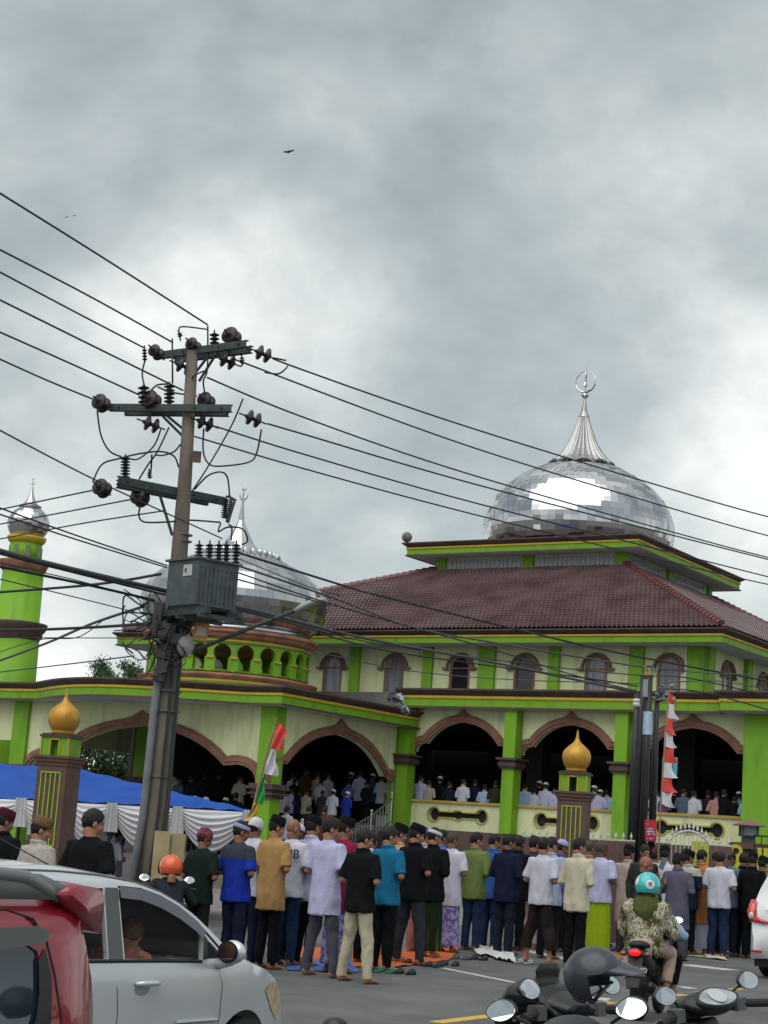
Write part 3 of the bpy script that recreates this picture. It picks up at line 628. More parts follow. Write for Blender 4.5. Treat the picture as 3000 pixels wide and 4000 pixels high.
for q in (((1175, 240), (1075, 400)), ((1120, 270), (1020, 400)), ((880, 590), (985, 695)), ((900, 585), (992, 660)), ((865, 1020), (930, 1232)), ((1250, 1035), (1225, 1160)), ((1230, 1020), (1275, 1045)), ((1265, 1050), (1230, 1165))):
    mb = MB(); mb.tube([PY(*Z1(*q[0])), PY(*Z1(*q[1]))], .022, 6); pb(mb, 'brace', GST)
mb = MB(); mb.box(PY(*Z1(1062, 808), PY0 - .12), (.13, .02, .17)); pb(mb, 'number_plate', mat('rusty_plate', (.12, .07, .055), (.07, .05, .04), rough=.8, nscale=9))
def smooth_pts(p, k=6):
    if len(p) < 3: return p
    return [q for q in _cr([Vector(v) for v in p], k)]
def _cr(p, n):
    p = [p[0]] + p + [p[-1]]; out = []
    for i in range(1, len(p) - 2):
        for k in range(n):
            t = k / n; out.append(.5 * (2 * p[i] + (p[i + 1] - p[i - 1]) * t + (2 * p[i - 1] - 5 * p[i] + 4 * p[i + 1] - p[i + 2]) * t * t + (3 * p[i] - p[i - 1] - 3 * p[i + 1] + p[i + 2]) * t ** 3))
    return out + [p[-2]]
rj = random.Random(5)
for q in (((525, 560), (545, 690), (590, 775), (655, 808)), ((500, 945), (550, 850), (640, 818), (760, 790), (870, 780), (940, 805), (965, 865)), ((870, 655), (830, 750), (745, 820), (685, 812)),
          ((912, 650), (850, 780), (800, 850), (750, 930)), ((1100, 655), (1098, 780), (1130, 848), (1200, 858), (1340, 838), (1385, 790), (1412, 660)), ((1312, 495), (1250, 640), (1130, 850), (1040, 990)),
          ((1050, 985), (1120, 912), (1190, 890), (1228, 920), (1240, 1020)), ((975, 180), (966, 125), (990, 105), (1122, 120)), ((782, 290), (768, 360), (780, 425)), ((930, 170), (932, 412)),
          ((1122, 100), (1120, 330), (1098, 400), (1105, 470), (1103, 600)), ((1430, 352), (1500, 360), (1540, 335), (1556, 312)), ((815, 450), (850, 420), (905, 415)), ((1100, 345), (1050, 370), (1015, 412)),
          ((758, 1072), (750, 1125), (780, 1160), (900, 1160), (1020, 1150), (1190, 1162)), ((1192, 1168), (1180, 1212), (1230, 1188), (1310, 1198), (1337, 1260), (1308, 1282)), ((1235, 1175), (1252, 1190), (1248, 1260)),
          ((975, 740), (940, 780), (880, 800), (840, 798)), ((820, 795), (815, 880), (805, 915)), ((1300, 250), (1312, 300), (1300, 320)), ((850, 430), (930, 460), (1065, 480))):
    pts = [PY(*Z1(*v), PY0 + rj.uniform(-.15, .1)) for v in q]; mb = MB(); mb.smooth = True; mb.tube(smooth_pts(pts), .013, 6); pb(mb, 'jumper_cable', WIR)
Z7 = lambda x, y: (x * .5124 + 500, y * .5124 + 1850)
# transformer
tc_ = PY(*Z7(565, 860), PY0 - .42); rt_ = Matrix.Rotation(math.radians(-47), 3, 'Z')
mb = MB(); mb.box(tc_, (.70, .72, .64), rt_); mb.box(tc_ + Vector((0, 0, .335)), (.78, .80, .03), rt_); mb.box(tc_ - Vector((0, 0, .33)), (.60, .62, .03), rt_)
for k in range(9):
    for sx, dm_ in ((1, 0), (-1, 0)):
        mb.box(tc_ + rt_ @ Vector((sx * .339, -.30 + .075 * k, -.02)), (.05, .012, .5), rt_)
tr = pb(mb, 'transformer', mat('transformer_paint', (.085, .105, .112), (.05, .06, .062), rough=.55, metal=.2, nscale=5, lo=.4, hi=.7))
mb = MB(); mb.box(tc_ + rt_ @ Vector((.12, -.366, .17)), (.20, .01, .16), rt_); pb(mb, 'rating_plate', mat('white_plate', (.42, .43, .44), rough=.5), tr)
mb = MB(); mb.box(tc_ + rt_ @ Vector((.02 + .06, -.373, .17)), (.035, .005, .06), rt_); pb(mb, 'plate_mark', CER2, tr)
for x in (540, 620, 690, 748, 822): post(Z7(x, 690), Z7(x + 4, 535), .05, 6, 'bushing')
mb = MB(); c = tc_ - Vector((0, 0, .40))
for o in (-.28, .28): mb.box(c + rt_ @ Vector((0, o, 0)), (1.15, .07, .1), rt_)
for o in (-.5, 0, .5): mb.box(c + rt_ @ Vector((o, 0, -.08)), (.06, .8, .06), rt_)
mb.tube([PY(*Z7(500, 1080)), PY(*Z7(380, 1260))], .03, 6); mb.tube([PY(*Z7(520, 1090)), PY(*Z7(400, 1300))], .025, 6); pb(mb, 'platform', GST)
mb = MB(); mb.box(PY(*Z7(562, 1178), PY0 - .3), (.205, .02, .37), Matrix.Rotation(math.radians(6), 3, 'Y')); yp = pb(mb, 'warning_sign', mat('yellow_sign', (.50, .27, .045), (.36, .2, .05), rough=.6, nscale=7))
mb = MB(); mb.box(PY(*Z7(560, 1205), PY0 - .325), (.14, .01, .13), Matrix.Rotation(math.radians(6), 3, 'Y')); pb(mb, 'sign_panel', mat('sign_panel_grey', (.38, .36, .36), (.5, .4, .35), rough=.6, nscale=30), yp)
mb = MB(); q = [PY(558, 3190, PY0 - .2), PY(600, 2790, PY0 - .2), PY(624, 2600, PY0 - .18), PY(638, 2440, PY0 - .15)]; q = [Vector((q[0].x - .14, q[0].y, 0.0))] + q
mb.smooth = True; mb.tube(q, .055, 12); pb(mb, 'conduit', mat('grey_pvc', (.17, .185, .20), (.12, .13, .14), rough=.5, nscale=3))
for k, (dx, r) in enumerate(((-.10, .014), (.05, .02), (.13, .012), (.16, .012))):
    mb = MB(); mb.tube([ax[0] + Vector((dx - .1, -.22, 0)), ax[1] + Vector((dx * 1.2, -.2, 0)), ax[2] + Vector((dx, -.17, 0)), PY(690 + 40 * dx, 2420, PY0 - .15)], r, 6); pb(mb, 'riser_cable', WIR)
mb = MB()
for y, w_ in ((2780, 110), (3035, 120), (2700, 80), (2090, 62), (2115, 62), (2190, 60)):
    x = 612 + (3150 - y) * .1; c = PY(x, y); mb.lathe([(.20 if y > 2500 else .125, -.008), (.205 if y > 2500 else .13, .008)], 20, c)
pb(mb, 'pole_band', mat('band_wire', (.25, .26, .26), rough=.5, metal=.6))
rt = random.Random(11)
for k in range(34):                                # the knot of telephone cables on the left side of the pole
    a = (rt.uniform(585, 700), rt.uniform(2360, 2560)); n = rt.randint(3, 5); q = [PY(*a, PY0 - .2)]
    for i in range(n): a = (a[0] + rt.uniform(-75, 60), a[1] + rt.uniform(-60, 95)); a = (min(max(a[0], 480), 760), min(max(a[1], 2240), 2700)); q.append(PY(*a, PY0 - rt.uniform(.15, .5)))
    mb = MB(); mb.tube(smooth_pts(q, 5), rt.uniform(.006, .013), 5); pb(mb, 'loose_cable', WIR if k % 4 else WIG)
for (x, y, dx, dz) in ((640, 2545, .22, .2), (700, 2500, .2, .16), (655, 2470, .2, .24), (612, 2420, .12, .5), (690, 2395, .26, .12), (628, 2620, .16, .3)):
    mb = MB(); mb.box(PY(x, y, PY0 - .27), (dx, .12, dz), Matrix.Rotation(.15, 3, 'Y')); pb(mb, 'junction_box', mat('junction_black', (.025, .026, .028), (.05, .05, .05), rough=.6, nscale=5))
mb = MB(); mb.smooth = True; mb.ball(PY(725, 2522, PY0 - .3), (.13, .06, .16), 14, 8); pb(mb, 'meter_cover', mat('old_white', (.34, .34, .33), (.2, .2, .2), rough=.6, nscale=8))
# street lamp on its arm
mb = MB(); mb.smooth = True; q = [PY(700, 2565, 24.8), PY(850, 2505, 24.6), PY(1010, 2440, 24.5), PY(1160, 2382, 24.4)]; mb.tube(q, [.035, .03, .03, .028], 8); la = pb(mb, 'lamp_arm', GST)
mb = MB(); mb.smooth = True; mb.tube([PY(1150, 2388, 24.4), PY(1175, 2372, 24.4), PY(1225, 2350, 24.4), PY(1268, 2345, 24.4), PY(1277, 2352, 24.4)], [.03, .05, .085, .08, .03], 12, ry=[.03, .04, .05, .045, .02]); lh = pb(mb, 'lamp_head', mat('lamp_grey', (.30, .30, .30), rough=.5), la)
# ================================================================ overhead wires
def zpole(x, y): return PY(x, y).z
def wire(label, pts, r, m=WIR, z=None, group='overhead cables strung from the concrete pole', zs=None):
    z0 = z if z is not None else zpole(*pts[0]); q = []
    for i, p in enumerate(pts): q.append(G(p[0], p[1], zs[i] if zs else z0))
    mb = MB(); mb.smooth = True; mb.tube(smooth_pts(q, 8), r, 6); tag(mb.build('power_line', m), label, 'cable', group)
gl = 'power lines running left from the concrete pole'; gr_ = 'power lines running right from the concrete pole'
z_a = zpole(760, 1350); z_b = zpole(700, 1560); z_c = zpole(650, 1900)
for i, (p, z) in enumerate(((((810, 1268), (400, 1005), (-40, 730)), z_a), (((675, 1338), (340, 1152), (-40, 955)), z_a), (((565, 1360), (300, 1222), (-40, 1042)), z_a), (((715, 1525), (350, 1345), (-40, 1152)), z_b), (((545, 1543), (280, 1422), (-40, 1280)), z_b), (((365, 1560), (180, 1484), (-40, 1385)), z_b))):
    wire('%s power line left of the concrete pole, counted from the top' % ('topmost', 'second', 'third', 'fourth', 'fifth', 'sixth')[i], p, .013, z=z, group=gl)
for i, (p, z) in enumerate(((((1118, 1408), (1128, 1425), (1850, 1675), (2750, 1949), (3060, 2034)), z_a), (((920, 1405), (1850, 1749), (2750, 2023), (3060, 2108)), z_a), (((810, 1475), (1199, 1635), (1850, 1857), (2750, 2112), (3060, 2192)), z_a - .4),
                            (((1045, 1655), (1199, 1700), (1850, 1890), (2750, 2122), (3060, 2200)), z_b), (((840, 1665), (1199, 1778), (1850, 1963), (2750, 2190), (3060, 2268)), z_b), (((760, 1705), (1199, 1834), (1850, 2009), (2700, 2215), (3060, 2296)), z_b))):
    wire('%s power line crossing in front of the big dome, counted from the top' % ('topmost', 'second', 'third', 'fourth', 'fifth', 'sixth')[i], p, .014, z=z, group=gr_)
wire('thin cable sloping down from the upper left to the transformer bushings', ((868, 2104), (383, 1880), (-40, 1660)), .010, z=zpole(868, 2104))
for i, p in enumerate((((358, 1916), (180, 1953), (-40, 1998)), ((506, 1952), (250, 2001), (-40, 2055)), ((636, 1996), (320, 2045), (-40, 2113)))):
    wire('%s of the cables dropping left from the lowest crossarm' % ('upper', 'middle', 'lower')[i], p, .012, z=z_c, group='cables dropping left from the lowest crossarm')
for i, (p, r) in enumerate((((( 651, 2209), (300, 2092), (-40, 1970)), .011), (((651, 2217), (300, 2108), (-40, 1996)), .011))):
    wire('%s thin cable from the minaret dome down to the transformer' % ('upper', 'lower')[i], p, r, z=zpole(651, 2210))
zt = zpole(660, 2310)
for i, (p, r, z, m, lb) in enumerate((
    (((1290, 2462), (1000, 2387), (663, 2312), (169, 2196), (-40, 2140)), .034, zt, WIG, 'thickest grey cable passing under the transformer box'),
    (((1290, 2475), (1000, 2399), (663, 2327), (169, 2206), (-40, 2152)), .018, zt, WIR, 'black cable running just under the thickest cable'),
    (((603, 2345), (330, 2282), (-40, 2205)), .020, zpole(603, 2345), WIR, 'dark cable sloping across the minaret below its upper band'),
    (((603, 2352), (330, 2275), (160, 2235), (-40, 2190)), .008, zpole(603, 2345), WIR, 'hair-thin wire above the dark cable left of the pole'),
    (((560, 2399), (250, 2322), (-40, 2253)), .008, zpole(560, 2399), WIR, 'thin wire crossing the open sky left of the pole'),
    (((627, 2242), (480, 2268), (300, 2290), (-40, 2316)), .022, zpole(627, 2242), WIR, 'twisted cable crossing the minaret between its two bands'),
    (((560, 2369), (362, 2435), (180, 2513), (-40, 2595)), .022, zpole(560, 2369), WIR, 'twisted cable falling steeply to the left across the minaret'),
    (((615, 2432), (422, 2447), (163, 2459), (-40, 2462)), .024, zpole(615, 2432), WIR, 'twisted cable level with the minaret lower band'),
    (((615, 2490), (400, 2492), (-40, 2490)), .008, zpole(615, 2490), WIR, 'thin level wire left of the pole below the twisted cables'),
    (((525, 2562), (260, 2595), (-40, 2630)), .010, zpole(525, 2562), WIR, 'lowest thin cable at the left, above the bush'),
    (((400, 2425), (300, 2490), (150, 2500), (-40, 2560)), .009, zpole(560, 2369), WIR, 'slack thin wire looping under the twisted cable'))):
    wire(lb, p, r, m, z=z)
zr = zpole(925, 2157)
for i, (p, r, z0, z1, m, lb) in enumerate((
    (((925, 2157), (1350, 2290), (1500, 2331), (1934, 2438), (2340, 2534), (2679, 2601), (3060, 2672)), .018, zr, 5.0, WIR, 'dark twisted cable crossing the tiled roof'),
    (((900, 2200), (1300, 2335), (1611, 2450), (1910, 2507), (2300, 2573), (2510, 2605)), .014, 4.9, 4.6, WIG, 'pale cable from the transformer to the black poles'),
    (((1290, 2462), (1500, 2508), (1838, 2570), (2079, 2619), (2281, 2662), (2490, 2705)), .020, 4.5, 4.2, WIG, 'thick grey cable across the upper windows'),
    (((1250, 2475), (1500, 2540), (1838, 2590), (2281, 2648), (2490, 2680)), .012, 4.4, 4.3, WIR, 'dark cable sloping across the upper windows'),
    (((1050, 2410), (1400, 2500), (1800, 2560), (2200, 2610), (2520, 2640)), .009, 4.5, 4.4, WIR, 'thin wire across the eaves to the tallest black pole'),
    (((700, 2500), (1200, 2545), (1600, 2620), (2000, 2655), (2500, 2670)), .008, 4.3, 4.2, WIG, 'faint wire crossing the drum arches and windows'),
    (((925, 2235), (1200, 2330), (1500, 2420), (1900, 2530), (2250, 2640), (2490, 2700)), .010, 4.9, 4.2, WIR, 'thin wire sloping across the drum dome and the roof'),
    (((925, 2262), (1150, 2325), (1290, 2365)), .010, 4.8, 4.8, WIR, 'short wire across the bright part of the drum dome'),
    (((2570, 2690), (2750, 2705), (3060, 2790)), .012, 4.3, 4.0, WIR, 'cable leaving the right black pole along the brown cornice'),
    (((2570, 2670), (2800, 2660), (3060, 2705)), .009, 4.4, 4.2, WIG, 'thin wire leaving the black poles below the side windows'),
    (((2510, 2640), (2700, 2650), (3060, 2735)), .011, 4.5, 4.1, WIR, 'cable sagging past the corner pilaster'),
    (((2520, 2600), (2700, 2625), (3060, 2640)), .009, 4.6, 4.6, WIG, 'faint wire crossing the right side windows'),
    (((925, 2180), (1000, 2210), (1200, 2290), (1340, 2330)), .008, zr, zr, WIR, 'hair-thin wire above the shoulder of the drum dome'))):
    n = len(p); q = [G(a, b, z0 + (z1 - z0) * k / (n - 1)) for k, (a, b) in enumerate(p)]
    mb = MB(); mb.smooth = True; mb.tube(smooth_pts(q, 8), r, 6); tag(mb.build('power_line', m), lb, 'cable', 'overhead cables strung from the concrete pole')
# ================================================================ black poles
def vpole(x, y, Y, ytop, r0, r1, name, lb, m, cat='pole', group=None):
    b = PY(x, y, Y); t = PY(x, ytop, Y); t.x = b.x; t.y = b.y
    d = ray(x, ytop); o = Vector((b.x, b.y, 0)); root = thing(name, lb, cat, o, group=group)
    mb = MB(); mb.smooth = True; mb.tube([(0, 0, 0), (0, 0, b.z), (0, 0, t.z)], [r0, (r0 + r1) / 2, r1], 14); mb.build('shaft', m, root); return root, t - o
BLP = mat('black_pole_paint', (.010, .010, .012), (.02, .02, .022), rough=.45, nscale=4)
g_ = 'black steel poles in front of the arches'
pa, ta = vpole(2476, 3000, 34, 2700, .085, .05, 'street_pole', 'thinnest and leftmost black steel pole of the cluster of four', BLP, group=g_)
pb1, tb1 = vpole(2499, 3000, 34.3, 2640, .075, .06, 'street_pole', 'second black steel pole from the left in the cluster of four', BLP, group=g_)
pb2, tb2 = vpole(2522, 3000, 34.1, 2600, .085, .07, 'street_pole', 'tallest black steel pole, with yellow cap band and blue sticker', BLP, group=g_)
pc, tcx = vpole(2556, 3000, 34.4, 2700, .095, .045, 'street_pole', 'rightmost black steel pole of the cluster, carrying a red poster', BLP, group=g_)
mb = MB(); mb.lathe([(.072, tb2.z - .18), (.072, tb2.z - .05)], 14); mb.build('yellow_band', YEL, pb2)
mb = MB(); mb.lathe([(.09, 0), (.09, .45)], 14, (0, 0, tb2.z - 1.35)); mb.build('sticker', mat('blue_sticker', (.25, .42, .6), (.5, .6, .7), rough=.5, nscale=12), pb2)
mb = MB()
for k in range(5): mb.tube([(0, 0, tb2.z - .1 + .05 * (k % 2)), (.09 * math.cos(k * 1.3), -.1, tb2.z - .12 + .06 * math.sin(k)), (.16 * math.cos(k * 1.3), -.12, tb2.z - .03)], .02, 5)
mb.box((-.08, -.06, tb2.z - .45), (.09, .09, .34)); mb.build('bracket', mat('bracket_grey', (.28, .3, .3), rough=.5, metal=.4), pb2)
mb = MB(); mb.lathe([(.06, ta.z - .3), (.08, ta.z - .26), (.06, ta.z - .22), (.08, ta.z - .18), (.05, ta.z - .14)], 12); mb.build('insulator', mat('white_ceramic', (.5, .5, .5), rough=.3), pa)
mb = MB(); mb.smooth = False
for k in range(9):
    x, z = -.18 + .05 * k, tcx.z - .25 + .09 * (k % 4); mb.ball((x + .1, -.1, z + .1), .04, 8, 6); mb.tube([(0, 0, tcx.z - .2), (x + .1, -.1, z + .1)], .012, 5)
mb.tube([(-.45, -.05, tcx.z - .1), (-.1, -.08, tcx.z + .28)], .02, 6); mb.tube([(-.42, -.05, tcx.z - .25), (.35, -.08, tcx.z - .1)], .015, 6); mb.build('cable_clamp', mat('clamp_grey', (.22, .23, .24), rough=.45, metal=.5), pc)
b = PY(2541, 3244, 34.0) ; o = b - pc.location; mb = MB(); rr = Matrix.Rotation(-.06, 3, 'Y')
mb.box(o, (.225, .02, .41), rr); po = mb.build('poster', mat('red_poster', (.50, .02, .05), (.38, .02, .06), rough=.5, nscale=6), pc)
mb = MB()
for k, (dx, dz, wd, hh) in enumerate(((0, -.02, .17, .035), (-.01, .03, .16, .02), (.02, -.07, .15, .025), (0, -.16, .12, .025), (-.05, .12, .05, .015))): mb.box(o + Vector((dx, -.013, dz)), (wd, .006, hh), rr)
mb.build('poster_panel', mat('poster_print', (.6, .55, .6), (.12, .08, .3), rough=.5, nscale=16, lo=.42, hi=.58), po)
# ================================================================ pennants and the tall striped flag
RED = mat('flag_red', (.62, .05, .04), rough=.75, sheen=.3); WHT = mat('flag_white', (.60, .61, .64), (.5, .5, .54), rough=.8, nscale=4)
fy = 33.0; b = PY(2590, 3230, fy); fl = thing('flag', 'tall string of red and white pennants on a bamboo pole right of the black poles', 'flag', Vector((b.x, b.y, 0)))
fl.location.z = 0
def fp(x, y, Y=fy): return PY(x, y, Y) - fl.location
mb = MB(); q = [fp(2565, 3480), fp(2583, 3110), fp(2600, 2880), fp(2612, 2720), fp(2618, 2655)]; mb.tube(smooth_pts(q), .014, 6); mb.build('bamboo_pole', mat('bamboo', (.25, .17, .09), rough=.7), fl)
mb = MB(); mb.box(fp(2620, 2668), (.22, .015, .015)); mb.box(fp(2620, 2700), (.16, .015, .015)); mb.build('pole_hook', mat('bracket_grey', (.28, .3, .3)), fl)
Z4 = lambda x, y: (x * .4521 + 2250, y * .4521 + 2650)
pen = [((805, 90), (800, 200), (875, 245), (840, 150)), ((792, 205), (778, 330), (892, 355), (850, 225)), ((778, 335), (768, 455), (872, 495), (848, 350)), ((768, 458), (760, 585), (878, 600), (845, 470)),
       ((758, 588), (750, 715), (885, 732), (845, 605)), ((750, 722), (745, 850), (882, 860), (835, 730)), ((746, 852), (742, 975), (886, 984), (836, 865)), ((744, 978), (735, 1080), (855, 1120), (835, 985))]
for k, (tl, bl, br, tr_) in enumerate(pen):
    a, b_, c_, d_ = (fp(*Z4(*v)) for v in (tl, bl, br, tr_)); n = 8; rows = []
    for i in range(n + 1):
        v = i / n; l = a.lerp(b_, v); rg = d_.lerp(c_, v) + (c_ - d_).cross(Vector((0, 1, 0))).normalized() * (-.05 * math.sin(PI * v)); row = []
        for j in range(n + 1):
            u = j / n; p = l.lerp(rg, u); p = p + Vector((0, .05 * math.sin(u * 4 + k * 1.7) * u, -.02 * math.sin(PI * u))); row.append(p)
        rows.append(row)
    mb = MB(); mb.smooth = True; mb.loft(rows, cap=False, closed=False); mb.build('pennant', WHT if k % 2 else RED, fl)
fy2 = 23.5; b = PY(960, 3300, fy2); f2 = thing('flag', 'leaning vertical banner in red, white, green and yellow in front of the porch column', 'flag', Vector((b.x, b.y, 0)))
def fq(x, y): return PY(x, y, fy2) - f2.location
mb = MB(); mb.smooth = True; q = [fq(925, 3520), fq(945, 3330), fq(968, 3240), fq(1005, 3090), fq(1045, 2930), fq(1070, 2850), fq(1083, 2803)]; mb.tube(smooth_pts(q), [.018] * 30 + [.006] * (len(smooth_pts(q)) - 30), 6); mb.build('bamboo_pole', mat('bamboo', (.25, .17, .09)), f2)
Z3 = lambda x, y: (x / 2.0738 + 900, y / 2.0738 + 2400)
segs = [(((385, 868), (455, 930)), ((328, 1088), (420, 1098)), RED), (((328, 1090), (362, 1095)), ((268, 1290), (388, 1312)), WHT), (((268, 1292), (285, 1300)), ((200, 1520), (268, 1545)), mat('flag_green', (.03, .32, .08), rough=.75)), (((200, 1522), (240, 1530)), ((120, 1670), (205, 1680)), mat('flag_yellow', (.55, .38, .02), rough=.75)), (((130, 1670), (205, 1680)), ((80, 1800), (215, 1810)), RED)]
for k, ((a, d_), (b_, c_), m) in enumerate(segs):
    a, b_, c_, d_ = (fq(*Z3(*v)) for v in (a, b_, c_, d_)); n = 10; rows = []
    for i in range(n + 1):
        v = i / n; l = a.lerp(b_, v); rg = d_.lerp(c_, v); rows.append([l.lerp(rg, j / n) + Vector((.012 * math.sin(v * 9 + k) * j / n, .035 * math.sin(j * .9 + v * 5 + k), 0)) for j in range(n + 1)])
    mb = MB(); mb.smooth = True; mb.loft(rows, cap=False, closed=False); mb.build('banner_strip', m, f2)
# torn plastic caught on a cable
c = PY(1565, 2745, 34); mb = MB(); rp = random.Random(3); rows = []
for i in range(9):
    v = i / 8; px, py = [(1533, 2718), (1545, 2722), (1556, 2730), (1560, 2742), (1567, 2750), (1575, 2760), (1583, 2772), (1590, 2782), (1597, 2789)][i]; wd = (.10, .16, .13, .04, .05, .07, .08, .06, .02)[i]
    rows.append([PY(px, py, 34) + Vector((wd * math.cos(j * .9), wd * math.sin(j * .9) + rp.uniform(-.02, .02), wd * .6 * math.sin(j * 1.7))) for j in range(7)])
mb.loft(rows); tag(mb.build('plastic_sheet', mat('torn_plastic', (.28, .30, .30), (.04, .05, .06), rough=.5, nscale=14, lo=.47, hi=.53)), 'torn grey plastic sheet hanging where the porch cornice meets the main cornice', 'plastic sheet')
# ================================================================ gate pillars
GLD = mat('gold_paint', (.50, .27, .035), (.22, .12, .03), rough=.42, metal=.35, nscale=2.5, stretch=(2, 2, .5), lo=.5, hi=.78)
GBR = mat('pillar_brown', (.13, .07, .055), (.09, .05, .042), rough=.75, nscale=3, bump=.2, bscale=20)
LGR = mat('lime_stripe', (.27, .42, .03), rough=.6)
def pillar(x, ycap, D, lb, k):
    Y = P(x, ycap, D).y; c = PY(x, ycap, Y); t = thing('gate_pillar', lb, 'gate pillar', Vector((c.x, c.y, 0)), -YAW + .28, group='brown gate pillars topped with gold onion domes'); zc = c.z
    mb = MB(); mb.bb(-.26, .26, -.26, .26, 0, zc - .16); mb.bb(-.29, .29, -.29, .29, 0, 1.05); sh = mb.build('shaft', GBR, t)
    mb = MB()
    for z0, z1, e in ((-.16, -.1, .28), (-.1, -.04, .31), (-.04, .0, .34)): mb.bb(-e, e, -e, e, zc + z0, zc + z1)
    mb.build('cap', GBR, t)
    mb = MB(); z0, z1 = 1.22, zc - .26
    for x_ in (-.17, -.085, 0, .085, .17): mb.bb(x_ - .009, x_ + .009, -.275, -.262, z0, z1)
    mb.bb(-.17, .17, -.277, -.262, z1 - .02, z1); mb.bb(-.17, .17, -.277, -.262, z0, z0 + .02); mb.build('stripe_panel', LGR, t)
    mb = MB(); h = .30; mb.bb(-.235, -.075, -.235, .235, zc, zc + h); mb.bb(.075, .235, -.235, .235, zc, zc + h); mb.bb(-.075, .075, -.10, .235, zc + .0, zc + h) if k == 0 else mb.bb(-.075, .075, .2, .235, zc, zc + h); mb.bb(-.075, .075, -.235, .235, zc + h - .03, zc + h); mb.build('lantern_box', GR, t)
    mb = MB()
    for a, b_ in ((-.095, -.07), (.07, .095)): mb.bb(a, b_, -.25, -.232, zc, zc + h - .02)
    mb.bb(-.095, .095, -.25, -.232, zc + h - .045, zc + h - .02); mb.bb(-.25, -.232, -.25, -.2, zc, zc + h); mb.bb(.232, .25, -.25, -.2, zc, zc + h); mb.build('niche_frame', YEL, t)
    mb = MB(); mb.bb(-.27, .27, -.27, .27, zc + h, zc + h + .035); mb.bb(-.24, .24, -.24, .24, zc + h + .035, zc + h + .06); mb.build('slab', BRN, t)
    zb = zc + h + .06; mb = MB(); mb.smooth = True
    prof = [(.17, 0), (.19, .02), (.175, .05)] + onion([(.18, .06), (.235, .14), (.262, .26), (.235, .37), (.15, .46), (.07, .53), (.035, .60), (.018, .70), (.004, .76)], 3)
    mb.lathe([(r, zb + z) for r, z in prof], 36, flute=.05 if k == 0 else .012, fl_n=18); mb.build('gold_dome', GLD, t)
pillar(236, 2955, 28.5, 'brown gate pillar with ribbed gold dome beside the blue tent, left side', 0)
pillar(2246, 3093, 31.5, 'brown gate pillar with smooth gold dome in front of the middle arch, right side', 1)
# ================================================================ fence with arched gate, lantern
PKT = mat('white_steel_paint', (.55, .56, .55), (.40, .41, .40), rough=.5, nscale=6)
FBR = mat('fence_brown', (.13, .08, .07), (.10, .06, .055), rough=.7, nscale=2)
fY = 33.5
o_ = PY(2310, 3280, fY); fn = thing('fence', 'white steel fence with spear tips and brown infill between the pillar and the poles', 'fence', Vector((o_.x, o_.y, 0)))
def W(root, x, y, Y=fY): return PY(x, y, Y) - root.location
def rail(root, p0, p1, name, m, h=.06, n=None, spear=True, step=30, zlow=.3, infill=True):
    a, b_ = W(root, *p0), W(root, *p1); b_.y = a.y; mb = MB(); d = b_ - a; L_ = d.length
    f = Matrix.Rotation(-math.atan2(d.z, d.x), 3, 'Y'); mb.box((a + b_) / 2, (L_, .04, h), f)
    mb.build(name, m, root)
    k = int(L_ * 200 / step); 
    for i in range(k + 1):
        p = a.lerp(b_, (i + .5) / (k + 1)); mb = MB(); mb.tube([(p.x, p.y, zlow), (p.x, p.y, p.z + .07)], .011, 6); mb.lathe([(.012, .07), (.03, .085), (.0, .20)] if False else [(.012, .06), (.028, .08), (.003, .17)], 8, p); mb.build('picket', m, root)
    if infill:
        mb = MB(); n = int(L_ / .13)
        for i in range(n): q = a.lerp(b_, (i + .5) / n); mb.box((q.x, q.y - .035, (q.z + .1) / 2), (L_ / n - .012, .02, q.z - .1))
        mb.build('infill_panel', FBR, root)
rail(fn, (2030, 3268), (2480, 3288), 'top_rail', PKT)
f3 = thing('fence', 'white steel fence with brown infill right of the black poles', 'fence', Vector((PY(2600, 3300, fY).x, PY(2600, 3300, fY).y, 0)))
rail(f3, (2560, 3292), (2618, 3296), 'top_rail', PKT)
rail(f3, (2770, 3302), (2860, 3308), 'top_rail', PKT)
ga = thing('gate', 'white arched steel gate with spear tips behind the crowd', 'gate', Vector((PY(2690, 3300, fY).x, PY(2690, 3300, fY).y, 0)))
cx_, z0_ = 0.0, W(ga, 2690, 3296).z; rad = .36
mb = MB(); arc = [Vector((-.40 + .8 * i / 20, 0, z0_ + .24 * math.sin(PI * i / 20) ** .75)) for i in range(21)]; mb.tube(arc, .022, 8); mb.build('arch_rail', PKT, ga)
for i in range(2, 19, 2):
    p = arc[i]; mb = MB(); mb.tube([(p.x, 0, .2), (p.x, 0, p.z + .05)], .009, 6); mb.lathe([(.012, .04), (.03, .07), (.003, .17)], 8, p); mb.build('picket', PKT, ga)
YG = mat('yellow_green_paint', (.50, .50, .02), (.40, .40, .03), rough=.55, nscale=3)
yg = thing('yellow_gate', 'yellow cut-out gate with rounded tops at the right, behind the crowd', 'gate', Vector((PY(2850, 3350, 34.8).x, 34.8, 0)))
def ypan(x0, x1, yt, rnd_=False, hole=False):
    a, b_ = PY(x0, yt, 34.8) - yg.location, PY(x1, yt, 34.8) - yg.location; w_ = (b_.x - a.x) / 2; c = (a.x + b_.x) / 2; zt_ = max(a.z, b_.z)
    o = [(c - w_, .1), (c + w_, .1)] + ([(c + w_ * math.cos(t), zt_ - w_ + w_ * math.sin(t)) for t in [PI * i / 12 for i in range(13)]] if rnd_ else [(c + w_, zt_), (c - w_, zt_)])
    hs = [[(c + w_ * .5 * math.cos(t), zt_ - w_ + w_ * .5 * math.sin(t)) for t in [2 * PI * i / 14 for i in range(14)]]] if hole else []
    mb = MB(); holed(mb, o, hs, lambda x, z, t: Vector((x, t, z)), .03); mb.build('panel', YG, yg)
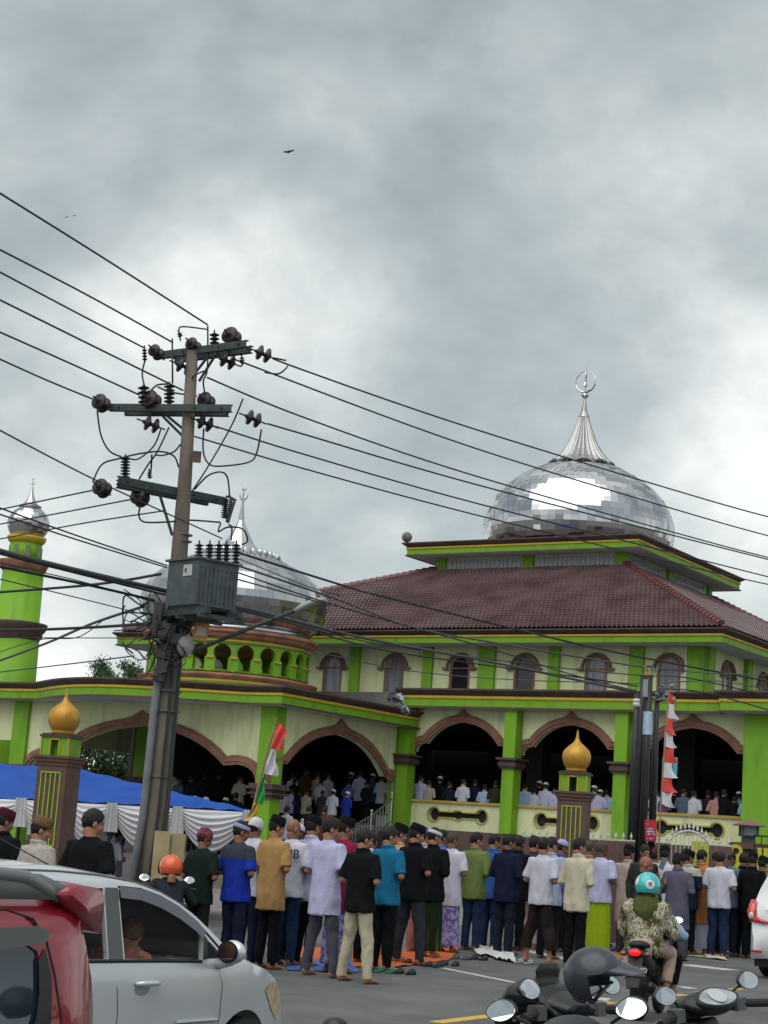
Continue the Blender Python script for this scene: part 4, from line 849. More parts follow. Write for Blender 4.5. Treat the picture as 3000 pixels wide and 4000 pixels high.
for a in ((2702, 2722, 3286), (2726, 2744, 3288), (2748, 2770, 3290)): ypan(*a)
ypan(2797, 2822, 3293, True); ypan(2850, 2902, 3300, True, True); ypan(2960, 2976, 3312); ypan(2984, 3000, 3314); ypan(3006, 3040, 3316)
sp = thing('garden_lantern', 'grey house-shaped lantern on a brown stepped post in front of the parapet', 'lantern', Vector((PY(2924, 3290, 38).x, PY(2924, 3290, 38).y, 0)))
c = PY(2924, 3262, 38).z; mb = MB(); mb.bb(-.3, .3, -.3, .3, 0, c - .24); mb.bb(-.42, .42, -.42, .42, c - .30, c - .26); mb.bb(-.36, .36, -.36, .36, c - .26, c - .17); mb.build('post', GBR, sp)
mb = MB(); mb.bb(-.12, .12, -.12, .12, c - .17, c - .02); mb.bb(-.19, .19, -.19, .19, c - .03, c); 
for sx in (-1, 1):
    for sy in (-1, 1): mb.bb(sx * .16 - .02, sx * .16 + .02, sy * .16 - .02, sy * .16 + .02, c, c + .2)
mb.build('lantern_frame', mat('dark_lantern', (.06, .065, .06), rough=.6), sp)
mb = MB(); mb.bb(-.15, .15, -.15, .15, c, c + .19); mb.build('pane', mat('lantern_glass', (.22, .27, .26), (.12, .15, .15), rough=.3, nscale=12), sp)
mb = MB(); mb.lathe([(.42, c + .19), (.42, c + .21), (.02, c + .34)], 4, fr=Matrix.Rotation(PI / 4, 3, 'Z')); mb.build('lantern_roof', mat('lantern_roof', (.16, .09, .07), rough=.7), sp)
cv = thing('garden_wall', 'low brown wall with black iron spikes at the right edge of the yard', 'wall', Vector((PY(2990, 3300, 36).x, 36, 0)))
z_ = PY(2990, 3270, 36).z; mb = MB(); mb.bb(-.25, 1.5, -.1, .1, 0, z_ - .3); mb.build('wall', GBR, cv)
mb = MB(); mb.bb(-.25, 1.5, -.02, .02, z_, z_ + .03); mb.bb(-.25, 1.5, -.02, .02, z_ - .2, z_ - .17)
for k in range(12): mb.tube([(-.22 + k * .14, 0, z_ - .3), (-.22 + k * .14, 0, z_ + .03)], .012, 5)
mb.build('iron_rail', mat('black_iron', (.015, .015, .015), rough=.5), cv)
# ================================================================ tent
tn = thing('tent', 'blue tarpaulin tent roof edged with white swagged cloth behind the concrete pole', 'tent', Vector((PY(450, 3150, 31.5).x, 31.5, 0)))
TW = lambda x, y, Y: PY(x, y, Y) - tn.location
fr_ = [(-120, 3106, 31.0), (0, 3117, 31.0), (300, 3130, 31.1), (560, 3143, 31.3), (800, 3157, 31.5), (975, 3168, 31.6)]
bk_ = [(-120, 2978, 36), (0, 2983, 36), (313, 3004, 35.4), (545, 3062, 34.2), (760, 3112, 33.0), (975, 3162, 31.9)]
def interp(L_, u): u *= len(L_) - 1; i = min(int(u), len(L_) - 2); t = u - i; return [L_[i][d] * (1 - t) + L_[i + 1][d] * t for d in range(3)]
rows = []
for i in range(41):
    u = i / 40; f_, b_ = TW(*interp(fr_, u)), TW(*interp(bk_, u)); row = []
    for j in range(13): v = j / 12; p = f_.lerp(b_, v); row.append(p - Vector((0, 0, .10 * math.sin(PI * v) * (1 + .4 * math.sin(u * 19))  + .015 * math.sin(u * 60 + v * 6))))
    e = row[-1]; row += [e + Vector((0, 1.5, -.25)), e + Vector((0, 3.5, -.7))]; rows.append(row)
mb = MB(); mb.smooth = True; mb.loft(rows, cap=False, closed=False); mb.build('tarpaulin', mat('blue_tarp', (.010, .055, .28), (.016, .08, .36), spec=.15, rough=.75, nscale=1.2, bump=.2, bscale=8, lo=.3, hi=.7), tn)
WCL = mat('white_drape', (.56, .56, .58), (.50, .50, .53), rough=.85, nscale=2)
nodes = [-95, 85, 265, 440, 697, 972]
for k in range(len(nodes) - 1):
    x0, x1 = nodes[k], nodes[k + 1]; n, m_ = 36, 44; rows = []
    for i in range(n + 1):
        u = i / n; px = x0 + (x1 - x0) * u; py = 3116 + (px) * .0545; top = TW(px, py, 30.96); row = []
        drop = .10 + .62 * math.sin(PI * min(max(u, 0), 1)) ** .85 * (1.0 if k != 1 else .8)
        for j in range(m_ + 1):
            v = j / m_; fold = math.sin(v * 2 * PI * 6.5 + .8 * math.sin(u * 5 + k)) ; amp = .028 * (.35 + math.sin(PI * u)) * min(1, v * 4)
            row.append(top + Vector((.02 * math.sin(v * 30) * 0, -.05 * v - amp * fold - .10 * math.sin(PI * v) * math.sin(PI * u), -(.02 + drop * v) )))
        rows.append(row)
    mb = MB(); mb.smooth = True; mb.loft(rows, cap=False, closed=False); mb.build('swag', WCL, tn)
for x in nodes[1:]:
    rows = []
    for j in range(13):
        v = j / 12; wd = .09 + .05 * v; top = TW(x, 3112 + x * .0545, 30.93) - Vector((0, .04, .5 * v))
        rows.append([top + Vector((wd * (i / 10 - .5) * 2, .035 * math.sin(i * 2.4 + x), 0)) for i in range(11)])
    mb = MB(); mb.smooth = True; mb.loft(rows, cap=False, closed=False); mb.build('drape_tail', WCL, tn)
mb = MB()
for x in (85, 440, 697, 965): a = TW(x, 3120 + x * .05, 31.15); mb.tube([(a.x, a.y, 0), a], .03, 8)
mb.build('tent_post', GST, tn)
# boards leaning by the pole
c = PY(665, 3400, 24.3); bd = thing('board_stack', 'two weathered plywood boards standing against the concrete pole', 'boards', Vector((c.x, c.y, 0)))
zt = PY(660, 3248, 24.3).z
for k, (x0, x1, dz, c1) in enumerate(((600, 662, 0, (.36, .30, .17)), (668, 722, -.02, (.30, .27, .17)))):
    a, b_ = PY(x0, 3300, 24.3 + .05 * k) - bd.location, PY(x1, 3300, 24.3 + .05 * k) - bd.location; mb = MB(); mb.bb(a.x, b_.x, a.y, a.y + .025, 0, zt + dz); mb.build('board', mat('plywood_%d' % k, c1, (.28, .17, .07), rough=.8, nscale=2, lo=.4, hi=.7), bd)
# rubbish bin at the head of the steps
c = Vector((3.8908, 56, 0)) + A2 * -3.62 + B2 * -.42; bn = thing('rubbish_bin', 'grey plastic bin with black swing lid at the head of the porch steps', 'bin', (c.x, c.y, FLZ - .001), -YAW)
mb = MB(); mb.box((0, 0, .17), (.30, .26, .34), taper=1.12); mb.build('body', mat('bin_grey', (.26, .31, .33), (.2, .25, .27), rough=.5, nscale=20), bn)
mb = MB(); mb.box((0, 0, .37), (.36, .32, .06)); mb.box((0, 0, .43), (.34, .30, .08), taper=.5); mb.build('lid', mat('bin_lid', (.03, .035, .04), rough=.4), bn)
# ================================================================ trees beyond the porch
LF = [mat('leaf_%d' % i, c, rough=.7) for i, c in enumerate(((.035, .085, .03), (.06, .12, .04), (.022, .055, .022)))]
def tree(x, y, Y, r, h, lb, n=5200, sc_=1.0, seed=1):
    rd = random.Random(seed); c = PY(x, y, Y); t = thing('tree', lb, 'tree', (c.x, c.y, 0), group='trees behind the porch'); mb = MB(); mb.tube([(0, 0, 0), (.1, 0, c.z * .5), (0, .1, c.z)], [.16, .12, .06], 8)
    cl = [Vector((rd.gauss(0, r * .5), rd.gauss(0, r * .5), c.z + rd.uniform(-h, h))) for _ in range(26)]
    for q in cl: mb.tube([(0, 0, c.z * .6), tuple(q)], [.05, .012], 5)
    mb.build('trunk', mat('bark', (.08, .06, .045), rough=.9), t); mb = MB()
    for i in range(n):
        q = cl[rd.randrange(len(cl))]; mb.cur = rd.choice((0, 0, 1, 2)); p = q + Vector((rd.gauss(0, r * .16), rd.gauss(0, r * .16), rd.gauss(0, r * .13))); s_ = rd.uniform(.035, .085) * sc_
        f = Euler((rd.uniform(0, 6), rd.uniform(0, 6), rd.uniform(0, 6))).to_matrix(); mb.add([p + f @ Vector(v) * s_ for v in ((-1, 0, 0), (0, -.5, 0), (1.2, 0, 0), (0, .5, .1))], [(0, 1, 2, 3)])
    mb.build('crown', LF, t, recalc=False)
tree(452, 2665, 80, 1.25, .9, 'small bushy tree top showing above the porch roof left of the pole', seed=2)
tree(330, 2985, 76, 2.6, 1.7, 'dark leafy tree seen through the left porch arch, nearest the brown pillar', 7000, 1.5, 3)
tree(455, 2990, 78, 2.2, 1.8, 'dark leafy tree seen through the left porch arch beside the pole', 6000, 1.5, 4)
tree(215, 3000, 77, 2.2, 1.6, 'dark leafy tree seen behind the gold pillar dome, at the left', 6000, 1.5, 6)
# far ridge behind everything, low over the horizon
mb = MB(); rr_ = random.Random(8); xs = [-900 + 30 * i for i in range(61)]; top = [(x, 900, 22 + 14 * noise.noise(Vector((x * .004, 0, 0))) + 3 * noise.noise(Vector((x * .03, 4, 0)))) for x in xs]
mb.loft([[Vector((x, 880, -2)) for x in xs], [Vector(p) for p in top], [Vector((x, 1100, -2)) for x in xs]], cap=False, closed=False); tag(mb.build('hills', mat('far_wood', (.03, .05, .035), rough=.95), loc=(0, 0, 0)), kind='structure')
# birds
for i, (x, y, s_) in enumerate(((1128, 590, 1.0), (260, 848, .35), (290, 842, .3))):
    c = PY(x, y, 90); mb = MB(); rows = [[c + Vector((t * 1.0 * s_ * .28, 0, .10 * s_ * (abs(t) ** .7) * (1 if i else .4) + t * .07 * s_)) + Vector((0, k * .07 * s_ * (1.2 - abs(t)), 0)) + Vector((0, 0, -.03 * s_ * k)) for k in (0, 1, 2)] for t in [-1 + .2 * j for j in range(11)]]
    mb.loft(rows, cap=False, closed=False); mb.tube([c + Vector((0, -.05, 0)), c + Vector((0, .22 * s_, -.02))], [.03 * s_ + .01, .01], 6); tag(mb.build('bird', CER2), ('large dark bird gliding high in the middle of the clouds', 'tiny bird at the left, the nearer to the left edge of the pair', 'tiny bird at the left, the further from the left edge of the pair')[i], 'bird')
# ================================================================ people
SKN = [mat('skin_%d' % i, c, d, rough=.55, nscale=9) for i, (c, d) in enumerate((((.33, .155, .09), (.28, .125, .072)), ((.22, .10, .06), (.18, .08, .048)), ((.11, .05, .032), (.085, .04, .027))))]
HAI = mat('black_hair', (.008, .008, .009), (.02, .018, .017), rough=.55, nscale=60, stretch=(1, 1, .3), bump=.5, bscale=120, spec=.25)
HAG = mat('grey_brown_hair', (.03, .022, .018), (.07, .055, .045), rough=.7, nscale=50, bump=.5, bscale=120)
def fab(c, c2=None, **k):
    c = lin(c) if isinstance(c, str) else c
    d = tuple(v * .82 for v in c) if c2 is None else (lin(c2) if isinstance(c2, str) else c2)
    nm = 'fabric_%02x%02x%02x%s' % (*[int(min(v, 1) * 255) for v in c], '' if c2 is None else 'p%d' % int(sum(d) * 99))
    kw = dict(rough=.88, nscale=3.5, bump=.35, bscale=38, spec=.12, lo=.35, hi=.7); kw.update(k); return mat(nm, c, d, **kw)
def V(*a): return Vector(a)
def seg(mb, pts, r, n=12, ry=None): mb.tube(pts, r, n, ry=ry)
def ell(cx, cy, z, rx, ry, n=24, e=2.3):
    out = []
    for i in range(n):
        a = 2 * PI * i / n; c, s_ = math.cos(a), math.sin(a)
        out.append(V(cx + rx * math.copysign(abs(c) ** (2 / e), c), cy + ry * math.copysign(abs(s_) ** (2 / e), s_), z))
    return out
def capsule(mb, a, b, ra, rb, n=12):
    a, b = Vector(a), Vector(b); mb.tube([a, b], [ra, rb], n); mb.ball(a, ra, n, 8); mb.ball(b, rb, n, 8)
def hand(mb, w, d, palm_n, s_=1):              # wrist, finger direction, palm normal
    d = d.normalized(); nrm = palm_n.normalized(); sd_ = d.cross(nrm).normalized() * s_
    f = Matrix((sd_, d, nrm)).transposed(); mb.ball(w + d * .045, (.038, .052, .017), 12, 8, f)
    for k, (o, L_) in enumerate(((-.028, .062), (-.010, .075), (.010, .072), (.027, .056))):
        a = w + d * .078 + sd_ * o; b = a + d * L_ * .5 + nrm * .008; c = b + d * L_ * .38 + nrm * .022; mb.tube([a - d * .02, a, b, c], [.009, .009, .0085, .006], 8)
    a = w + d * .03 - sd_ * .032; mb.tube([a, a - sd_ * .018 + d * .025 + nrm * .01, a - sd_ * .014 + d * .05 + nrm * .022], [.012, .010, .008], 8)
def head_M(pitch, yaw, hc=V(0, .015, 1.60)): return hc, Euler((-math.radians(pitch), 0, math.radians(yaw))).to_matrix()
def head(mb, hc, hm):
    q = lambda *a: hc + hm @ V(*a)
    mb.ball(q(0, -.012, .018), (.074, .092, .096), 18, 12, hm); mb.ball(q(0, .030, -.045), (.060, .066, .075), 16, 10, hm); mb.ball(q(0, .055, -.088), (.03, .032, .026), 12, 8, hm)
    mb.tube([q(0, .085, .01), q(0, .106, -.028), q(0, .098, -.04)], [.009, .015, .016], 8)
    for s_ in (-1, 1):
        mb.ball(q(s_ * .077, -.005, -.02), (.010, .022, .033), 10, 8, hm); mb.ball(q(s_ * .038, .066, -.03), (.02, .02, .018), 10, 6, hm)
    mb.ball(q(0, .092, -.068), (.024, .012, .008), 10, 6, hm); mb.ball(q(0, .080, .022), (.05, .016, .01), 12, 6, hm)
    mb.tube([q(0, -.02, -.06), V(hc.x * .5, -.012, hc.z - .13), V(0, -.01, hc.z - .20)], [.056, .056, .062], 14)
def hair_mesh(hc, hm, k=1.05, cut=-.052, sl=1.35, nap=-.125):
    mb = MB(); mb.smooth = True; n, m = 36, 26; vv = []; ff = []
    for i in range(m + 1):
        t = PI * i / m
        for j in range(n):
            a = 2 * PI * j / n; p = V(.077 * k * math.sin(t) * math.cos(a), .095 * k * math.sin(t) * math.sin(a), -.101 * k * math.cos(t)); p.y -= .012; p.z += .018
            lim = max(sl * p.y + cut, nap); d = p.z - lim; e = min(max(d / .02, 0), 1); sc_ = .86 + .14 * e; sc_ += .035 * noise.noise(p * 28) * e + .06 * noise.noise(p * 75) * e
            vv.append(hc + hm @ (V(0, -.012, .018) + (p - V(0, -.012, .018)) * sc_))
    for i in range(m):
        for j in range(n): ff.append((i * n + j, i * n + (j + 1) % n, (i + 1) * n + (j + 1) % n, (i + 1) * n + j))
    mb.add(vv, ff); me = mb.mesh('hair', [None]); mb.fix(me); me.polygons.foreach_set('use_smooth', [True] * len(me.polygons)); return me
def cap_mesh(kind, hc, hm):
    mb = MB(); mb.smooth = True
    def rg(z, rx, ry, dy=-.012): return [hc + hm @ p for p in ell(0, dy, z, rx * .955, ry * .955, 28, 2.1)]
    if kind == 'peci': mb.loft([rg(.030, .084, .104), rg(.036, .0875, .108), rg(.075, .086, .106), rg(.118, .078, .100), rg(.128, .070, .092)])
    elif kind == 'kufi': mb.loft([rg(.028, .084, .104), rg(.034, .088, .108), rg(.070, .0865, .105), rg(.095, .074, .09), rg(.116, .05, .06), rg(.125, .02, .025)])
    elif kind == 'band': mb.loft([rg(.022, .085, .105), rg(.03, .091, .111), rg(.066, .089, .109), rg(.07, .083, .102)])
    elif kind == 'knit':
        mb.loft([rg(-.015, .086, .105), rg(.0, .093, .112), rg(.05, .094, .113), rg(.09, .078, .095), rg(.120, .05, .06), rg(.130, .02, .022)])
    elif kind == 'brim':
        mb.loft([rg(-.012, .084, .104), rg(.0, .088, .108), rg(.05, .088, .107), rg(.09, .074, .088), rg(.116, .04, .05), rg(.122, .01, .012)])
        br = [hc + hm @ V(.075 * math.cos(t), -.07 - .10 * abs(math.sin(t)) ** .8 if True else 0, -.004 - .02 * abs(math.sin(t))) for t in [PI * i / 14 for i in range(15)]]
        mb.loft([br, [p + hm @ V(0, 0, .012) for p in br]], closed=False); mb.add(br, [tuple(range(15))])
    me = mb.mesh(kind, [None]); mb.fix(me); me.polygons.foreach_set('use_smooth', [True] * len(me.polygons)); return me
ARMS = {'fold': [(V(.165, -.005, 1.375), V(.250, -.03, 1.13), V(.075, .165, 1.10))], 'side': [(V(.165, -.005, 1.375), V(.235, -.03, 1.13), V(.245, .04, .88))], 'phone': [(V(.165, -.005, 1.375), V(.25, .03, 1.15), V(.13, .25, 1.36))]}
def body_mesh(pose='fold', stance=.10, hp=16, hy=0):
    mb = MB(); mb.loft([ell(0, 0, z, rx, ry, 20) for z, rx, ry in ((.84, .10, .07), (.92, .12, .08), (1.04, .12, .08), (1.2, .145, .10), (1.34, .13, .085), (1.41, .09, .06), (1.455, .055, .05))])
    hc, hm = head_M(hp, hy); head(mb, hc, hm)
    for s_ in (-1, 1):
        m = lambda p: V(p.x * s_, p.y, p.z); a, e, w_ = ARMS[pose][0]
        capsule(mb, m(a), m(e), .040, .040); capsule(mb, m(e), m(w_), .041, .027)
        if pose == 'fold': hand(mb, m(w_), V(-s_ * .9, .30 - .05 * s_, .02 * s_), V(0, -1, -.1), s_)
        elif pose == 'side': hand(mb, m(w_), V(0, .1, -1), V(-s_, 0, 0), s_)
        else: hand(mb, m(w_), V(-.2 * s_, .3, .9), V(-s_ * .4, -.8, .3), s_)
        sx = s_ * stance
        mb.tube([V(s_ * .08, 0, .90), V(s_ * (.08 + stance) / 2, .012, .48), V(sx, -.012, .09)], [.06, .042, .034], 14)
        mb.ball((sx, -.018, .06), (.035, .045, .05), 12, 8)
        mb.tube([V(sx, -.065, .036), V(sx, -.02, .048), V(sx + s_ * .008, .06, .04), V(sx + s_ * .014, .135, .022), V(sx + s_ * .014, .17, .016)], [.026, .034, .041, .045, .03], 12, ry=[.03, .045, .036, .018, .012])
        for k in range(5): mb.ball((sx + s_ * (.014 + .017 * (k - 2)), .172 - .010 * abs(k - 1.2), .014), (.010, .02, .011), 8, 6)
    return fuse(mb, .0085, 4, 'body'), hc, hm
def wrinkle(me, amp, sx=10, sz=4, seed=0, lowz=None, bias=1.0):
    bm = bmesh.new(); bm.from_mesh(me); bm.normal_update()
    for v in bm.verts:
        p = v.co; n = noise.noise(V(p.x * sx + seed, p.y * sx, p.z * sz + p.x * 3)) + .5 * noise.noise(V(p.x * sx * 2.2, p.y * sx * 2.2 + seed, p.z * sz * 2.6 - p.x * 6)); k = amp
        if lowz is not None: k = amp * (1 + bias * max(0, 1 - abs(p.z - lowz) / .15))
        n = -abs(n) if n < 0 else n; v.co = p + v.normal * n * k
    bm.to_mesh(me); bm.free(); return me
def top_mesh(kind, pose='fold', seed=0):
    hem = {'tee': .80, 'shirt': .74, 'tunic': .66, 'kurta': .50, 'robe': .16, 'polo': .78}[kind]; long_ = kind in ('shirt', 'kurta', 'robe'); mb = MB()
    R_ = [(1.475, .068, .062, -.008), (1.455, .085, .07, -.005), (1.438, .118, .08, 0), (1.415, .158, .098, 0), (1.375, .182, .112, 0), (1.30, .188, .122, 0), (1.18, .180, .124, .0), (1.06, .174, .124, 0), (.96, .18, .130, .0), (.84, .192, .140, 0)]
    if hem < .8: R_ += [(z, .192 + (.84 - z) * .06, .140 + (.84 - z) * .04, 0) for z in [.84 - (.84 - hem) * t for t in (.35, .7, 1)]]
    else: R_[-1] = (hem, .193, .143, 0)
    mb.loft([ell(0, y, z, rx, ry, 26, 2.35) for z, rx, ry, y in R_])
    for s_ in (-1, 1):
        a, e, w_ = [V(p.x * s_, p.y, p.z) for p in ARMS[pose][0]]; ai = V(s_ * .10, 0, 1.385); a = a + V(s_ * .012, 0, .018)
        mb.ball(a - V(s_ * .016, 0, .020), .062, 14, 10)
        if long_: mb.tube([ai, a, a.lerp(e, .6), e + V(s_ * .004, -.01, 0), e.lerp(w_, .5), e.lerp(w_, .93)], [.06, .062, .058, .056, .050, .042], 14)
        else: mb.tube([ai, a, a.lerp(e, .5), a.lerp(e, .90)], [.06, .064, .066, .073], 14)
    if kind in ('polo', 'shirt', 'kurta'): mb.tube([V(.072 * math.cos(t), -.006 + .066 * math.sin(t), 1.472 + .012 * (math.sin(t) < 0)) for t in [2 * PI * i / 18 for i in range(19)]], .017, 8)
    me = fuse(mb, .0125, 4, 'shirt'); return wrinkle(me, .015, 7, 3.0, seed, hem + .1)
def leg_mesh(kind, seed=0):
    mb = MB()
    if kind == 'sarong':
        mb.loft([ell(0, 0, z, rx, ry, 28, 2.5) for z, rx, ry in ((1.0, .14, .09), (.9, .155, .105), (.78, .165, .115), (.6, .178, .13), (.3, .19, .145), (.10, .195, .145))]); me = fuse(mb, .013, 3, 'sarong'); return wrinkle(me, .013, 9, 1.2, seed)
    st, kn, an, zb = {'trousers': (.10, .073, .060, .045), 'wide': (.20, .085, .085, .20), 'loose': (.12, .09, .082, .06), 'spread': (.19, .074, .058, .05)}[kind]
    mb.loft([ell(0, 0, z, rx, ry, 22) for z, rx, ry in ((1.0, .14, .09), (.93, .155, .105), (.84, .16, .115), (.78, .13, .1))])
    for s_ in (-1, 1): mb.tube([V(s_ * .082, -.0, .90), V(s_ * .088, -.004, .78), V(s_ * (.06 + st) / 1.9, .01, .50), V(s_ * st, -.012, zb + .1), V(s_ * st, -.012, zb)], [.080, .086, kn, an, an], 16)
    me = fuse(mb, .0115, 4, 'trousers'); return wrinkle(me, .013, 8, 4.5, seed, .5)
BODY = {}; HAIR = {}; CAPS = {}; TOPS = {}; LEGS = {}
def get_body(pose, st, hy):
    k = (pose, st, hy)
    if k not in BODY: BODY[k] = body_mesh(pose, st, 18 if hy else 16, hy)
    return BODY[k]
def cached(D_, k, f):
    if k not in D_: D_[k] = f()
    return D_[k]
def person(lb, loc, rz, scale, top, tc_, leg, lc, cap=None, cc=None, skin=0, hy=0, pose='fold', group=None, hair=HAI, wide=1.0, cuff=None, feet=True):
    st = {'trousers': .10, 'wide': .20, 'loose': .12, 'spread': .19, 'sarong': .10}[leg]; hy = hy or (0, 14, -14)[len(lb) % 3]; bm_, hc, hm = get_body(pose, st, hy)
    r = thing('person', lb, 'person', loc, rz, group); r.scale = (scale * wide * .955, scale * wide, scale)
    inst('body', bm_, r, SKN[skin])
    if cap != 'bald' and hair: inst('hair', cached(HAIR, hy, lambda: hair_mesh(hc, hm)), r, hair)
    if cap and cap != 'bald': inst({'peci': 'cap', 'kufi': 'skullcap', 'band': 'skullcap', 'knit': 'knitted_cap', 'brim': 'baseball_cap'}[cap], cached(CAPS, (cap, hy), lambda: cap_mesh(cap, hc, hm)), r, cc)
    sd = len(TOPS) % 5
    inst({'tee': 't_shirt', 'polo': 'polo_shirt', 'shirt': 'shirt', 'tunic': 'tunic', 'kurta': 'tunic', 'robe': 'robe'}[top], cached(TOPS, (top, pose, hash(lb) % 2 if False else len(lb) % 2), lambda: top_mesh(top, pose, 3.1 * (len(lb) % 2))), r, tc_)
    if top != 'robe': inst('sarong' if leg == 'sarong' else 'trousers', cached(LEGS, (leg, len(lb) % 2), lambda: leg_mesh(leg, 2.7 * (len(lb) % 2))), r, lc)
    return r
PEC = fab((.008, .008, .009), bump=.1); PECB = fab((.05, .035, .03)); WCAP = fab((.55, .55, .6)); LAV = fab((.42, .42, .60)); WTE = fab((.50, .51, .60))
BLKF = fab((.006, .007, .009)); NAV = fab((.010, .014, .035)); JEAN = fab((.012, .022, .06), (.02, .035, .085), nscale=6); DJEAN = fab((.012, .017, .03)); GRYT = fab((.075, .075, .095), (.055, .055, .07))
SAR_P = fab((.30, .28, .50), (.13, .10, .26), nscale=14, lo=.48, hi=.54); SAR_G = fab((.06, .10, .02), (.012, .02, .01), nscale=5, stretch=(2, 2, .15), lo=.46, hi=.54); LIME = fab((.27, .38, .012)); KHA = fab((.44, .40, .29), (.36, .33, .24))
def at_feet(x, yt, yf):
    g = G(x - .035 * (yf - yt), yf, 0); g = G(x - .035 * (yf - yt), yf, gz(g.y)); return g, PY(x, yt, g.y).z
def at_depth(x, yt, D):
    q = P(x, yt, D); x2, y2 = q.x, q.y; q2 = Vector((x2, y2, gz(y2))); return q2, q.z
FACE = -YAW
def crowd(lb, x, yt, yf, D, top, tcol, leg, lcol, cap=None, cc=None, skin=0, hy=0, dy=0, wide=1.0, **k):
    g, zt = at_feet(x, yt, yf) if yf else at_depth(x, yt, D); h = zt - g.z; tall = {None: 1.705, 'bald': 1.70, 'peci': 1.735, 'kufi': 1.725, 'band': 1.705, 'knit': 1.725, 'brim': 1.72}[cap]
    s_ = h / tall; s_ = min(max(s_, .86), 1.12); rq = random.Random(x); return person(lb, g, FACE + math.radians(dy + rq.uniform(-9, 9)), s_, top, tcol, leg, lcol, cap, cc, skin, hy, wide=wide, **k)
def yoke(nm, c1, c2, z):
    m = fab(c1).copy(); m.name = nm; t = m.node_tree; b = t.nodes['Principled BSDF']; src = b.inputs['Base Color'].links[0].from_socket
    co = t.nodes.new('ShaderNodeTexCoord'); sp_ = t.nodes.new('ShaderNodeSeparateXYZ'); t.links.new(co.outputs['Object'], sp_.inputs[0]); g = t.nodes.new('ShaderNodeMath'); g.operation = 'GREATER_THAN'; g.inputs[1].default_value = z; t.links.new(sp_.outputs[2], g.inputs[0])
    mx_ = t.nodes.new('ShaderNodeMix'); mx_.data_type = 'RGBA'; t.links.new(g.outputs[0], mx_.inputs['Factor']); t.links.new(src, mx_.inputs['A']); mx_.inputs['B'].default_value = (*c2, 1); t.links.new(mx_.outputs['Result'], b.inputs['Base Color']); return m
JER = yoke('jersey_with_yoke', (.012, .030, .28), (.035, .04, .055), 1.29); VST = yoke('vest_with_pale_shoulders', (.010, .014, .036), (.36, .35, .30), 1.31)
gA = 'men praying in the rows on the road'
C_ = crowd
# ---- left of the concrete pole
C_('man in black shirt and maroon cap, cut by the left edge of the photo', 22, 3158, None, 18.3, 'shirt', BLKF, 'trousers', BLKF, 'peci', fab((.05, .012, .02)), 1, -30, group=gA)
C_('man in cream lace shirt and brown cap behind the silver car', 162, 3187, None, 17.0, 'shirt', fab((.40, .37, .34), (.28, .25, .23), nscale=22), 'trousers', BLKF, 'peci', fab((.16, .09, .04)), 0, -30, wide=1.05, group=gA)
C_('man with thick black hair in a black t-shirt behind the silver car roof', 365, 3166, None, 16.2, 'tee', BLKF, 'trousers', BLKF, None, None, 0, -30, wide=1.08, group=gA)
C_('man in white shirt standing in the shade under the tent swags', 432, 3236, None, 31.5, 'shirt', WTE, 'trousers', BLKF, None, None, 1, 0, 40)
C_('man in grey shirt under the tent beside the man in white', 465, 3245, None, 33.5, 'shirt', fab((.22, .22, .27)), 'trousers', GRYT, None, None, 1, 0, -20)
C_('man in dark green t-shirt wearing a pink patterned knitted cap', 772, 3232, 3790, None, 'tee', fab((.010, .018, .014)), 'trousers', fab((.02, .02, .02)), 'knit', fab((.22, .06, .08), (.04, .015, .02), nscale=40, lo=.46, hi=.54), 1, -30, 8, group=gA)
C_('man in royal blue jersey with grey yoke and a pale blue skullcap band', 915, 3210, 3800, None, 'tee', JER, 'trousers', NAV, 'band', fab((.25, .30, .45)), 1, -30, 0, 1.02, group=gA)
C_('person in white shirt and backward white baseball cap behind the tan tunic', 1000, 3193, None, 22.4, 'tee', WTE, 'trousers', NAV, 'brim', WCAP, 1, 0, 0, group=gA)
C_('man in tan tunic and black cap, black trousers', 1056, 3183, 3785, None, 'tunic', fab((.36, .215, .085)), 'trousers', BLKF, 'peci', PEC, 0, -30, 4, .96, group=gA)
mbm = C_('shaven-headed man in white baseball jersey with navy letters, blue jeans', 1124, 3203, 3772, None, 'tee', WTE, 'trousers', JEAN, 'bald', None, 1, -30, 0, 1.02, group=gA)
C_('dark-skinned man in white skullcap and navy shirt behind the shaven head', 1163, 3215, None, 23.8, 'shirt', NAV, 'trousers', BLKF, 'kufi', WCAP, 2, 0, 0, group=gA)
C_('man in black cap and pale collared shirt just left of the lavender shirt', 1224, 3184, None, 23.0, 'shirt', LAV, 'trousers', BLKF, 'peci', PEC, 0, 0, 0, group=gA)
C_('man in lavender shirt and brown cap with grey jeans', 1268, 3187, 3815, None, 'tunic', LAV, 'spread', GRYT, 'peci', PECB, 0, -30, 6, 1.0, group=gA)
C_('man in maroon polo and tall black cap over a lilac sarong', 1352, 3183, None, 22.2, 'tunic', fab((.20, .015, .05)), 'sarong', SAR_P, 'peci', PEC, 1, -30, 0, 1.02, group=gA)
C_('man in black polo and cream chinos standing nearest the road', 1405, 3240, 3838, None, 'polo', BLKF, 'spread', KHA, None, None, 0, -30, -4, 1.03, group=gA)
C_('man in teal polo with black cuffs and black trousers', 1505, 3232, 3792, None, 'polo', fab((.012, .13, .25)), 'trousers', BLKF, None, None, 0, -30, 0, 1.05, group=gA)
C_('man in white shirt seen between the black polo and the teal polo', 1452, 3255, None, 24.2, 'shirt', WTE, 'trousers', BLKF, None, None, 1, 0, 0, group=gA)
C_('man in peach shirt and flat black cap', 1562, 3216, None, 25.3, 'shirt', fab((.48, .30, .18)), 'trousers', NAV, 'peci', PEC, 0, -30, 0, group=gA)
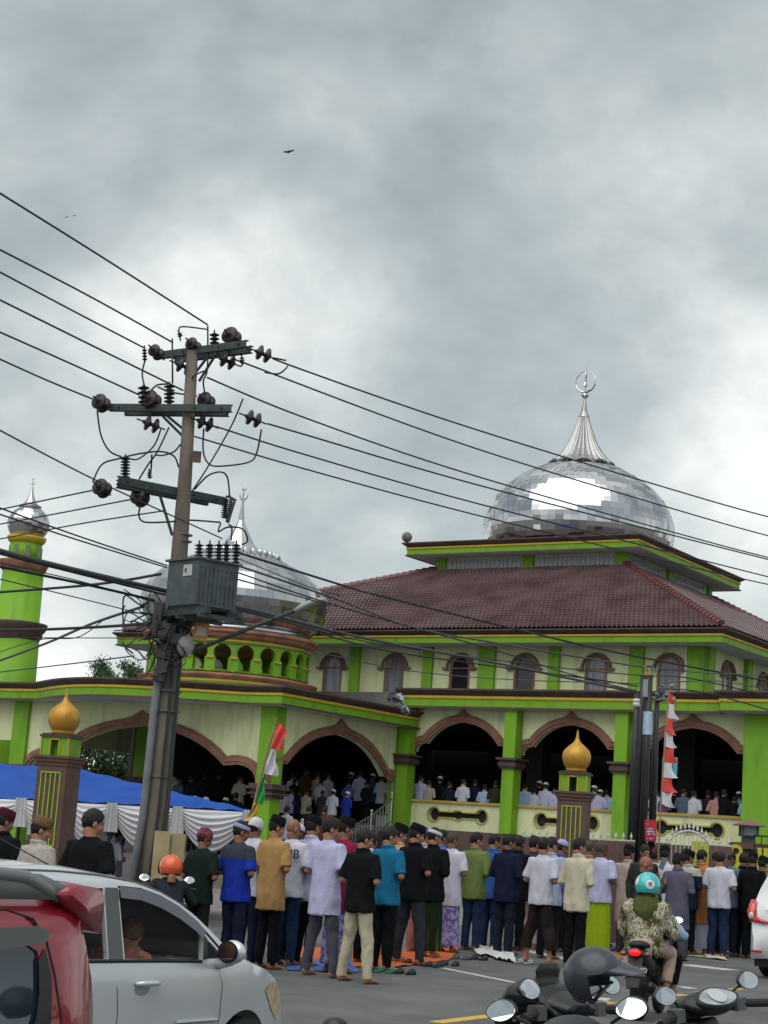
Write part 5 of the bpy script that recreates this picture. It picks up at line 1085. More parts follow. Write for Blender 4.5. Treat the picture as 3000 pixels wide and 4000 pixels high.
C_('man in black shirt and flat black cap with charcoal trousers', 1612, 3212, 3766, None, 'polo', BLKF, 'spread', fab((.03, .033, .045)), 'peci', PEC, 0, -30, 0, 1.05, group=gA)
C_('man in blue cap and white collar behind the black shirts', 1656, 3228, None, 27.4, 'shirt', fab((.35, .36, .36)), 'trousers', fab((.28, .12, .10)), 'kufi', fab((.04, .10, .30)), 0, 0, 0, group=gA)
C_('man in black shirt, white-banded cap and green striped sarong', 1684, 3236, 3742, None, 'shirt', BLKF, 'sarong', SAR_G, 'band', WCAP, 0, -30, 0, 1.04, group=gA)
C_('man in violet-blue shirt half hidden behind the white tunic', 1726, 3240, None, 29, 'shirt', fab((.12, .15, .42)), 'trousers', NAV, None, None, 1, 0, 0, group=gA)
C_('boy with cropped hair in white tunic over a lilac patterned sarong', 1757, 3252, 3722, None, 'kurta' if False else 'tunic', WTE, 'sarong', SAR_P, None, None, 1, -30, 0, .98, hair=HAG, group=gA)
C_('man in olive green shirt and blue jeans', 1853, 3225, 3712, None, 'shirt', fab((.14, .19, .06)), 'trousers', JEAN, None, None, 0, -30, 0, 1.06, group=gA)
C_('man in bright blue shirt between the olive shirt and the navy shirt', 1932, 3258, None, 30, 'shirt', fab((.03, .10, .32)), 'trousers', JEAN, None, None, 0, -30, 0, group=gA)
C_('man in dark navy shirt and dark jeans', 1980, 3258, 3728, None, 'shirt', NAV, 'trousers', DJEAN, None, None, 1, -30, 0, 1.08, group=gA)
C_('dark-haired person mostly hidden to the right of the navy shirt', 2027, 3264, None, 30, 'shirt', BLKF, 'trousers', BLKF, None, None, 2, 0, 0, 1.1, group=gA)
C_('man in charcoal tunic, brown cap and pale pink trousers', 2083, 3240, 3705, None, 'shirt', fab((.05, .05, .06)), 'loose', fab((.42, .31, .30)), 'peci', PECB, 0, -30, 0, 1.05, group=gA)
C_('man in plain white t-shirt and wide dark brown three-quarter trousers', 2117, 3274, 3765, None, 'tee', WTE, 'wide', fab((.022, .016, .014)), None, None, 0, 0, 0, 1.02, group=gA)
C_('man in pale blue checked shirt behind the white t-shirt', 2157, 3248, None, 28.3, 'shirt', fab((.33, .38, .52)), 'trousers', BLKF, None, None, 0, -30, 0, 1.02, group=gA)
C_('man in lavender skullcap and blue shirt left of the cream shirt', 2196, 3279, None, 30.5, 'shirt', fab((.06, .09, .22)), 'trousers', BLKF, 'kufi', fab((.38, .36, .62)), 1, -30, 0, group=gA)
C_('man in cream long-sleeved shirt and black trousers', 2258, 3254, 3782, None, 'shirt', fab((.50, .47, .36)), 'trousers', BLKF, None, None, 0, -30, 0, 1.0, group=gA)
C_('man in peach shirt and brown hair right of the cream shirt collar', 2301, 3284, None, 30.3, 'shirt', fab((.36, .22, .13)), 'trousers', fab((.05, .08, .03)), None, None, 1, 0, 0, hair=HAG, group=gA)
C_('man in lavender t-shirt and lime green sarong', 2347, 3267, 3738, None, 'tee', LAV, 'sarong', LIME, None, None, 2, -30, 0, 1.06, hair=HAG, group=gA)
C_('man in dusty pink robe right of the lime green sarong', 2410, 3318, 3700, None, 'kurta', fab((.36, .28, .26)), 'sarong', fab((.30, .22, .21)), None, None, 2, 0, 0, 1.04, hair=HAG, group=gA)
C_('man in pale pink shirt and black cap with a grey band', 2456, 3300, None, 31.3, 'kurta', fab((.42, .34, .32)), 'trousers', GRYT, 'peci', PEC, 1, 0, 0, group=gA)
# ---- right group
ZR = lambda x, y: (2300 + x * .42194, 3150 + y * .42194)
C_('head of a brown-capped man behind the bystander facing the road', 2562, 3315, None, 32.8, 'shirt', WTE, 'trousers', BLKF, 'peci', fab((.09, .03, .035)), 1, 0, 0, group=gA)
C_('man in white shirt with a bag strap and black cap', 2596, 3304, None, 31.6, 'shirt', WTE, 'trousers', GRYT, 'peci', PEC, 1, 0, 0, 1.04, group=gA)
C_('person with black hair and light sunglasses pushed up, behind the grey tunic', 2682, 3298, None, 32.8, 'shirt', BLKF, 'trousers', BLKF, None, None, 1, 0, 0, 1.15, group=gA)
C_('man in long grey-mauve tunic, dark cap and grey trousers', 2650, 3334, 3752, None, 'kurta', fab((.10, .095, .145)), 'loose', GRYT, 'peci', fab((.02, .02, .024)), 1, -30, 6, 1.10, group=gA)
C_('man in navy vest with cream shoulders and tall black cap', 2690, 3320, None, 32.4, 'shirt', VST, 'trousers', BLKF, 'peci', PEC, 1, -30, 0, 1.04, group=gA)
C_('tall man in orange tunic over a white sarong', 2744, 3281, None, 32.9, 'kurta', fab((.47, .19, .075)), 'sarong', fab((.42, .42, .55)), None, None, 0, -30, 0, 1.05, group=gA)
C_('black-haired man half hidden left of the white t-shirt and jeans', 2792, 3318, None, 33, 'shirt', fab((.10, .10, .13)), 'trousers', BLKF, None, None, 1, 0, 0, group=gA)
C_('man in white t-shirt and rolled blue jeans', 2815, 3330, 3740, None, 'tee', WTE, 'trousers', JEAN, None, None, 0, 0, 0, 1.10, group=gA)
C_('man in slate blue t-shirt behind the white t-shirt', 2853, 3323, None, 33.0, 'tee', fab((.10, .14, .20)), 'trousers', DJEAN, None, None, 1, -30, 0, 1.06, group=gA)
C_('man in black shirt half hidden at the yellow gate panel', 2905, 3320, None, 33, 'shirt', BLKF, 'trousers', BLKF, None, None, 1, 0, 0, group=gA)
C_('man in black t-shirt and dark jeans left of the white car', 2915, 3343, 3738, None, 'tee', BLKF, 'trousers', DJEAN, None, None, 0, -30, 0, 1.10, group=gA)
C_('tall man in black cap and black shirt near the right edge', 2942, 3304, None, 32.6, 'shirt', BLKF, 'trousers', BLKF, 'peci', PEC, 1, 0, 0, group=gA)
C_('man in brown-mauve shirt and black cap, rightmost of the crowd', 2980, 3345, None, 33.6, 'shirt', fab((.16, .11, .10)), 'trousers', BLKF, 'peci', PEC, 1, 0, 0, 1.04, group=gA)
# the two standing apart: one faces the road, one reads a phone
fm = C_('moustached bystander facing the road, head just above the phone reader', 2520, 3293, None, 30.3, 'shirt', fab((.03, .032, .025)), 'trousers', BLKF, None, None, 1, 0, 180 + 40, pose='side')
bt = C_('balding man in dark camouflage shirt reading his phone beside the riders', 2522, 3349, None, 24.0, 'shirt', fab((.014, .018, .014), (.05, .05, .035), nscale=9, lo=.5, hi=.56), 'trousers', BLKF, 'bald', None, 1, -30, -30, pose='phone')
ey = MB(); hc, hm = head_M(16, 0)
for s_ in (-1, 1): ey.ball(hc + hm @ V(s_ * .033, .082, -.012), (.013, .008, .006), 10, 6, hm)
e = ey.build('eyes', mat('eye_dark', (.02, .015, .012), rough=.3), fm); mm = MB(); mm.ball(hc + hm @ V(0, .100, -.056), (.027, .008, .006), 10, 6, hm); mm.build('moustache', HAI, fm)
ph = MB(); ph.box((0, 0, .07), (.075, .01, .155)); t = P(2582, 3372, 23.6); tag(ph.build('phone', mat('phone_glass', (.12, .18, .22), rough=.2), loc=(0, 0, 0)), 'grey-blue smartphone held up by the balding man', 'phone'); ph_o = bpy.data.objects['phone']; ph_o.location = t - Vector((0, 0, .07)); ph_o.rotation_euler = (.2, .45, FACE)
# lettering on the jersey
text_mesh('MB', .15, mat('navy_letter', (.010, .016, .05), rough=.7), mbm, (.104, -.180, 1.30), (PI / 2 - .1, 0, .2), 'lettering', .004, .002)
# grey yoke of the royal-blue jersey
# ---------------------------------------------------------------- worshippers inside
O3 = Vector((3.8908, 56, 0))
def on_plane(x, y, b):
    d = ray(x, y); n = B2; t = (b - (CAM - O3).dot(n)) / d.dot(n); p = CAM + d * t; return p
ORD = ('first', 'second', 'third', 'fourth', 'fifth', 'sixth', 'seventh', 'eighth', 'ninth', 'tenth', 'eleventh', 'twelfth', 'thirteenth', 'fourteenth', 'fifteenth', 'sixteenth')
CN = {'lav': ('lavender', LAV), 'wht': ('white', WTE), 'blk': ('black', BLKF), 'nav': ('navy', NAV), 'bei': ('beige', fab((.36, .33, .28))), 'dgr': ('dark green', fab((.025, .035, .015))), 'lbl': ('light blue', fab((.30, .42, .58))),
      'dgy': ('dark grey', fab((.03, .03, .035))), 'brn': ('dark brown', fab((.07, .03, .02))), 'teal': ('teal', fab((.012, .07, .13))), 'blu': ('blue', fab((.07, .13, .38))), 'roy': ('royal blue', fab((.012, .03, .26))), 'sla': ('slate blue', fab((.08, .11, .17))), 'mint': ('mint', fab((.10, .42, .32))), 'pur': ('purple', fab((.10, .07, .16))), 'pnk': ('pink', fab((.42, .22, .2)))}
def inside(x, yt, b, fz, c, cap, lb, grp, w_=1.0, kind='shirt', leg='trousers'):
    p = on_plane(x, yt, b); h = p.z - fz; s_ = min(max(h / (1.70 if cap is None else 1.725), .80), 1.08); q = (p - O3); loc = O3 + A2 * q.dot(A2) + B2 * b; loc.z = fz
    return person(lb, loc, FACE + random.uniform(-.12, .12), s_, kind, CN[c][1], leg, BLKF, cap, {'kufi': WCAP, 'peci': PEC}.get(cap), random.choice((0, 1, 1)), random.choice((0, -30)), group=grp, wide=w_)
bays = [('left arch', 'men behind the parapet of the left bay', [(1645, 3030, 'lav', None), (1677, 3050, 'bei', None), (1720, 3032, 'blk', 'kufi'), (1757, 3055, 'nav', None), (1812, 3045, 'wht', None), (1858, 3045, 'nav', None), (1895, 3066, 'lbl', None), (1938, 3050, 'dgr', None), (1978, 3070, 'lbl', None)]),
        ('middle arch before the pillar', 'men behind the parapet of the middle bay', [(2052, 3062, 'lbl', None), (2088, 3080, 'wht', None), (2108, 3050, 'blk', 'kufi'), (2133, 3056, 'lav', 'kufi'), (2168, 3080, 'lav', None)]),
        ('middle arch past the pillar', 'men behind the parapet of the middle bay', [(2322, 3068, 'lav', 'kufi'), (2346, 3084, 'lav', 'kufi'), (2372, 3086, 'wht', None), (2398, 3092, 'lbl', None)]),
        ('right arch', 'men behind the parapet of the right bay', [(2565, 3084, 'lav', None), (2592, 3094, 'pur', None), (2634, 3084, 'blk', None), (2672, 3082, 'sla', None), (2712, 3090, 'wht', None), (2768, 3088, 'dgy', None), (2800, 3094, 'pnk', None), (2830, 3086, 'blk', None), (2886, 3092, 'mint', 'kufi'), (2872, 3112, 'blk', None), (2918, 3106, 'lbl', 'kufi')])]
for nm, grp, L_ in bays:
    for i, (x, y, c, cap) in enumerate(L_):
        inside(x, y, .75 + .45 * (i % 3 == 2), FLZ, c, cap, 'man in %s%s, %s from left in the %s' % (CN[c][0], ' with white cap' if cap else '', ORD[i], nm), grp, 1.10)
ent = [(1147, 3022, 1, 'wht', None), (1198, 3002, 1, 'brn', None), (1243, 3018, 1, 'bei', None), (1283, 3022, 1, 'lav', None), (1372, 3016, 2, 'blk', 'kufi'), (1410, 3012, 1, 'lav', None), (1457, 3022, 1, 'teal', 'kufi'), (1494, 3028, 0, 'wht', None),
       (1101, 3052, -1, 'sla', None), (1150, 3045, 0, 'blk', None), (1254, 3058, -1, 'wht', None), (1361, 3052, -1, 'blu', None), (1433, 3060, -1, 'blk', 'peci'), (1110, 3082, -3, 'wht', None), (1140, 3096, -3, 'lav', None), (1170, 3098, -3, 'nav', None), (1197, 3096, -3, 'bei', None),
       (1260, 3098, -3, 'dgy', None), (1303, 3083, -3, 'wht', 'kufi'), (1357, 3100, -3, 'roy', 'kufi'), (1122, 3152, -6, 'wht', None), (1208, 3150, -6, 'blk', None), (1268, 3152, -6, 'brn', None), (1066, 3068, -2, 'blk', None), (1062, 3110, -4, 'blk', None)]
for i, (x, y, b, c, cap) in enumerate(ent):
    fz = FLZ if b > -2.1 else (.78 if b < -5.6 else .78 + 1.39 * (b + 5.6) / 3.7)
    row = {1: 'top row', 2: 'top row', 0: 'top row', -1: 'second row', -2: 'second row', -3: 'third row', -4: 'third row', -6: 'lowest row'}[b]; k = [e for e in ent if {1: 'top row', 2: 'top row', 0: 'top row', -1: 'second row', -2: 'second row', -3: 'third row', -4: 'third row', -6: 'lowest row'}[e[2]] == row]; k.sort(); n = [q[0] for q in k].index(x)
    r = inside(x, y, b, fz, c, cap, 'man in %s%s on steps, %s from left, %s' % (CN[c][0], ' with cap' if cap else '', ORD[n], row), 'worshippers on the porch steps', 1.05)
    if i == 21: text_mesh('8', .26, mat('letter_white', (.5, .5, .5), rough=.7), r, (-.07, -.165, 1.24), (PI / 2, 0, 0), 'lettering', .004, .004)
lp_ = [(496, 3010, -6, 'wht'), (470, 3022, -3, 'pnk'), (683, 3030, -1, 'bei'), (702, 3038, -3, 'sla'), (748, 3032, -3, 'nav'), (768, 3055, -5.5, 'wht'), (808, 3080, -6.3, 'wht'), (885, 3088, -5.5, 'wht'), (940, 3030, -3, 'bei'), (925, 3068, -5, 'blk'), (852, 3060, -2, 'blk'), (800, 3045, -1, 'nav'), (720, 3075, -5.6, 'sla')]
for i, (x, y, b, c) in enumerate(lp_):
    fz = FLZ if b > -2.1 else (.78 if b < -5.6 else .78 + 1.39 * (b + 5.6) / 3.7)
    cap = 'kufi' if i in (5, 6, 7) else None; k = sorted(q[0] for q in lp_); inside(x, y, b, fz, c, cap, 'man in %s%s, %s from left under the left porch arch' % (CN[c][0], ' with white skullcap' if cap else '', ORD[k.index(x)]), 'worshippers under the left porch arch')
# ================================================================ vehicles
PAINT = lambda nm, c, r=.28, me_=.0: mat(nm, c, rough=r, metal=me_, coat=.8, spec=.5)
SILV = mat('silver_paint', (.56, .59, .62), rough=.30, metal=.45, coat=.7)
REDP = mat('red_paint', (.25, .012, .024), rough=.3, metal=.2, coat=1.0)
WHTP = mat('white_car_paint', (.62, .64, .66), rough=.3, coat=.6)
CRMP = mat('cream_car_paint', (.52, .52, .45), rough=.3, coat=.6)
TNT = mat('tinted_glass', (.012, .014, .016), rough=.04, spec=.4, alpha=.12)
TNT2 = mat('reflecting_glass', (.02, .03, .045), rough=.03, spec=.9, coat=1)
RUB = mat('black_rubber', (.012, .012, .013), rough=.7); TYR = mat('tyre_rubber', (.014, .014, .015), rough=.85, bump=.4, bscale=60)
PLG = mat('grey_plastic', (.09, .095, .10), rough=.5); PLB = mat('black_plastic', (.012, .013, .015), rough=.38); PLM = mat('matte_black_plastic', (.016, .017, .019), rough=.6, nscale=12)
CHR = mat('chrome', (.7, .7, .72), rough=.08, metal=1.0); MIR = mat('mirror_glass', (.66, .68, .70), rough=.02, metal=1.0)
TLR = mat('tail_red', (.50, .01, .02), rough=.15, spec=.6, coat=1); AMB = mat('amber_lens', (.45, .30, .08), (.6, .52, .38), rough=.12, nscale=14, coat=1)
def side_panel(mb, outline, holes, S, step=.09):
    from mathutils.geometry import delaunay_2d_cdt
    vs2 = []; ed = []; fl = []
    for l in [outline] + holes:
        o = len(vs2); n = len(l); vs2 += [Vector(p) for p in l]; ed += [(o + i, o + (i + 1) % n) for i in range(n)]
    ys = [p[0] for p in outline]; zs = [p[1] for p in outline]
    def inside_(p, poly):
        c = False; n = len(poly)
        for i in range(n):
            a, b = poly[i], poly[i - 1]
            if (a[1] > p[1]) != (b[1] > p[1]) and p[0] < (b[0] - a[0]) * (p[1] - a[1]) / (b[1] - a[1]) + a[0]: c = not c
        return c
    ok = lambda p: inside_(p, outline) and not any(inside_(p, h) for h in holes)
    y = min(ys) + step
    while y < max(ys):
        z = min(zs) + step
        while z < max(zs):
            if ok((y, z)): vs2.append(Vector((y, z)))
            z += step
        y += step
    r = delaunay_2d_cdt(vs2, ed, [], 0, 1e-4); vv, ff = r[0], r[2]
    keep = [f for f in ff if ok(tuple(sum((vv[i] for i in f), Vector((0, 0))) / len(f)))]
    mb.add([V(S(p.x, p.y), p.x, p.y) for p in vv], keep)
def shell(root, name, m, top, bottom, holes, S, Wd, crown=.06, rim=True, nx=10):
    """top: (y, z) of the upper outline from one end to the other; bottom: back again; Wd: full width; S gives x of the right side (<=0)"""
    mb = MB(); mb.smooth = True; out = top + bottom; side_panel(mb, out, holes, S)
    k = len(mb.v); mb.add([V(-Wd - p.x, p.y, p.z) for p in mb.v[:k]], [tuple(reversed(f)) for f in mb.f[:]])
    rows = []
    for i, (y, z) in enumerate(top):
        a = top[max(i - 1, 0)]; b = top[min(i + 1, len(top) - 1)]; t = Vector((b[0] - a[0], b[1] - a[1])).normalized(); n = Vector((-t.y, t.x)); n = n if n.y > 0 or abs(n.y) < .3 else -n
        s_ = S(y, z); row = []
        for j in range(nx + 1):
            u = -1 + 2 * j / nx; x = -Wd / 2 + (Wd / 2 + s_) * u; e = crown * (1 - abs(u) ** 2.6); row.append(V(x, y + n.x * e, z + n.y * e))
        rows.append(row)
    mb.loft(rows, cap=False, closed=False)
    if rim:
        for h in holes:
            rows = [[V(S(y, z), y, z), V(S(y, z) - .035, y, z)] for y, z in h] ; rows.append(rows[0]); mb.loft(rows, cap=False, closed=False)
    me = mb.mesh(name, m); bm = bmesh.new(); bm.from_mesh(me); bmesh.ops.remove_doubles(bm, verts=bm.verts, dist=.0015); bmesh.ops.recalc_face_normals(bm, faces=bm.faces); bm.to_mesh(me); bm.free()
    me.polygons.foreach_set('use_smooth', [True] * len(me.polygons))
    try: me.set_sharp_from_angle(angle=math.radians(38))
    except Exception: pass
    o = bpy.data.objects.new(name, me); COL.objects.link(o); o.parent = root; return o
def patch(root, name, m, poly, S, off=.0, parent=None, th=.008, step=.07):
    mb = MB(); mb.smooth = True; side_panel(mb, poly, [], lambda y, z: S(y, z) + off, step); o = mb.build(name, m, parent or root, recalc=False); return o
def line(root, name, m, pts, S, r=.004, off=.001): mb = MB(); mb.tube([V(S(y, z) + off, y, z) for y, z in pts], r, 5); return mb.build(name, m, root)
def wheel(root, y, x, r=.29, w_=.17, z=None):
    z = z if z is not None else r; f = Matrix.Rotation(PI / 2, 3, 'Y'); c = V(x, y, z); mb = MB(); mb.smooth = True
    mb.lathe([(r * .62, -w_ / 2), (r * .9, -w_ / 2 - .005), (r, -w_ * .36), (r, w_ * .36), (r * .9, w_ / 2 + .005), (r * .62, w_ / 2)], 36, c, f); o = mb.build('wheel', TYR, root)
    mb = MB(); mb.lathe([(r * .64, -w_ * .2), (r * .64, w_ * .46), (r * .58, w_ * .42), (r * .56, w_ * .1)], 30, c, f)
    for k in range(7):
        a = 2 * PI * k / 7; d = V(0, math.cos(a), math.sin(a)); mb.tube([c + V(w_ * .32, 0, 0) + d * .03, c + V(w_ * .40, 0, 0) + d * r * .6], [.022, .03], 6)
    mb.lathe([(.055, w_ * .2), (.05, w_ * .45)], 12, c, f); mb.build('rim', mat('alloy', (.42, .43, .44), rough=.3, metal=.9), o); return o
# ---------------------------------------------------------------- silver hatchback
sc_z = -.17; sil = thing('parked_car', 'silver hatchback', 'car', (-1.491, 11.201, sc_z), -YAW)
sil['label'] = 'silver hatchback with dark side windows behind the red car'
def S1(y, z):
    x = -.02 - .05 * max(0, .45 - z) ** 2 * 4
    if z > .90: x -= (z - .90) * .22
    if z > 1.42: x -= (z - 1.42) * .9
    if y > 1.3: x -= (y - 1.3) ** 2 * .26
    return x
top = [(-1.95, .30), (-1.97, .7), (-1.92, .98), (-1.75, 1.25), (-1.58, 1.42), (-1.3, 1.475), (-.9, 1.495), (-.5, 1.495), (-.15, 1.48), (.19, 1.445), (.40, 1.395), (.60, 1.33), (.80, 1.245), (1.0, 1.14), (1.15, 1.055), (1.28, .99), (1.45, .935), (1.62, .885), (1.78, .81), (1.88, .72), (1.945, .60), (1.98, .45), (1.95, .25)]
arch = [(1.46 + .335 * math.cos(t), .29 + .335 * math.sin(t)) for t in [PI * i / 14 for i in range(15)]]
arch = [(y, max(z, .2)) for y, z in arch]; arch_r = [(-1.15 + .33 * math.cos(t), .29 + .33 * math.sin(t)) for t in [PI * i / 14 for i in range(15)]]; arch_r = [(y, max(z, .2)) for y, z in arch_r]
h1 = [(.13, .985), (.92, .965), (.90, 1.13), (.80, 1.195), (.60, 1.285), (.40, 1.35), (.19, 1.395), (-.02, 1.41)]
h2 = [(.965, .97), (1.16, .975), (1.0, 1.07), (.95, 1.095)]; h3 = [(-.95, 1.0), (-.03, .985), (-.17, 1.415), (-.85, 1.40)]
SK = lambda L_: [(y + .32 * max(0, z - .9) + .22 * max(0, y - 1.25), z) for y, z in L_]
top, h1, h2, h3 = SK(top), SK(h1), SK(h2), SK(h3)
shell(sil, 'body', SILV, top, [(1.86, .2)] + arch + [(1.1, .2), (-.8, .2)] + arch_r + [(-1.6, .2)], [h1, h2, h3], S1, 1.67, .055)
for nm, h in (('side_window', h1), ('quarter_window', h2), ('side_window', h3)): patch(sil, nm, TNT, h, S1, -.018)
patch(sil, 'door_pillar', PLG, SK([(.115, .985), (-.035, 1.42), (-.155, 1.42), (-.02, .985)]), S1, .004)
patch(sil, 'door_pillar', PLB, SK([(.965, .97), (.925, .97), (.905, 1.13), (.945, 1.10)]), S1, .005)
patch(sil, 'wind_visor', mat('smoke_visor', (.10, .10, .13), rough=.15, coat=.5), SK([(-.03, 1.43), (-.01, 1.36), (.2, 1.345), (.40, 1.30), (.60, 1.235), (.80, 1.15), (.88, 1.10), (.90, 1.15), (.80, 1.215), (.60, 1.305), (.40, 1.37), (.19, 1.415)]), S1, .022)
line(sil, 'window_seal', RUB, [(-1.0, .985), (0, .975), (.5, .968), (.93, .958)], S1, .012)
line(sil, 'window_seal', RUB, SK([(-.02, 1.425), (.19, 1.415), (.40, 1.37), (.60, 1.305), (.80, 1.215), (.92, 1.145), (1.06, 1.06), (1.18, .98)]), S1, .008)
for p in ([(.02, .97), (.09, .8), (.115, .65), (.10, .4), (.06, .22)], [(1.10, .93), (1.165, .8), (1.16, .6), (1.13, .42), (1.11, .22)]): line(sil, 'door_seam', RUB, p, S1, .004, -.001)
mb = MB(); mb.smooth = True; mb.tube([V(S1(.26, .83) + .004, .26, .83), V(S1(.3, .84) + .035, .32, .835), V(S1(.4, .84) + .038, .42, .835), V(S1(.5, .83) + .004, .49, .83)], [.016, .02, .02, .016], 8); mb.build('door_handle', SILV, sil)
patch(sil, 'handle_recess_shade', mat('recess_shade_grey', (.28, .30, .32), rough=.4, metal=.5), [(.33 + .075 * math.cos(t), .80 + .045 * math.sin(t)) for t in [2 * PI * i / 16 for i in range(16)]], S1, .002, step=.5)  # flat patch of darker silver: shade of the handle hollow put into colour
mb = MB(); mb.tube([V(S1(y, .57) + .012, y, .575) for y in (.68, .8, .95, 1.12)], .014, 6); mb.build('side_moulding', CHR, sil)
mb = MB(); mb.smooth = True; c = V(.12, 1.07, 1.03); mb.ball(c, (.098, .06, .078), 18, 12); mb.tube([V(-.06, 1.12, .93), V(.03, 1.09, .95), c - V(0, 0, .06)], [.04, .035, .03], 8); wm = mb.build('wing_mirror', SILV, sil)
mb = MB(); mb.lathe([(.001, .0), (.069, .0), (.074, .012)], 20, c + V(0, -.048, 0), Matrix.Rotation(PI / 2, 3, 'X') @ Matrix.Scale(1.15, 3, V(1, 0, 0))); mb.build('mirror_rim', PLB, wm)
mb = MB(); mb.lathe([(.001, .0), (.060, .0), (.060, .004)], 20, c + V(0, -.064, 0), Matrix.Rotation(PI / 2, 3, 'X') @ Matrix.Scale(1.15, 3, V(1, 0, 0))); mb.build('mirror_glass', MIR, wm)
patch(sil, 'headlight', AMB, SK([(1.64, .74), (1.74, .80), (1.84, .735), (1.90, .62), (1.90, .54), (1.85, .52), (1.75, .60)]), S1, .006, step=.05)
wheel(sil, 1.51, -.12, .285, .17); wheel(sil, -1.15, -.14, .285, .17)
mb = MB(); mb.box((-.835, .0, .35), (1.45, 3.0, .25)); mb.box((-.835, 1.3, .60), (1.15, .6, .4)); mb.box((-.835, -1.5, .7), (1.4, .6, .5)); mb.build('floor_pan', PLB, sil)
mb = MB(); mb.smooth = True
for x in (-.45, -1.2): mb.ball((x, -.02, .80), (.22, .10, .32), 14, 10); mb.ball((x, -.06, 1.18), (.12, .06, .09), 12, 8); mb.ball((x, .2, .52), (.22, .26, .1), 12, 8)
mb.build('seat', mat('seat_cloth', (.05, .05, .055), rough=.9), sil)
mb = MB(); mb.smooth = True; mb.lathe([(.16, 0), (.175, .012), (.16, .024)], 24, (-.45, .62, .93), Matrix.Rotation(-1.1, 3, 'X')); mb.box((-.835, .92, .88), (1.4, .35, .18)); mb.build('dashboard', PLG, sil)
mb = MB(); a = V(-.55, .02, 1.50); mb.tube([a, a + V(-.22, -.46, .22)], [.006, .003], 6); mb.ball(a, .016, 8, 6); mb.build('aerial', PLB, sil)
mb = MB(); mb.tube([V(S1(y, z) - .03, y, z + .012) for y, z in top[5:13]], .006, 5); mb.build('roof_gutter', PLG, sil)
# driver bowed over the wheel
dv = thing('person', 'driver with dark brown hair bowed forward inside the silver hatchback', 'person', (sil.location + Matrix.Rotation(-YAW, 3, 'Z') @ V(-.34, .42, .0)), -YAW)
mb = MB(); mb.loft([ell(0, -.12 + (z - .55) * .35, z, rx, ry, 18) for z, rx, ry in ((.55, .16, .13), (.75, .17, .12), (.95, .19, .12), (1.03, .15, .09), (1.07, .07, .06))]); hc_, hm_ = V(0, .12, 1.10), Euler((-.75, 0, .35)).to_matrix(); head(mb, hc_, hm_)
for s_ in (-1, 1): capsule(mb, V(s_ * .18, .03, .98), V(s_ * .24, .18, .76), .05, .042); capsule(mb, V(s_ * .24, .18, .76), V(s_ * .13, .36, .92), .042, .028); hand(mb, V(s_ * .13, .36, .92), V(-.2 * s_, .5, .4), V(0, -.4, -.8), s_)
inst('body', fuse(mb, .010, 4, 'driver_body'), dv, SKN[1]); inst('hair', hair_mesh(hc_, hm_, 1.12, -.05, .7, -.12), dv, mat('brown_hair', (.06, .025, .015), (.12, .06, .04), rough=.6, nscale=40, bump=.6, bscale=90))
mb = MB(); mb.loft([ell(0, -.12 + (z - .55) * .35, z, rx, ry, 18) for z, rx, ry in ((.55, .18, .15), (.75, .185, .14), (.95, .20, .135), (1.01, .16, .10))])
for s_ in (-1, 1): mb.tube([V(s_ * .14, .02, .98), V(s_ * .19, .05, .96), V(s_ * .22, .12, .84)], [.06, .065, .06], 12)
inst('t_shirt', fuse(mb, .013, 4, 'driver_shirt'), dv, fab((.30, .10, .09)))
mb = MB(); mb.tube([V(.19, .27, .86), V(.165, .31, .89)], [.042, .040], 12); mb.build('wristband', fab((.5, .03, .05)), dv)
# ---------------------------------------------------------------- red car
red = thing('parked_car', 'red estate car with grey roof rail and rear spoiler, bottom left corner', 'car', (-1.263, 7.821, -.19), -YAW)
def S2(y, z):
    x = -.0
    if z > .95: x -= (z - .95) * .15
    if z > 1.40: x -= (z - 1.40) * 1.1
    if y > .05: x -= (y - .05) ** 2 * 1.1
    if y < -3.2: x -= (y + 3.2) ** 2 * .5
    return x
topr = [(-3.75, .35), (-3.78, .7), (-3.6, .92), (-2.95, 1.03), (-2.6, 1.12), (-2.1, 1.40), (-1.8, 1.47), (-1.2, 1.50), (-.5, 1.50), (-.15, 1.495), (.02, 1.48), (.11, 1.40), (.20, 1.28), (.30, 1.15), (.38, 1.02), (.44, .88), (.48, .7), (.50, .5), (.46, .3)]
hr = [(-1.55, .90), (-.10, .86), (-.075, 1.0), (-.105, 1.16), (-.17, 1.275), (-.26, 1.315), (-1.5, 1.30)]; hr2 = [(-2.45, .95), (-1.68, .92), (-1.62, 1.31), (-1.85, 1.32)]
SR = lambda L_: [(y + .20 * max(0, z - .95), z) for y, z in L_]
topr, hr, hr2 = SR(topr), SR(hr), SR(hr2)
shell(red, 'body', REDP, topr, [(.3, .25), (-3.6, .25)], [hr, hr2], S2, 1.70, .06)
patch(red, 'side_window', TNT2, hr, S2, -.012); patch(red, 'side_window', TNT2, hr2, S2, -.012)
patch(red, 'window_frame', PLB, SR([(-.19, .86), (-.06, .84), (-.035, 1.0), (-.065, 1.17), (-.13, 1.29), (-.16, 1.24), (-.13, 1.1), (-.13, 1.0)]), S2, .006)
patch(red, 'window_divider', PLB, SR([(-.475, .87), (-.43, .87), (-.44, 1.31), (-.485, 1.31)]), S2, .005)
patch(red, 'wind_visor', PLG, SR([(-1.5, 1.24), (-.6, 1.27), (-.16, 1.315), (-.14, 1.36), (-.22, 1.385), (-.6, 1.37), (-1.5, 1.34)]), S2, .035)
line(red, 'door_seam', RUB, [(-1.5, 1.425), (-.5, 1.44), (-.25, 1.445), (-.12, 1.41), (-.05, 1.32), (-.0, 1.18), (.04, 1.0), (.06, .8), (.06, .4)], S2, .006, .0)
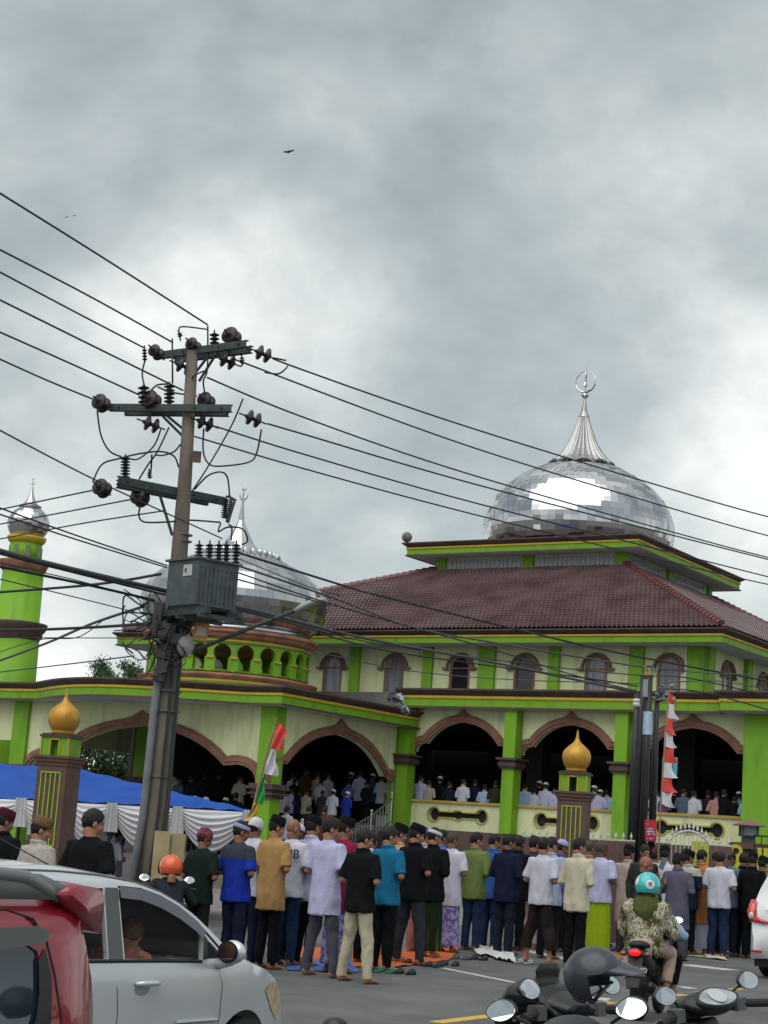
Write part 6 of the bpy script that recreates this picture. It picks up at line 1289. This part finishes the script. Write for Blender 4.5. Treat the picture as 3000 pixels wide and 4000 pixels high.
mb = MB(); mb.smooth = True; mb.tube([V(-.13, y + .13, z) for y, z in ((-1.7, 1.53), (-1.5, 1.60), (-.5, 1.60), (-.28, 1.585), (-.12, 1.53), (-.06, 1.49))], [.02, .03, .03, .032, .03, .015], 10); mb.prism([(-.28, 1.49), (.16, 1.49), (.10, 1.555), (-.06, 1.60), (-.34, 1.61)], lambda y, z, t: V(-.145 + t, y, z), .03); mb.build('roof_rail', mat('rail_grey', (.16, .17, .17), rough=.5), red)
mb = MB(); mb.smooth = True; rows = []
for j in range(13):
    u = -1 + 2 * j / 12; x = -.85 + .77 * u; bx = .02 * (1 - abs(u) ** 3); w = abs(u) > .82; rows.append([V(x, .04, 1.515 + bx), V(x, .14, 1.555 + bx), V(x, .28 + bx, 1.548 + bx), V(x, .335 + bx, 1.515 + bx), V(x, .34, 1.47) if not w else V(x, .335, 1.44), V(x, .33, 1.45) if not w else V(x, .325, 1.345), V(x, .28, 1.45) if not w else V(x, .27, 1.36), V(x, .10, 1.48)])
mb.loft(rows); mb.build('spoiler', REDP, red)
mb = MB(); mb.box((-.85, -1.6, .45), (1.5, 3.9, .4)); mb.build('floor_pan', PLB, red); wheel(red, -.42, -.12, .33, .2); wheel(red, -2.95, -.12, .33, .2)
# ---------------------------------------------------------------- white car at the right edge
q = G(2925, 3815, 0); wc = thing('parked_car', 'white people carrier seen from behind, cut by the right edge beside the crowd', 'car', q + A2 * 1.69 - B2 * .1, -YAW)
def S3(y, z):
    x = -.02 - (.35 * max(0, z - 1.0)) - .9 * max(0, z - 1.58)
    if y < .25: x -= (.25 - y) ** 2 * 1.2
    return x
tw = [(4.0, .4), (4.05, .8), (3.3, 1.0), (2.7, 1.5), (2.3, 1.66), (1.2, 1.70), (.45, 1.68), (.30, 1.60), (.20, 1.35), (.12, 1.12), (.04, 1.02), (.0, .9), (-.03, .7), (-.10, .60), (-.10, .42), (.0, .28)]
shell(wc, 'body', WHTP, tw, [(3.9, .28)], [], S3, 1.72, .05)
mb = MB(); mb.smooth = True; rows = [[V(-.86 + .64 * u, .20 - .055 * (1 - abs(u) ** 2.6) - .0 + (1.18 - z) * -.1 + (z - 1.18) * .35 - .03, z) for u in [-1 + .2 * j for j in range(11)]] for z in (1.14, 1.25, 1.38, 1.50)]; mb.loft(rows, cap=False, closed=False); mb.build('rear_window', TNT2, wc)
for sx in (-1, 1):
    mb = MB(); mb.smooth = True; cx = -.86 + sx * .72; mb.tube([V(cx + sx * .03, .0, .84), V(cx + sx * .06, .02, .98), V(cx + sx * .06, .10, 1.16)], [.05, .085, .05], 10, ry=[.04, .06, .04]); mb.tube([V(cx, -.03, .88), V(cx - sx * .25, -.06, .84)], [.05, .02], 8); tl = mb.build('tail_light', TLR, wc)
    mb = MB(); mb.smooth = True; mb.ball((cx + sx * .045, -.045, .93), (.045, .03, .055), 12, 8); mb.build('reversing_lens', mat('clear_lens', (.5, .45, .42), rough=.1, coat=1), tl)
    mb = MB(); mb.box((-.86 + sx * .62, -.155, .40), (.18, .015, .035)); mb.build('reflector', TLR, wc)
wheel(wc, .75, -.12, .31, .19); wheel(wc, .75, -1.60, .31, .19); mb = MB(); mb.box((-.86, 1.8, .32), (1.5, 3.4, .3)); mb.build('floor_pan', PLB, wc)
# cream car nearest the right edge
q = P(2992, 3900, 13.5); cc_ = thing('parked_car', 'cream car of which only a rounded rear corner shows, bottom right', 'car', Vector((q.x, q.y, -.12)) + A2 * 1.66, -YAW)
shell(cc_, 'body', CRMP, [(3.9, .4), (3.95, .8), (3.2, .98), (2.6, 1.40), (1.4, 1.46), (.7, 1.35), (.3, 1.05), (.06, .95), (-.02, .8), (-.06, .6), (-.06, .42), (.02, .25)], [(3.8, .25)], [], S3, 1.68, .05)
wheel(cc_, .7, -.12, .3, .18); wheel(cc_, .7, -1.56, .3, .18)
# ---------------------------------------------------------------- scooters
def scooter(lb, loc, az, lean=0.0, steer=0.0, body=PLB, group=None, plate=None, lit=False, panel=False, name='scooter', size=1.0, fairing=False):
    r = thing(name, lb, 'scooter', loc, 0, group); r.rotation_euler = (Matrix.Rotation(-az, 3, 'Z') @ Matrix.Rotation(-lean, 3, 'Y')).to_euler(); r.scale = (size,) * 3
    mb = MB(); mb.tube([V(0, -.88, .78), V(0, -.7, .72), V(0, -.45, .62), V(0, -.1, .55), V(0, .05, .36)], [.05, .12, .15, .15, .13], 14, ry=[.04, .10, .14, .12, .08])
    mb.tube([V(0, .05, .32), V(0, .3, .30)], [.15, .16], 12, ry=[.05, .05]); mb.tube([V(0, -.62, .36), V(.0, -.25, .34)], [.10, .12], 10)
    inst('body', wrinkle(fuse(mb, .014, 4, 'scooter_body'), .0, 1, 1), r, body)
    mb = MB(); mb.tube([V(0, .32, .28), V(0, .37, .55), V(0, .42, .82), V(0, .45, .96)], [.17, .20, .17, .10], 16, ry=[.05, .07, .08, .06]); mb.tube([V(0, .50, .80), V(0, .56, .66), V(0, .56, .55)], [.09, .11, .03], 12, ry=[.06, .08, .03]); inst('front_apron', fuse(mb, .013, 4, 'apron'), r, body)
    mb = MB(); mb.smooth = True; mb.tube([V(0, .05, .76), V(0, -.15, .755), V(0, -.4, .79), V(0, -.65, .84), V(0, -.80, .85)], [.08, .14, .145, .125, .05], 16, ry=[.03, .05, .055, .05, .02]); mb.build('seat', PLM, r)
    for y, w_, fl_ in ((.64, .09, 0), (-.60, .12, 1)):
        f = Matrix.Rotation(PI / 2, 3, 'Y'); c = V(0, y, .285); mb = MB(); mb.smooth = True; mb.lathe([(.20, -w_ / 2), (.26, -w_ / 2), (.285, -w_ * .2), (.285, w_ * .2), (.26, w_ / 2), (.20, w_ / 2)], 32, c, f); o = mb.build('wheel', TYR, r)
        mb = MB(); mb.lathe([(.205, -.03), (.205, .03), (.19, .02), (.19, -.02)], 28, c, f)
        for k in range(5): a = 2 * PI * k / 5; mb.tube([c, c + V(0, math.cos(a), math.sin(a)) * .2], .018, 6)
        mb.build('rim', mat('dark_alloy', (.03, .03, .03), rough=.4, metal=.7), o)
    mb = MB(); mb.smooth = True; mb.tube([V(0, .64 + .33 * math.cos(t), .285 + .33 * math.sin(t)) for t in [.1 + 2.2 * i / 8 for i in range(9)]], [.06] * 9, 8, ry=[.02] * 9); mb.build('mudguard', body, r)
    mb = MB(); mb.smooth = True; mb.tube([V(.055, .60, .30), V(.055, .50, .62)], .022, 8); mb.tube([V(-.055, .60, .30), V(-.055, .50, .62)], .022, 8); mb.build('fork', PLG, r)
    mb = MB(); mb.smooth = True; mb.tube([V(.14, -.25, .32), V(.16, -.55, .34), V(.17, -.88, .40)], [.04, .06, .055], 12); mb.build('exhaust', mat('dark_steel', (.03, .03, .032), rough=.35, metal=.6), r)
    mb = MB(); mb.tube([V(-.34, .33, 1.0), V(-.2, .38, 1.01), V(-.08, .43, .99), V(.08, .43, .99), V(.2, .38, 1.01), V(.34, .33, 1.0)], [.018, .018, .02, .02, .018, .018], 8); hb = mb.build('handlebar', PLB, r)
    for s_ in (-1, 1):
        mb = MB(); mb.tube([V(s_ * .22, .375, 1.01), V(s_ * .36, .32, 1.0)], .02, 10); mb.build('grip', RUB, hb)
        mb = MB(); mb.tube([V(s_ * .20, .42, 1.0), V(s_ * .26, .43, .99), V(s_ * .34, .39, .985)], .008, 6); mb.box((s_ * .2, .385, 1.01), (.06, .06, .06)); mb.build('brake_lever', PLG, hb)
        ca = V(s_ * .27, .37, 1.11); mb = MB(); mb.tube([V(s_ * .16, .40, 1.02), V(s_ * .17, .41, 1.06), V(s_ * .23, .39, 1.09)], [.008, .007, .007], 6); f = Matrix.Rotation(PI / 2 - .12, 3, 'X'); mb.smooth = True
        sh = [V(.060 * math.cos(t) * (1.0 + .12 * math.cos(2 * t)) , .016 * math.sin(t), .043 * math.sin(t) * (1 + .1 * math.sin(t + .5))) for t in [2 * PI * i / 24 for i in range(24)]]
        mb.loft([[ca + p * .5 + V(0, .03, 0) for p in sh], [ca + p * .95 + V(0, .02, 0) for p in sh], [ca + p + V(0, 0, 0) for p in sh]]); m_ = mb.build('mirror', PLB, r)
        mb = MB(); mb.add([ca + p * .92 + V(0, -.0015, 0) for p in sh], [tuple(range(24))]); mb.build('mirror_glass', MIR, m_)
    mb = MB(); mb.tube([V(0, .30, 1.02), V(0, .42, 1.04), V(0, .52, 1.0), V(0, .58, .90)], [.09, .13, .12, .06], 14, ry=[.03, .055, .06, .04]); inst('handlebar_cowl', fuse(mb, .011, 3, 'cowl'), r, body)
    mb = MB(); mb.smooth = True; mb.ball((0, .575, .93), (.09, .03, .05), 14, 8); mb.build('headlight', mat('clear_lens', (.5, .45, .42), rough=.1, coat=1), r)
    if fairing:
        mb = MB(); mb.tube([V(0, .34, .98), V(0, .46, 1.07), V(0, .60, 1.06), V(0, .70, .95), V(0, .70, .80)], [.10, .17, .17, .13, .05], 10, ry=[.03, .05, .07, .07, .04]); mb.tube([V(0, .52, 1.08), V(0, .50, 1.20)], [.12, .08], 8, ry=[.015, .008]); inst('fairing', fuse(mb, .012, 2, 'fairing'), r, body)
    if panel:
        f = Euler((.55, 0, 0)).to_matrix(); c = V(0, .315, 1.075); mb = MB(); mb.smooth = True; o_ = [V(.115 * math.cos(t) * (1 - .25 * (math.sin(t) > .2) * math.sin(t)), .06 * math.sin(t), 0) for t in [2 * PI * i / 28 for i in range(28)]]
        mb.loft([[c + f @ (p * 1.12 - V(0, 0, .02)) for p in o_], [c + f @ (p * 1.12 + V(0, 0, .006)) for p in o_], [c + f @ (p * 1.0 + V(0, 0, .008)) for p in o_]], cap=False); pn = mb.build('instrument_panel', PLB, r)
        mb = MB(); mb.add([c + f @ (p + V(0, 0, .006)) for p in o_], [tuple(range(28))]); mb.build('dial_glass', mat('dial_face', (.20, .24, .27), (.36, .40, .43), rough=.12, nscale=20, coat=1), pn)
        mb = MB(); mb.lathe([(.043, .008), (.048, .012), (.043, .014)], 24, c + f @ V(.0, .0, 0), f); mb.tube([c + f @ V(0, 0, .013), c + f @ V(-.028, .022, .013)], .002, 4)
        for k in range(9): a = PI * (k / 8) * 1.2 - .3; mb.tube([c + f @ V(.036 * math.cos(a), .036 * math.sin(a), .011), c + f @ V(.042 * math.cos(a), .042 * math.sin(a), .011)], .0015, 4)
        mb.build('dial_ring', mat('white_plate', (.42, .43, .44)), pn)
    mb = MB(); mb.smooth = True; mb.ball((0, -.885, .76), (.07, .045, .04), 16, 10); tl = mb.build('tail_light', mat('lit_tail', (.5, .01, .01), rough=.2, emit='#ff1c14', estr=.55) if lit else TLR, r)
    mb = MB(); mb.smooth = True
    for s_ in (-1, 1): mb.ball((s_ * .14, -.84, .745), (.045, .05, .03), 10, 8)
    mb.build('indicator', mat('smoked_lens', (.10, .05, .045), rough=.2, coat=1), r)
    mb = MB(); mb.tube([V(0, -.82, .70), V(0, -.95, .52), V(0, -1.0, .38)], [.08, .09, .07], 8, ry=[.01, .01, .01]); mb.build('rear_flap', PLM, r)
    if plate:
        f = Euler((-.25, 0, 0)).to_matrix(); mb = MB(); mb.box((0, -.965, .56), (.275, .008, .115), f); pl = mb.build('number_plate', mat('plate_black', (.03, .032, .045), rough=.45), r)
        text_mesh(plate[0], .062, mat('plate_white', (.55, .56, .6), rough=.5), pl, (0, -.976, .576), (PI / 2 - .25, 0, 0), 'lettering', .001, .0006); text_mesh(plate[1], .034, mat('plate_white', (.55, .56, .6)), pl, (.04, -.965, .524), (PI / 2 - .25, 0, 0), 'lettering', .001, .0003)
        mb = MB(); mb.box((0, -.951, .506), (.275, .009, .006), f); mb.build('plate_edge', TLR, pl)
    return r
RA = math.radians(20); rg = G(2496, 3985, 0); rb = rg + V(math.sin(RA), math.cos(RA), 0) * .55
rb.z = 0; rid = scooter('black scooter carrying two people, red tail light on and plate showing', rb, RA, .03, plate=('BN 3981 FQ', '07·27'), lit=True, size=.92)
g_s = 'scooters parked at the near kerb'
def park(lb, px, py, D, az, lean, **k):            # pixel of the handlebar centre
    c = P(px, py, D); az = math.radians(az); M_ = Matrix.Rotation(-az, 3, 'Z') @ Matrix.Rotation(-lean, 3, 'Y'); o = c - M_ @ V(0, .40, 1.02) * 1.1; o.z = min(o.z, gz(o.y) + .0) if False else gz(o.y)
    return scooter(lb, o, az, lean, group=g_s, size=1.1, **k)
park('black scooter with its speedometer facing the camera, right of the helmet', 2752, 3990, 9.1, -33, .15, panel=True)
park('black scooter facing away with a helmet hung on its right mirror', 2210, 3892, 8.35, -43, .028, panel=False, fairing=True)
park('black scooter lowest in the frame, its mirrors below those of the helmet scooter', 2228, 3975, 7.2, 32, .12)
# helmets
def helmet(lb, loc, rot, m, r=.128, visor=None, name='helmet', peak=False, trim=PLB, parent=None):
    t = thing(name, lb, 'helmet', loc); t.rotation_euler = rot; mb = MB(); n, k = 36, 22; rows = []
    for i in range(k):
        th = .02 + (PI * .70) * i / (k - 1); rows.append([V(r * math.sin(th) * math.cos(a), r * 1.14 * math.sin(th) * math.sin(a), r * 1.04 * math.cos(th) - (0.0)) for a in [2 * PI * j / n for j in range(n)]])
    # open the face
    vv = [p for rw in rows for p in rw]; ff = []
    for i in range(k - 1):
        for j in range(n):
            q = (i * n + j, i * n + (j + 1) % n, (i + 1) * n + (j + 1) % n, (i + 1) * n + j); c = sum((vv[x] for x in q), V(0, 0, 0)) / 4
            if not (c.y > r * .25 and c.z < r * .38): ff.append(q)
    mb.smooth = True; mb.add(vv, ff); o = len(vv); mb.add([p * .93 for p in vv], [tuple(reversed(f)) for f in ff]); mb.build('shell', m, t, recalc=False)
    mb = MB(); mb.smooth = True; ring = rows[-1]; mb.tube([p for p in ring if p.y < r * .3] , .009, 6); mb.build('rim', trim, t)
    if visor: 
        mb = MB(); mb.smooth = True; rws = [[V(r * 1.06 * math.sin(a) * c_, r * 1.2 * math.cos(a) * c_, z) for a in [-1.25 + 2.5 * j / 14 for j in range(15)]] for z, c_ in ((r * .55, .86), (r * .3, .99), (0, 1.05), (-r * .35, 1.03), (-r * .55, .98))]; mb.loft(rws, cap=False, closed=False); mb.build('visor', visor, t)
    if peak:
        mb = MB(); mb.smooth = True; rws = [[V(r * .9 * math.sin(a) * (1 - .35 * q), r * (1.05 + .95 * q * math.cos(a)) * max(math.cos(a), .4), r * (.45 - .25 * q)) for a in [-1.1 + 2.2 * j / 10 for j in range(11)]] for q in (0, .35, .7, 1)]; mb.loft(rws, cap=False, closed=False); mb.build('peak', m, t)
    return t
helmet('dark helmet with a pointed visor hung on the parked scooter', P(2322, 3812, 8.0), (Matrix.Rotation(.42, 3, 'Y') @ Euler((.5, .55, -1.9)).to_matrix()).to_euler(), mat('helmet_grey', (.016, .021, .030), (.032, .04, .052), rough=.38, nscale=6, coat=.25), .128, None, peak=True)
mb = MB(); mb.smooth = True; c = P(1312, 3972, 8.2); mb.lathe([(.05, gz(8) - c.z), (.05, -.10), (.066, -.09), (.068, -.05), (.055, -.02), (.03, -.004), (.004, .0)], 24); tag(mb.build('post_cap', PLB, loc=(0, 0, 0)), 'black dome-shaped cap poking up at the bottom edge between car and scooters', 'post cap').location = c
# ---------------------------------------------------------------- the two riders
def seated(lb, base_pt, az, seat_y, torso, legs, arms_to, skin=1, hp=8, hyaw=0, lean=.10):
    t = thing('person', lb, 'person', base_pt, -az); H = V(0, seat_y, .86); Sh = V(0, seat_y + lean, 1.30); mb = MB()
    mb.loft([[p + V(0, seat_y + lean * (z - .80) / .5, 0) for p in ell(0, 0, z, rx, ry, 20)] for z, rx, ry in ((.80, .15, .12), (.95, .14, .10), (1.12, .15, .10), (1.27, .165, .10), (1.33, .12, .075), (1.37, .06, .055))])
    hc, hm = head_M(hp, hyaw, V(0, seat_y + lean + .03, 1.50)); head(mb, hc, hm); mb.tube([hc - V(0, .02, .06), Sh + V(0, -.01, .02)], [.055, .06], 12)
    for s_ in (-1, 1):
        a = V(s_ * .18, seat_y + lean, 1.27); w_ = V(s_ * arms_to[0], arms_to[1], arms_to[2]); e = a.lerp(w_, .5) + V(s_ * .10, -.05, -.10); capsule(mb, a, e, .05, .04); capsule(mb, e, w_, .04, .027); hand(mb, w_, (w_ - e), V(0, 0, -1), s_)
        k = V(s_ * .24, seat_y + .40, .74); f = V(s_ * .22, seat_y + .28, .36); capsule(mb, V(s_ * .10, seat_y, .84), k, .08, .058); capsule(mb, k, f, .055, .036); mb.tube([f + V(0, -.06, -.03), f + V(0, .05, -.03), f + V(0, .15, -.045)], [.03, .042, .03], 10, ry=[.03, .032, .018])
    inst('body', fuse(mb, .011, 3, 'rider_body'), t, SKN[skin]); lg = MB(); st_ = lambda s_: (V(s_ * .09, seat_y - .02, .85), V(s_ * .24, seat_y + .40, .74), V(s_ * .22, seat_y + .29, .42))
    lg.ball((0, seat_y - .03, .86), (.19, .16, .11), 16, 10)
    for s_ in (-1, 1): a, k, f = st_(s_); capsule(lg, a, k, .10, .082); lg.tube([k + V(0, .01, .03), k, k.lerp(f, .5), f], [.05, .082, .075, .068], 12); lg.ball(k, .082, 12, 8)
    inst('trousers', wrinkle(fuse(lg, .013, 4, 'rider_trousers'), .010, 9, 6, 2), t, legs)
    tp = MB(); tp.loft([[p + V(0, seat_y + lean * (z - .80) / .5, 0) for p in ell(0, 0, z, rx, ry, 24, 2.2)] for z, rx, ry in ((.80, .20, .17), (.95, .19, .15), (1.12, .19, .14), (1.25, .20, .135), (1.32, .165, .11), (1.365, .09, .075))])
    for s_ in (-1, 1):
        a = V(s_ * .18, seat_y + lean, 1.27); w_ = V(s_ * arms_to[0], arms_to[1], arms_to[2]); e = a.lerp(w_, .5) + V(s_ * .10, -.05, -.10); tp.ball(a, .078, 12, 8); tp.tube([a, e, e.lerp(w_, .5), a.lerp(w_, 1.0).lerp(e, .06)], [.078, .068, .058, .048], 12); tp.ball(e, .066, 12, 8)
    jm = wrinkle(fuse(tp, .014, 4, 'rider_jacket'), .016, 9, 6, 5); inst('jacket', jm, t, torso); t.scale = (.92, .92, .92); return t, hc, hm, jm
DEN = fab((.20, .32, .46), (.28, .40, .52), nscale=7)
drv, h1_, m1_, _ = seated('scooter driver in a pale denim jacket, mostly hidden behind the pillion passenger', rb, RA, .0, DEN, BLKF, (.33, .30, 1.03), 1, 8, 0)
inst('hair', hair_mesh(h1_, m1_), drv, HAI); drv.scale = (.90, .92, .82)
pas, h2_, m2_, jm = seated('pillion passenger in a shaggy fringed olive and cream jacket and beige trousers', rb, RA, -.46, fab((.36, .33, .22), (.10, .085, .05), nscale=13, lo=.46, hi=.54), fab((.44, .33, .26)), (.16, -.05, 1.02), 0, 4, -12, .05)
fr = MB(); rd = random.Random(3); vs_j = [(v.co.copy(), v.normal.copy()) for v in jm.vertices]; fmats = [fab((.50, .47, .36)), fab((.30, .29, .16)), fab((.09, .08, .04))]
for i in range(5200):
    p, n = rd.choice(vs_j); 
    if p.z > 1.33: continue
    cl = noise.noise(p * 7); fr.cur = 0 if cl > .02 else (1 if cl > -.2 else 2)
    if rd.random() < .2: fr.cur = rd.choice((0, 1, 2))
    L_ = rd.uniform(.05, .10); sw = noise.noise(p * 5 + V(9, 2, 1)) * .8; d = V(rd.uniform(-.25, .25) + sw, rd.uniform(-.2, .2), -1).normalized(); s_ = d.cross(n).normalized() * rd.uniform(.004, .008)
    a = p + n * .002; b = a + n * .028 + d * L_ * .5; c = a + n * .018 + d * L_; fr.add([a - s_, a + s_, b + s_, b - s_, c], [(0, 1, 2, 3), (3, 2, 4)])
fr.build('fringe', fmats, pas, recalc=False)
OLV = fab((.075, .085, .025), (.05, .058, .02), nscale=6); mb = MB(); c0 = h2_ - V(0, .03, .12)
mb.loft([[V(p.x, p.y, z) for p in ell(0, h2_.y - .03 - dy, z, rx, ry, 22, 2.1)] for z, rx, ry, dy in ((1.40, .10, .10, 0), (1.36, .13, .12, .01), (1.30, .17, .14, .03), (1.22, .15, .13, .07), (1.14, .09, .09, .09), (1.08, .03, .04, .10))]); inst('hood', wrinkle(fuse(mb, .012, 3, 'hood'), .016, 9, 7, 7), pas, OLV)
hp_ = pas.matrix_basis
pm = Matrix.Translation(pas.location) @ Matrix.Rotation(-RA, 4, 'Z') @ Matrix.Scale(.92, 4); TEAL = mat('teal_helmet', (.025, .42, .42), rough=.22, coat=.7)
hl = helmet('teal open-face helmet with white patches worn by the pillion passenger', pm @ (h2_ + V(0, -.01, .012)), (-.05, 0, -RA - .2), TEAL, .136, mat('clear_visor', (.55, .6, .62), rough=.08, alpha=.45))
def decal(t, az, el, w_, h, m, r=.1375, tk=.006, rot=0.0):
    mb = MB(); mb.smooth = True; vv = [V(0, 0, 0)] ; pts = []
    for k in range(24):
        a = 2 * PI * k / 24; u, v_ = w_ * math.cos(a), h * math.sin(a); u, v_ = u * math.cos(rot) - v_ * math.sin(rot), u * math.sin(rot) + v_ * math.cos(rot); pts.append((az + u, el + v_))
    f = lambda a, e, rr: V(rr * math.cos(e) * math.sin(a), -rr * 1.14 * math.cos(e) * math.cos(a), rr * 1.04 * math.sin(e))
    rings = [[f(az + (a - az) * q, el + (e - el) * q, r + .002) for a, e in pts] for q in (1, .66, .33, .02)]; mb.loft(rings, cap=False); mb.add(rings[-1], [tuple(range(24))]); return mb.build('decal', m, t)
WD = mat('decal_white', (.6, .62, .64), rough=.3); decal(hl, -.55, .25, .20, .32, WD); decal(hl, .62, .05, .36, .34, WD); decal(hl, .0, 1.0, .12, .10, WD)
for a, e, w_, h, ro in ((.55, .10, .05, .11, .5), (.70, .12, .04, .13, -.2), (.64, -.02, .11, .03, 0), (.60, .18, .06, .03, .3)): decal(hl, a, e, w_, h, CER2, .1395, rot=ro)
# the helmeted man on a motorbike beside the pole
o = P(655, 3600, 20.2); o.z = -.06; rot_ = math.radians(-14); sb = scooter('dark scooter half hidden between the silver car and the knitted-cap man', o, rot_, .0, name='scooter')
hd, hh, hm3, _ = seated('motorcyclist in dark jacket sitting beside the concrete pole', o, rot_, -.15, fab((.02, .022, .03)), BLKF, (.33, .30, 1.0), 1, 6, 0, .26); hd.scale = (.84, .9, .83)
inst('hair', hair_mesh(hh, hm3), hd, HAI)
helmet('orange helmet with grey visor worn by the motorcyclist near the pole', Matrix.Translation(o) @ Matrix.Rotation(-rot_, 4, 'Z') @ V(hh.x, hh.y * .9, hh.z * .83 + .01), (-.1, 0, -rot_), mat('orange_helmet', (.60, .09, .02), rough=.25, coat=.6), .14, mat('grey_visor', (.16, .14, .14), rough=.15))
# ================================================================ mats, cloths and sandals on the road
def gmat(lb, corners, m, h=.012, seed=0, amp=.012):
    pts = [G(x, y, 0) for x, y in corners]; rows = []; n = 16
    for i in range(n + 1):
        a = pts[0].lerp(pts[3], i / n); b = pts[1].lerp(pts[2], i / n); rows.append([(lambda p: V(p.x, p.y, h + gz(p.y) + amp * abs(noise.noise(V(p.x * 5 + seed, p.y * 5, 0)))))(a.lerp(b, j / n)) for j in range(n + 1)])
    mb = MB(); mb.smooth = True; mb.loft(rows, cap=False, closed=False); mb.add([p - V(0, 0, .006) for r_ in (rows[0], rows[-1]) for p in r_] , [])
    tag(mb.build('prayer_mat', m), lb, 'prayer mat')
MR = mat('red_mat', (.50, .05, .02), (.45, .16, .03), rough=.9, nscale=10); MBL = mat('blue_mat', (.03, .08, .40), (.10, .30, .42), rough=.7, nscale=12, lo=.5, hi=.6); MO = mat('orange_mat', (.45, .16, .05), rough=.9, nscale=6); MW = mat('white_cloth', (.58, .58, .60), (.50, .50, .52), rough=.9, nscale=5); MG = mat('green_mat', (.16, .26, .13), (.3, .35, .2), rough=.9, nscale=9)
gmat('blue patterned mat under the men in grey jeans and cream chinos', [(1120, 3792), (1400, 3800), (1370, 3760), (1130, 3745)], MBL, seed=1)
gmat('red and orange mat under the men in black trousers', [(1410, 3800), (1760, 3752), (1800, 3700), (1440, 3722)], MR, seed=2, amp=.03)
gmat('rust coloured mat behind the lavender shirt, left of the chinos', [(1120, 3765), (1420, 3780), (1440, 3715), (1150, 3700)], MR, h=.01, seed=5)
gmat('small orange mat at the foot of the lime green sarong', [(2300, 3742), (2450, 3748), (2440, 3722), (2310, 3718)], MO, seed=3)
gmat('white cloth crumpled on the road below the navy shirt', [(1930, 3750), (2015, 3765), (2000, 3728), (1900, 3712)], MW, h=.03, seed=4, amp=.10)
gmat('white cloth beside the crumpled one, under dark jeans', [(1860, 3735), (1925, 3742), (1905, 3706), (1850, 3712)], MW, h=.03, seed=6, amp=.08)
gmat('pale newspaper sheet on the road below the white t-shirt and jeans', [(2760, 3745), (2840, 3755), (2815, 3722), (2745, 3728)], mat('newsprint', (.48, .46, .38), (.40, .38, .32), rough=.9, nscale=30), h=.02, seed=7, amp=.05)
gmat('green mat beside the newspaper, under the grey trousers', [(2690, 3738), (2760, 3744), (2760, 3722), (2690, 3716)], MG, seed=8)
def sandals(x, y, m, lb, az=.5, dx=.12):
    p = G(x, y, 0); p.z = gz(p.y); r = thing('sandals', lb, 'sandals', p, -az)
    for s_ in (-1, 1):
        mb = MB(); mb.smooth = True; c = V(s_ * dx / 1.6, .02 * s_, .0); o = [c + V(.045 * math.cos(t) * (1 + .15 * math.sin(t)), .13 * math.sin(t), 0) for t in [2 * PI * i / 20 for i in range(20)]]
        mb.loft([[p_ + V(0, 0, .004) for p_ in o], [p_ + V(0, 0, .03) for p_ in o]]); sl_ = mb.build('sole', m, r)
        mb = MB(); mb.smooth = True; mb.tube([c + V(-.048, .03, .02), c + V(-.02, .045, .065), c + V(.02, .045, .065), c + V(.048, .03, .02)], [.02, .02, .02, .02], 8, ry=[.006] * 4); mb.tube([c + V(-.046, -.02, .02), c + V(0, .0, .06), c + V(.046, -.02, .02)], [.014] * 3, 8, ry=[.006] * 3); mb.build('strap', m, r)
BS = mat('black_sandal', (.012, .012, .012), rough=.6)
for i, (x, y, m, lb) in enumerate(((1500, 3800, mat('green_sandal', (.02, .20, .10), rough=.6), 'green and black sandals in front of the teal polo man'), (1580, 3806, BS, 'black sneakers-like sandals right of the green pair'), (1610, 3768, BS, 'black sandals tucked behind the charcoal trousers'), (1690, 3778, BS, 'big black sandals at the start of the white line'),
    (1755, 3772, BS, 'black sandals just right of the big black pair'), (1798, 3748, mat('grey_sandal', (.08, .08, .09), rough=.7), 'grey sandals below the white tunic man'), (1868, 3750, BS, 'black sandals beside the white cloth'), (2045, 3766, mat('pale_sandal', (.25, .30, .26), rough=.6), 'pale green flip-flops in front of the wide brown trousers'),
    (2375, 3712, mat('blue_sandal', (.05, .06, .35), rough=.6), 'blue sandals right of the lime green sarong'), (2730, 3700, BS, 'black sandals behind the grey trousers'), (2850, 3738, BS, 'black shoes beside the rolled jeans'))): sandals(x, y, m, lb, .4 + .1 * (i % 4))
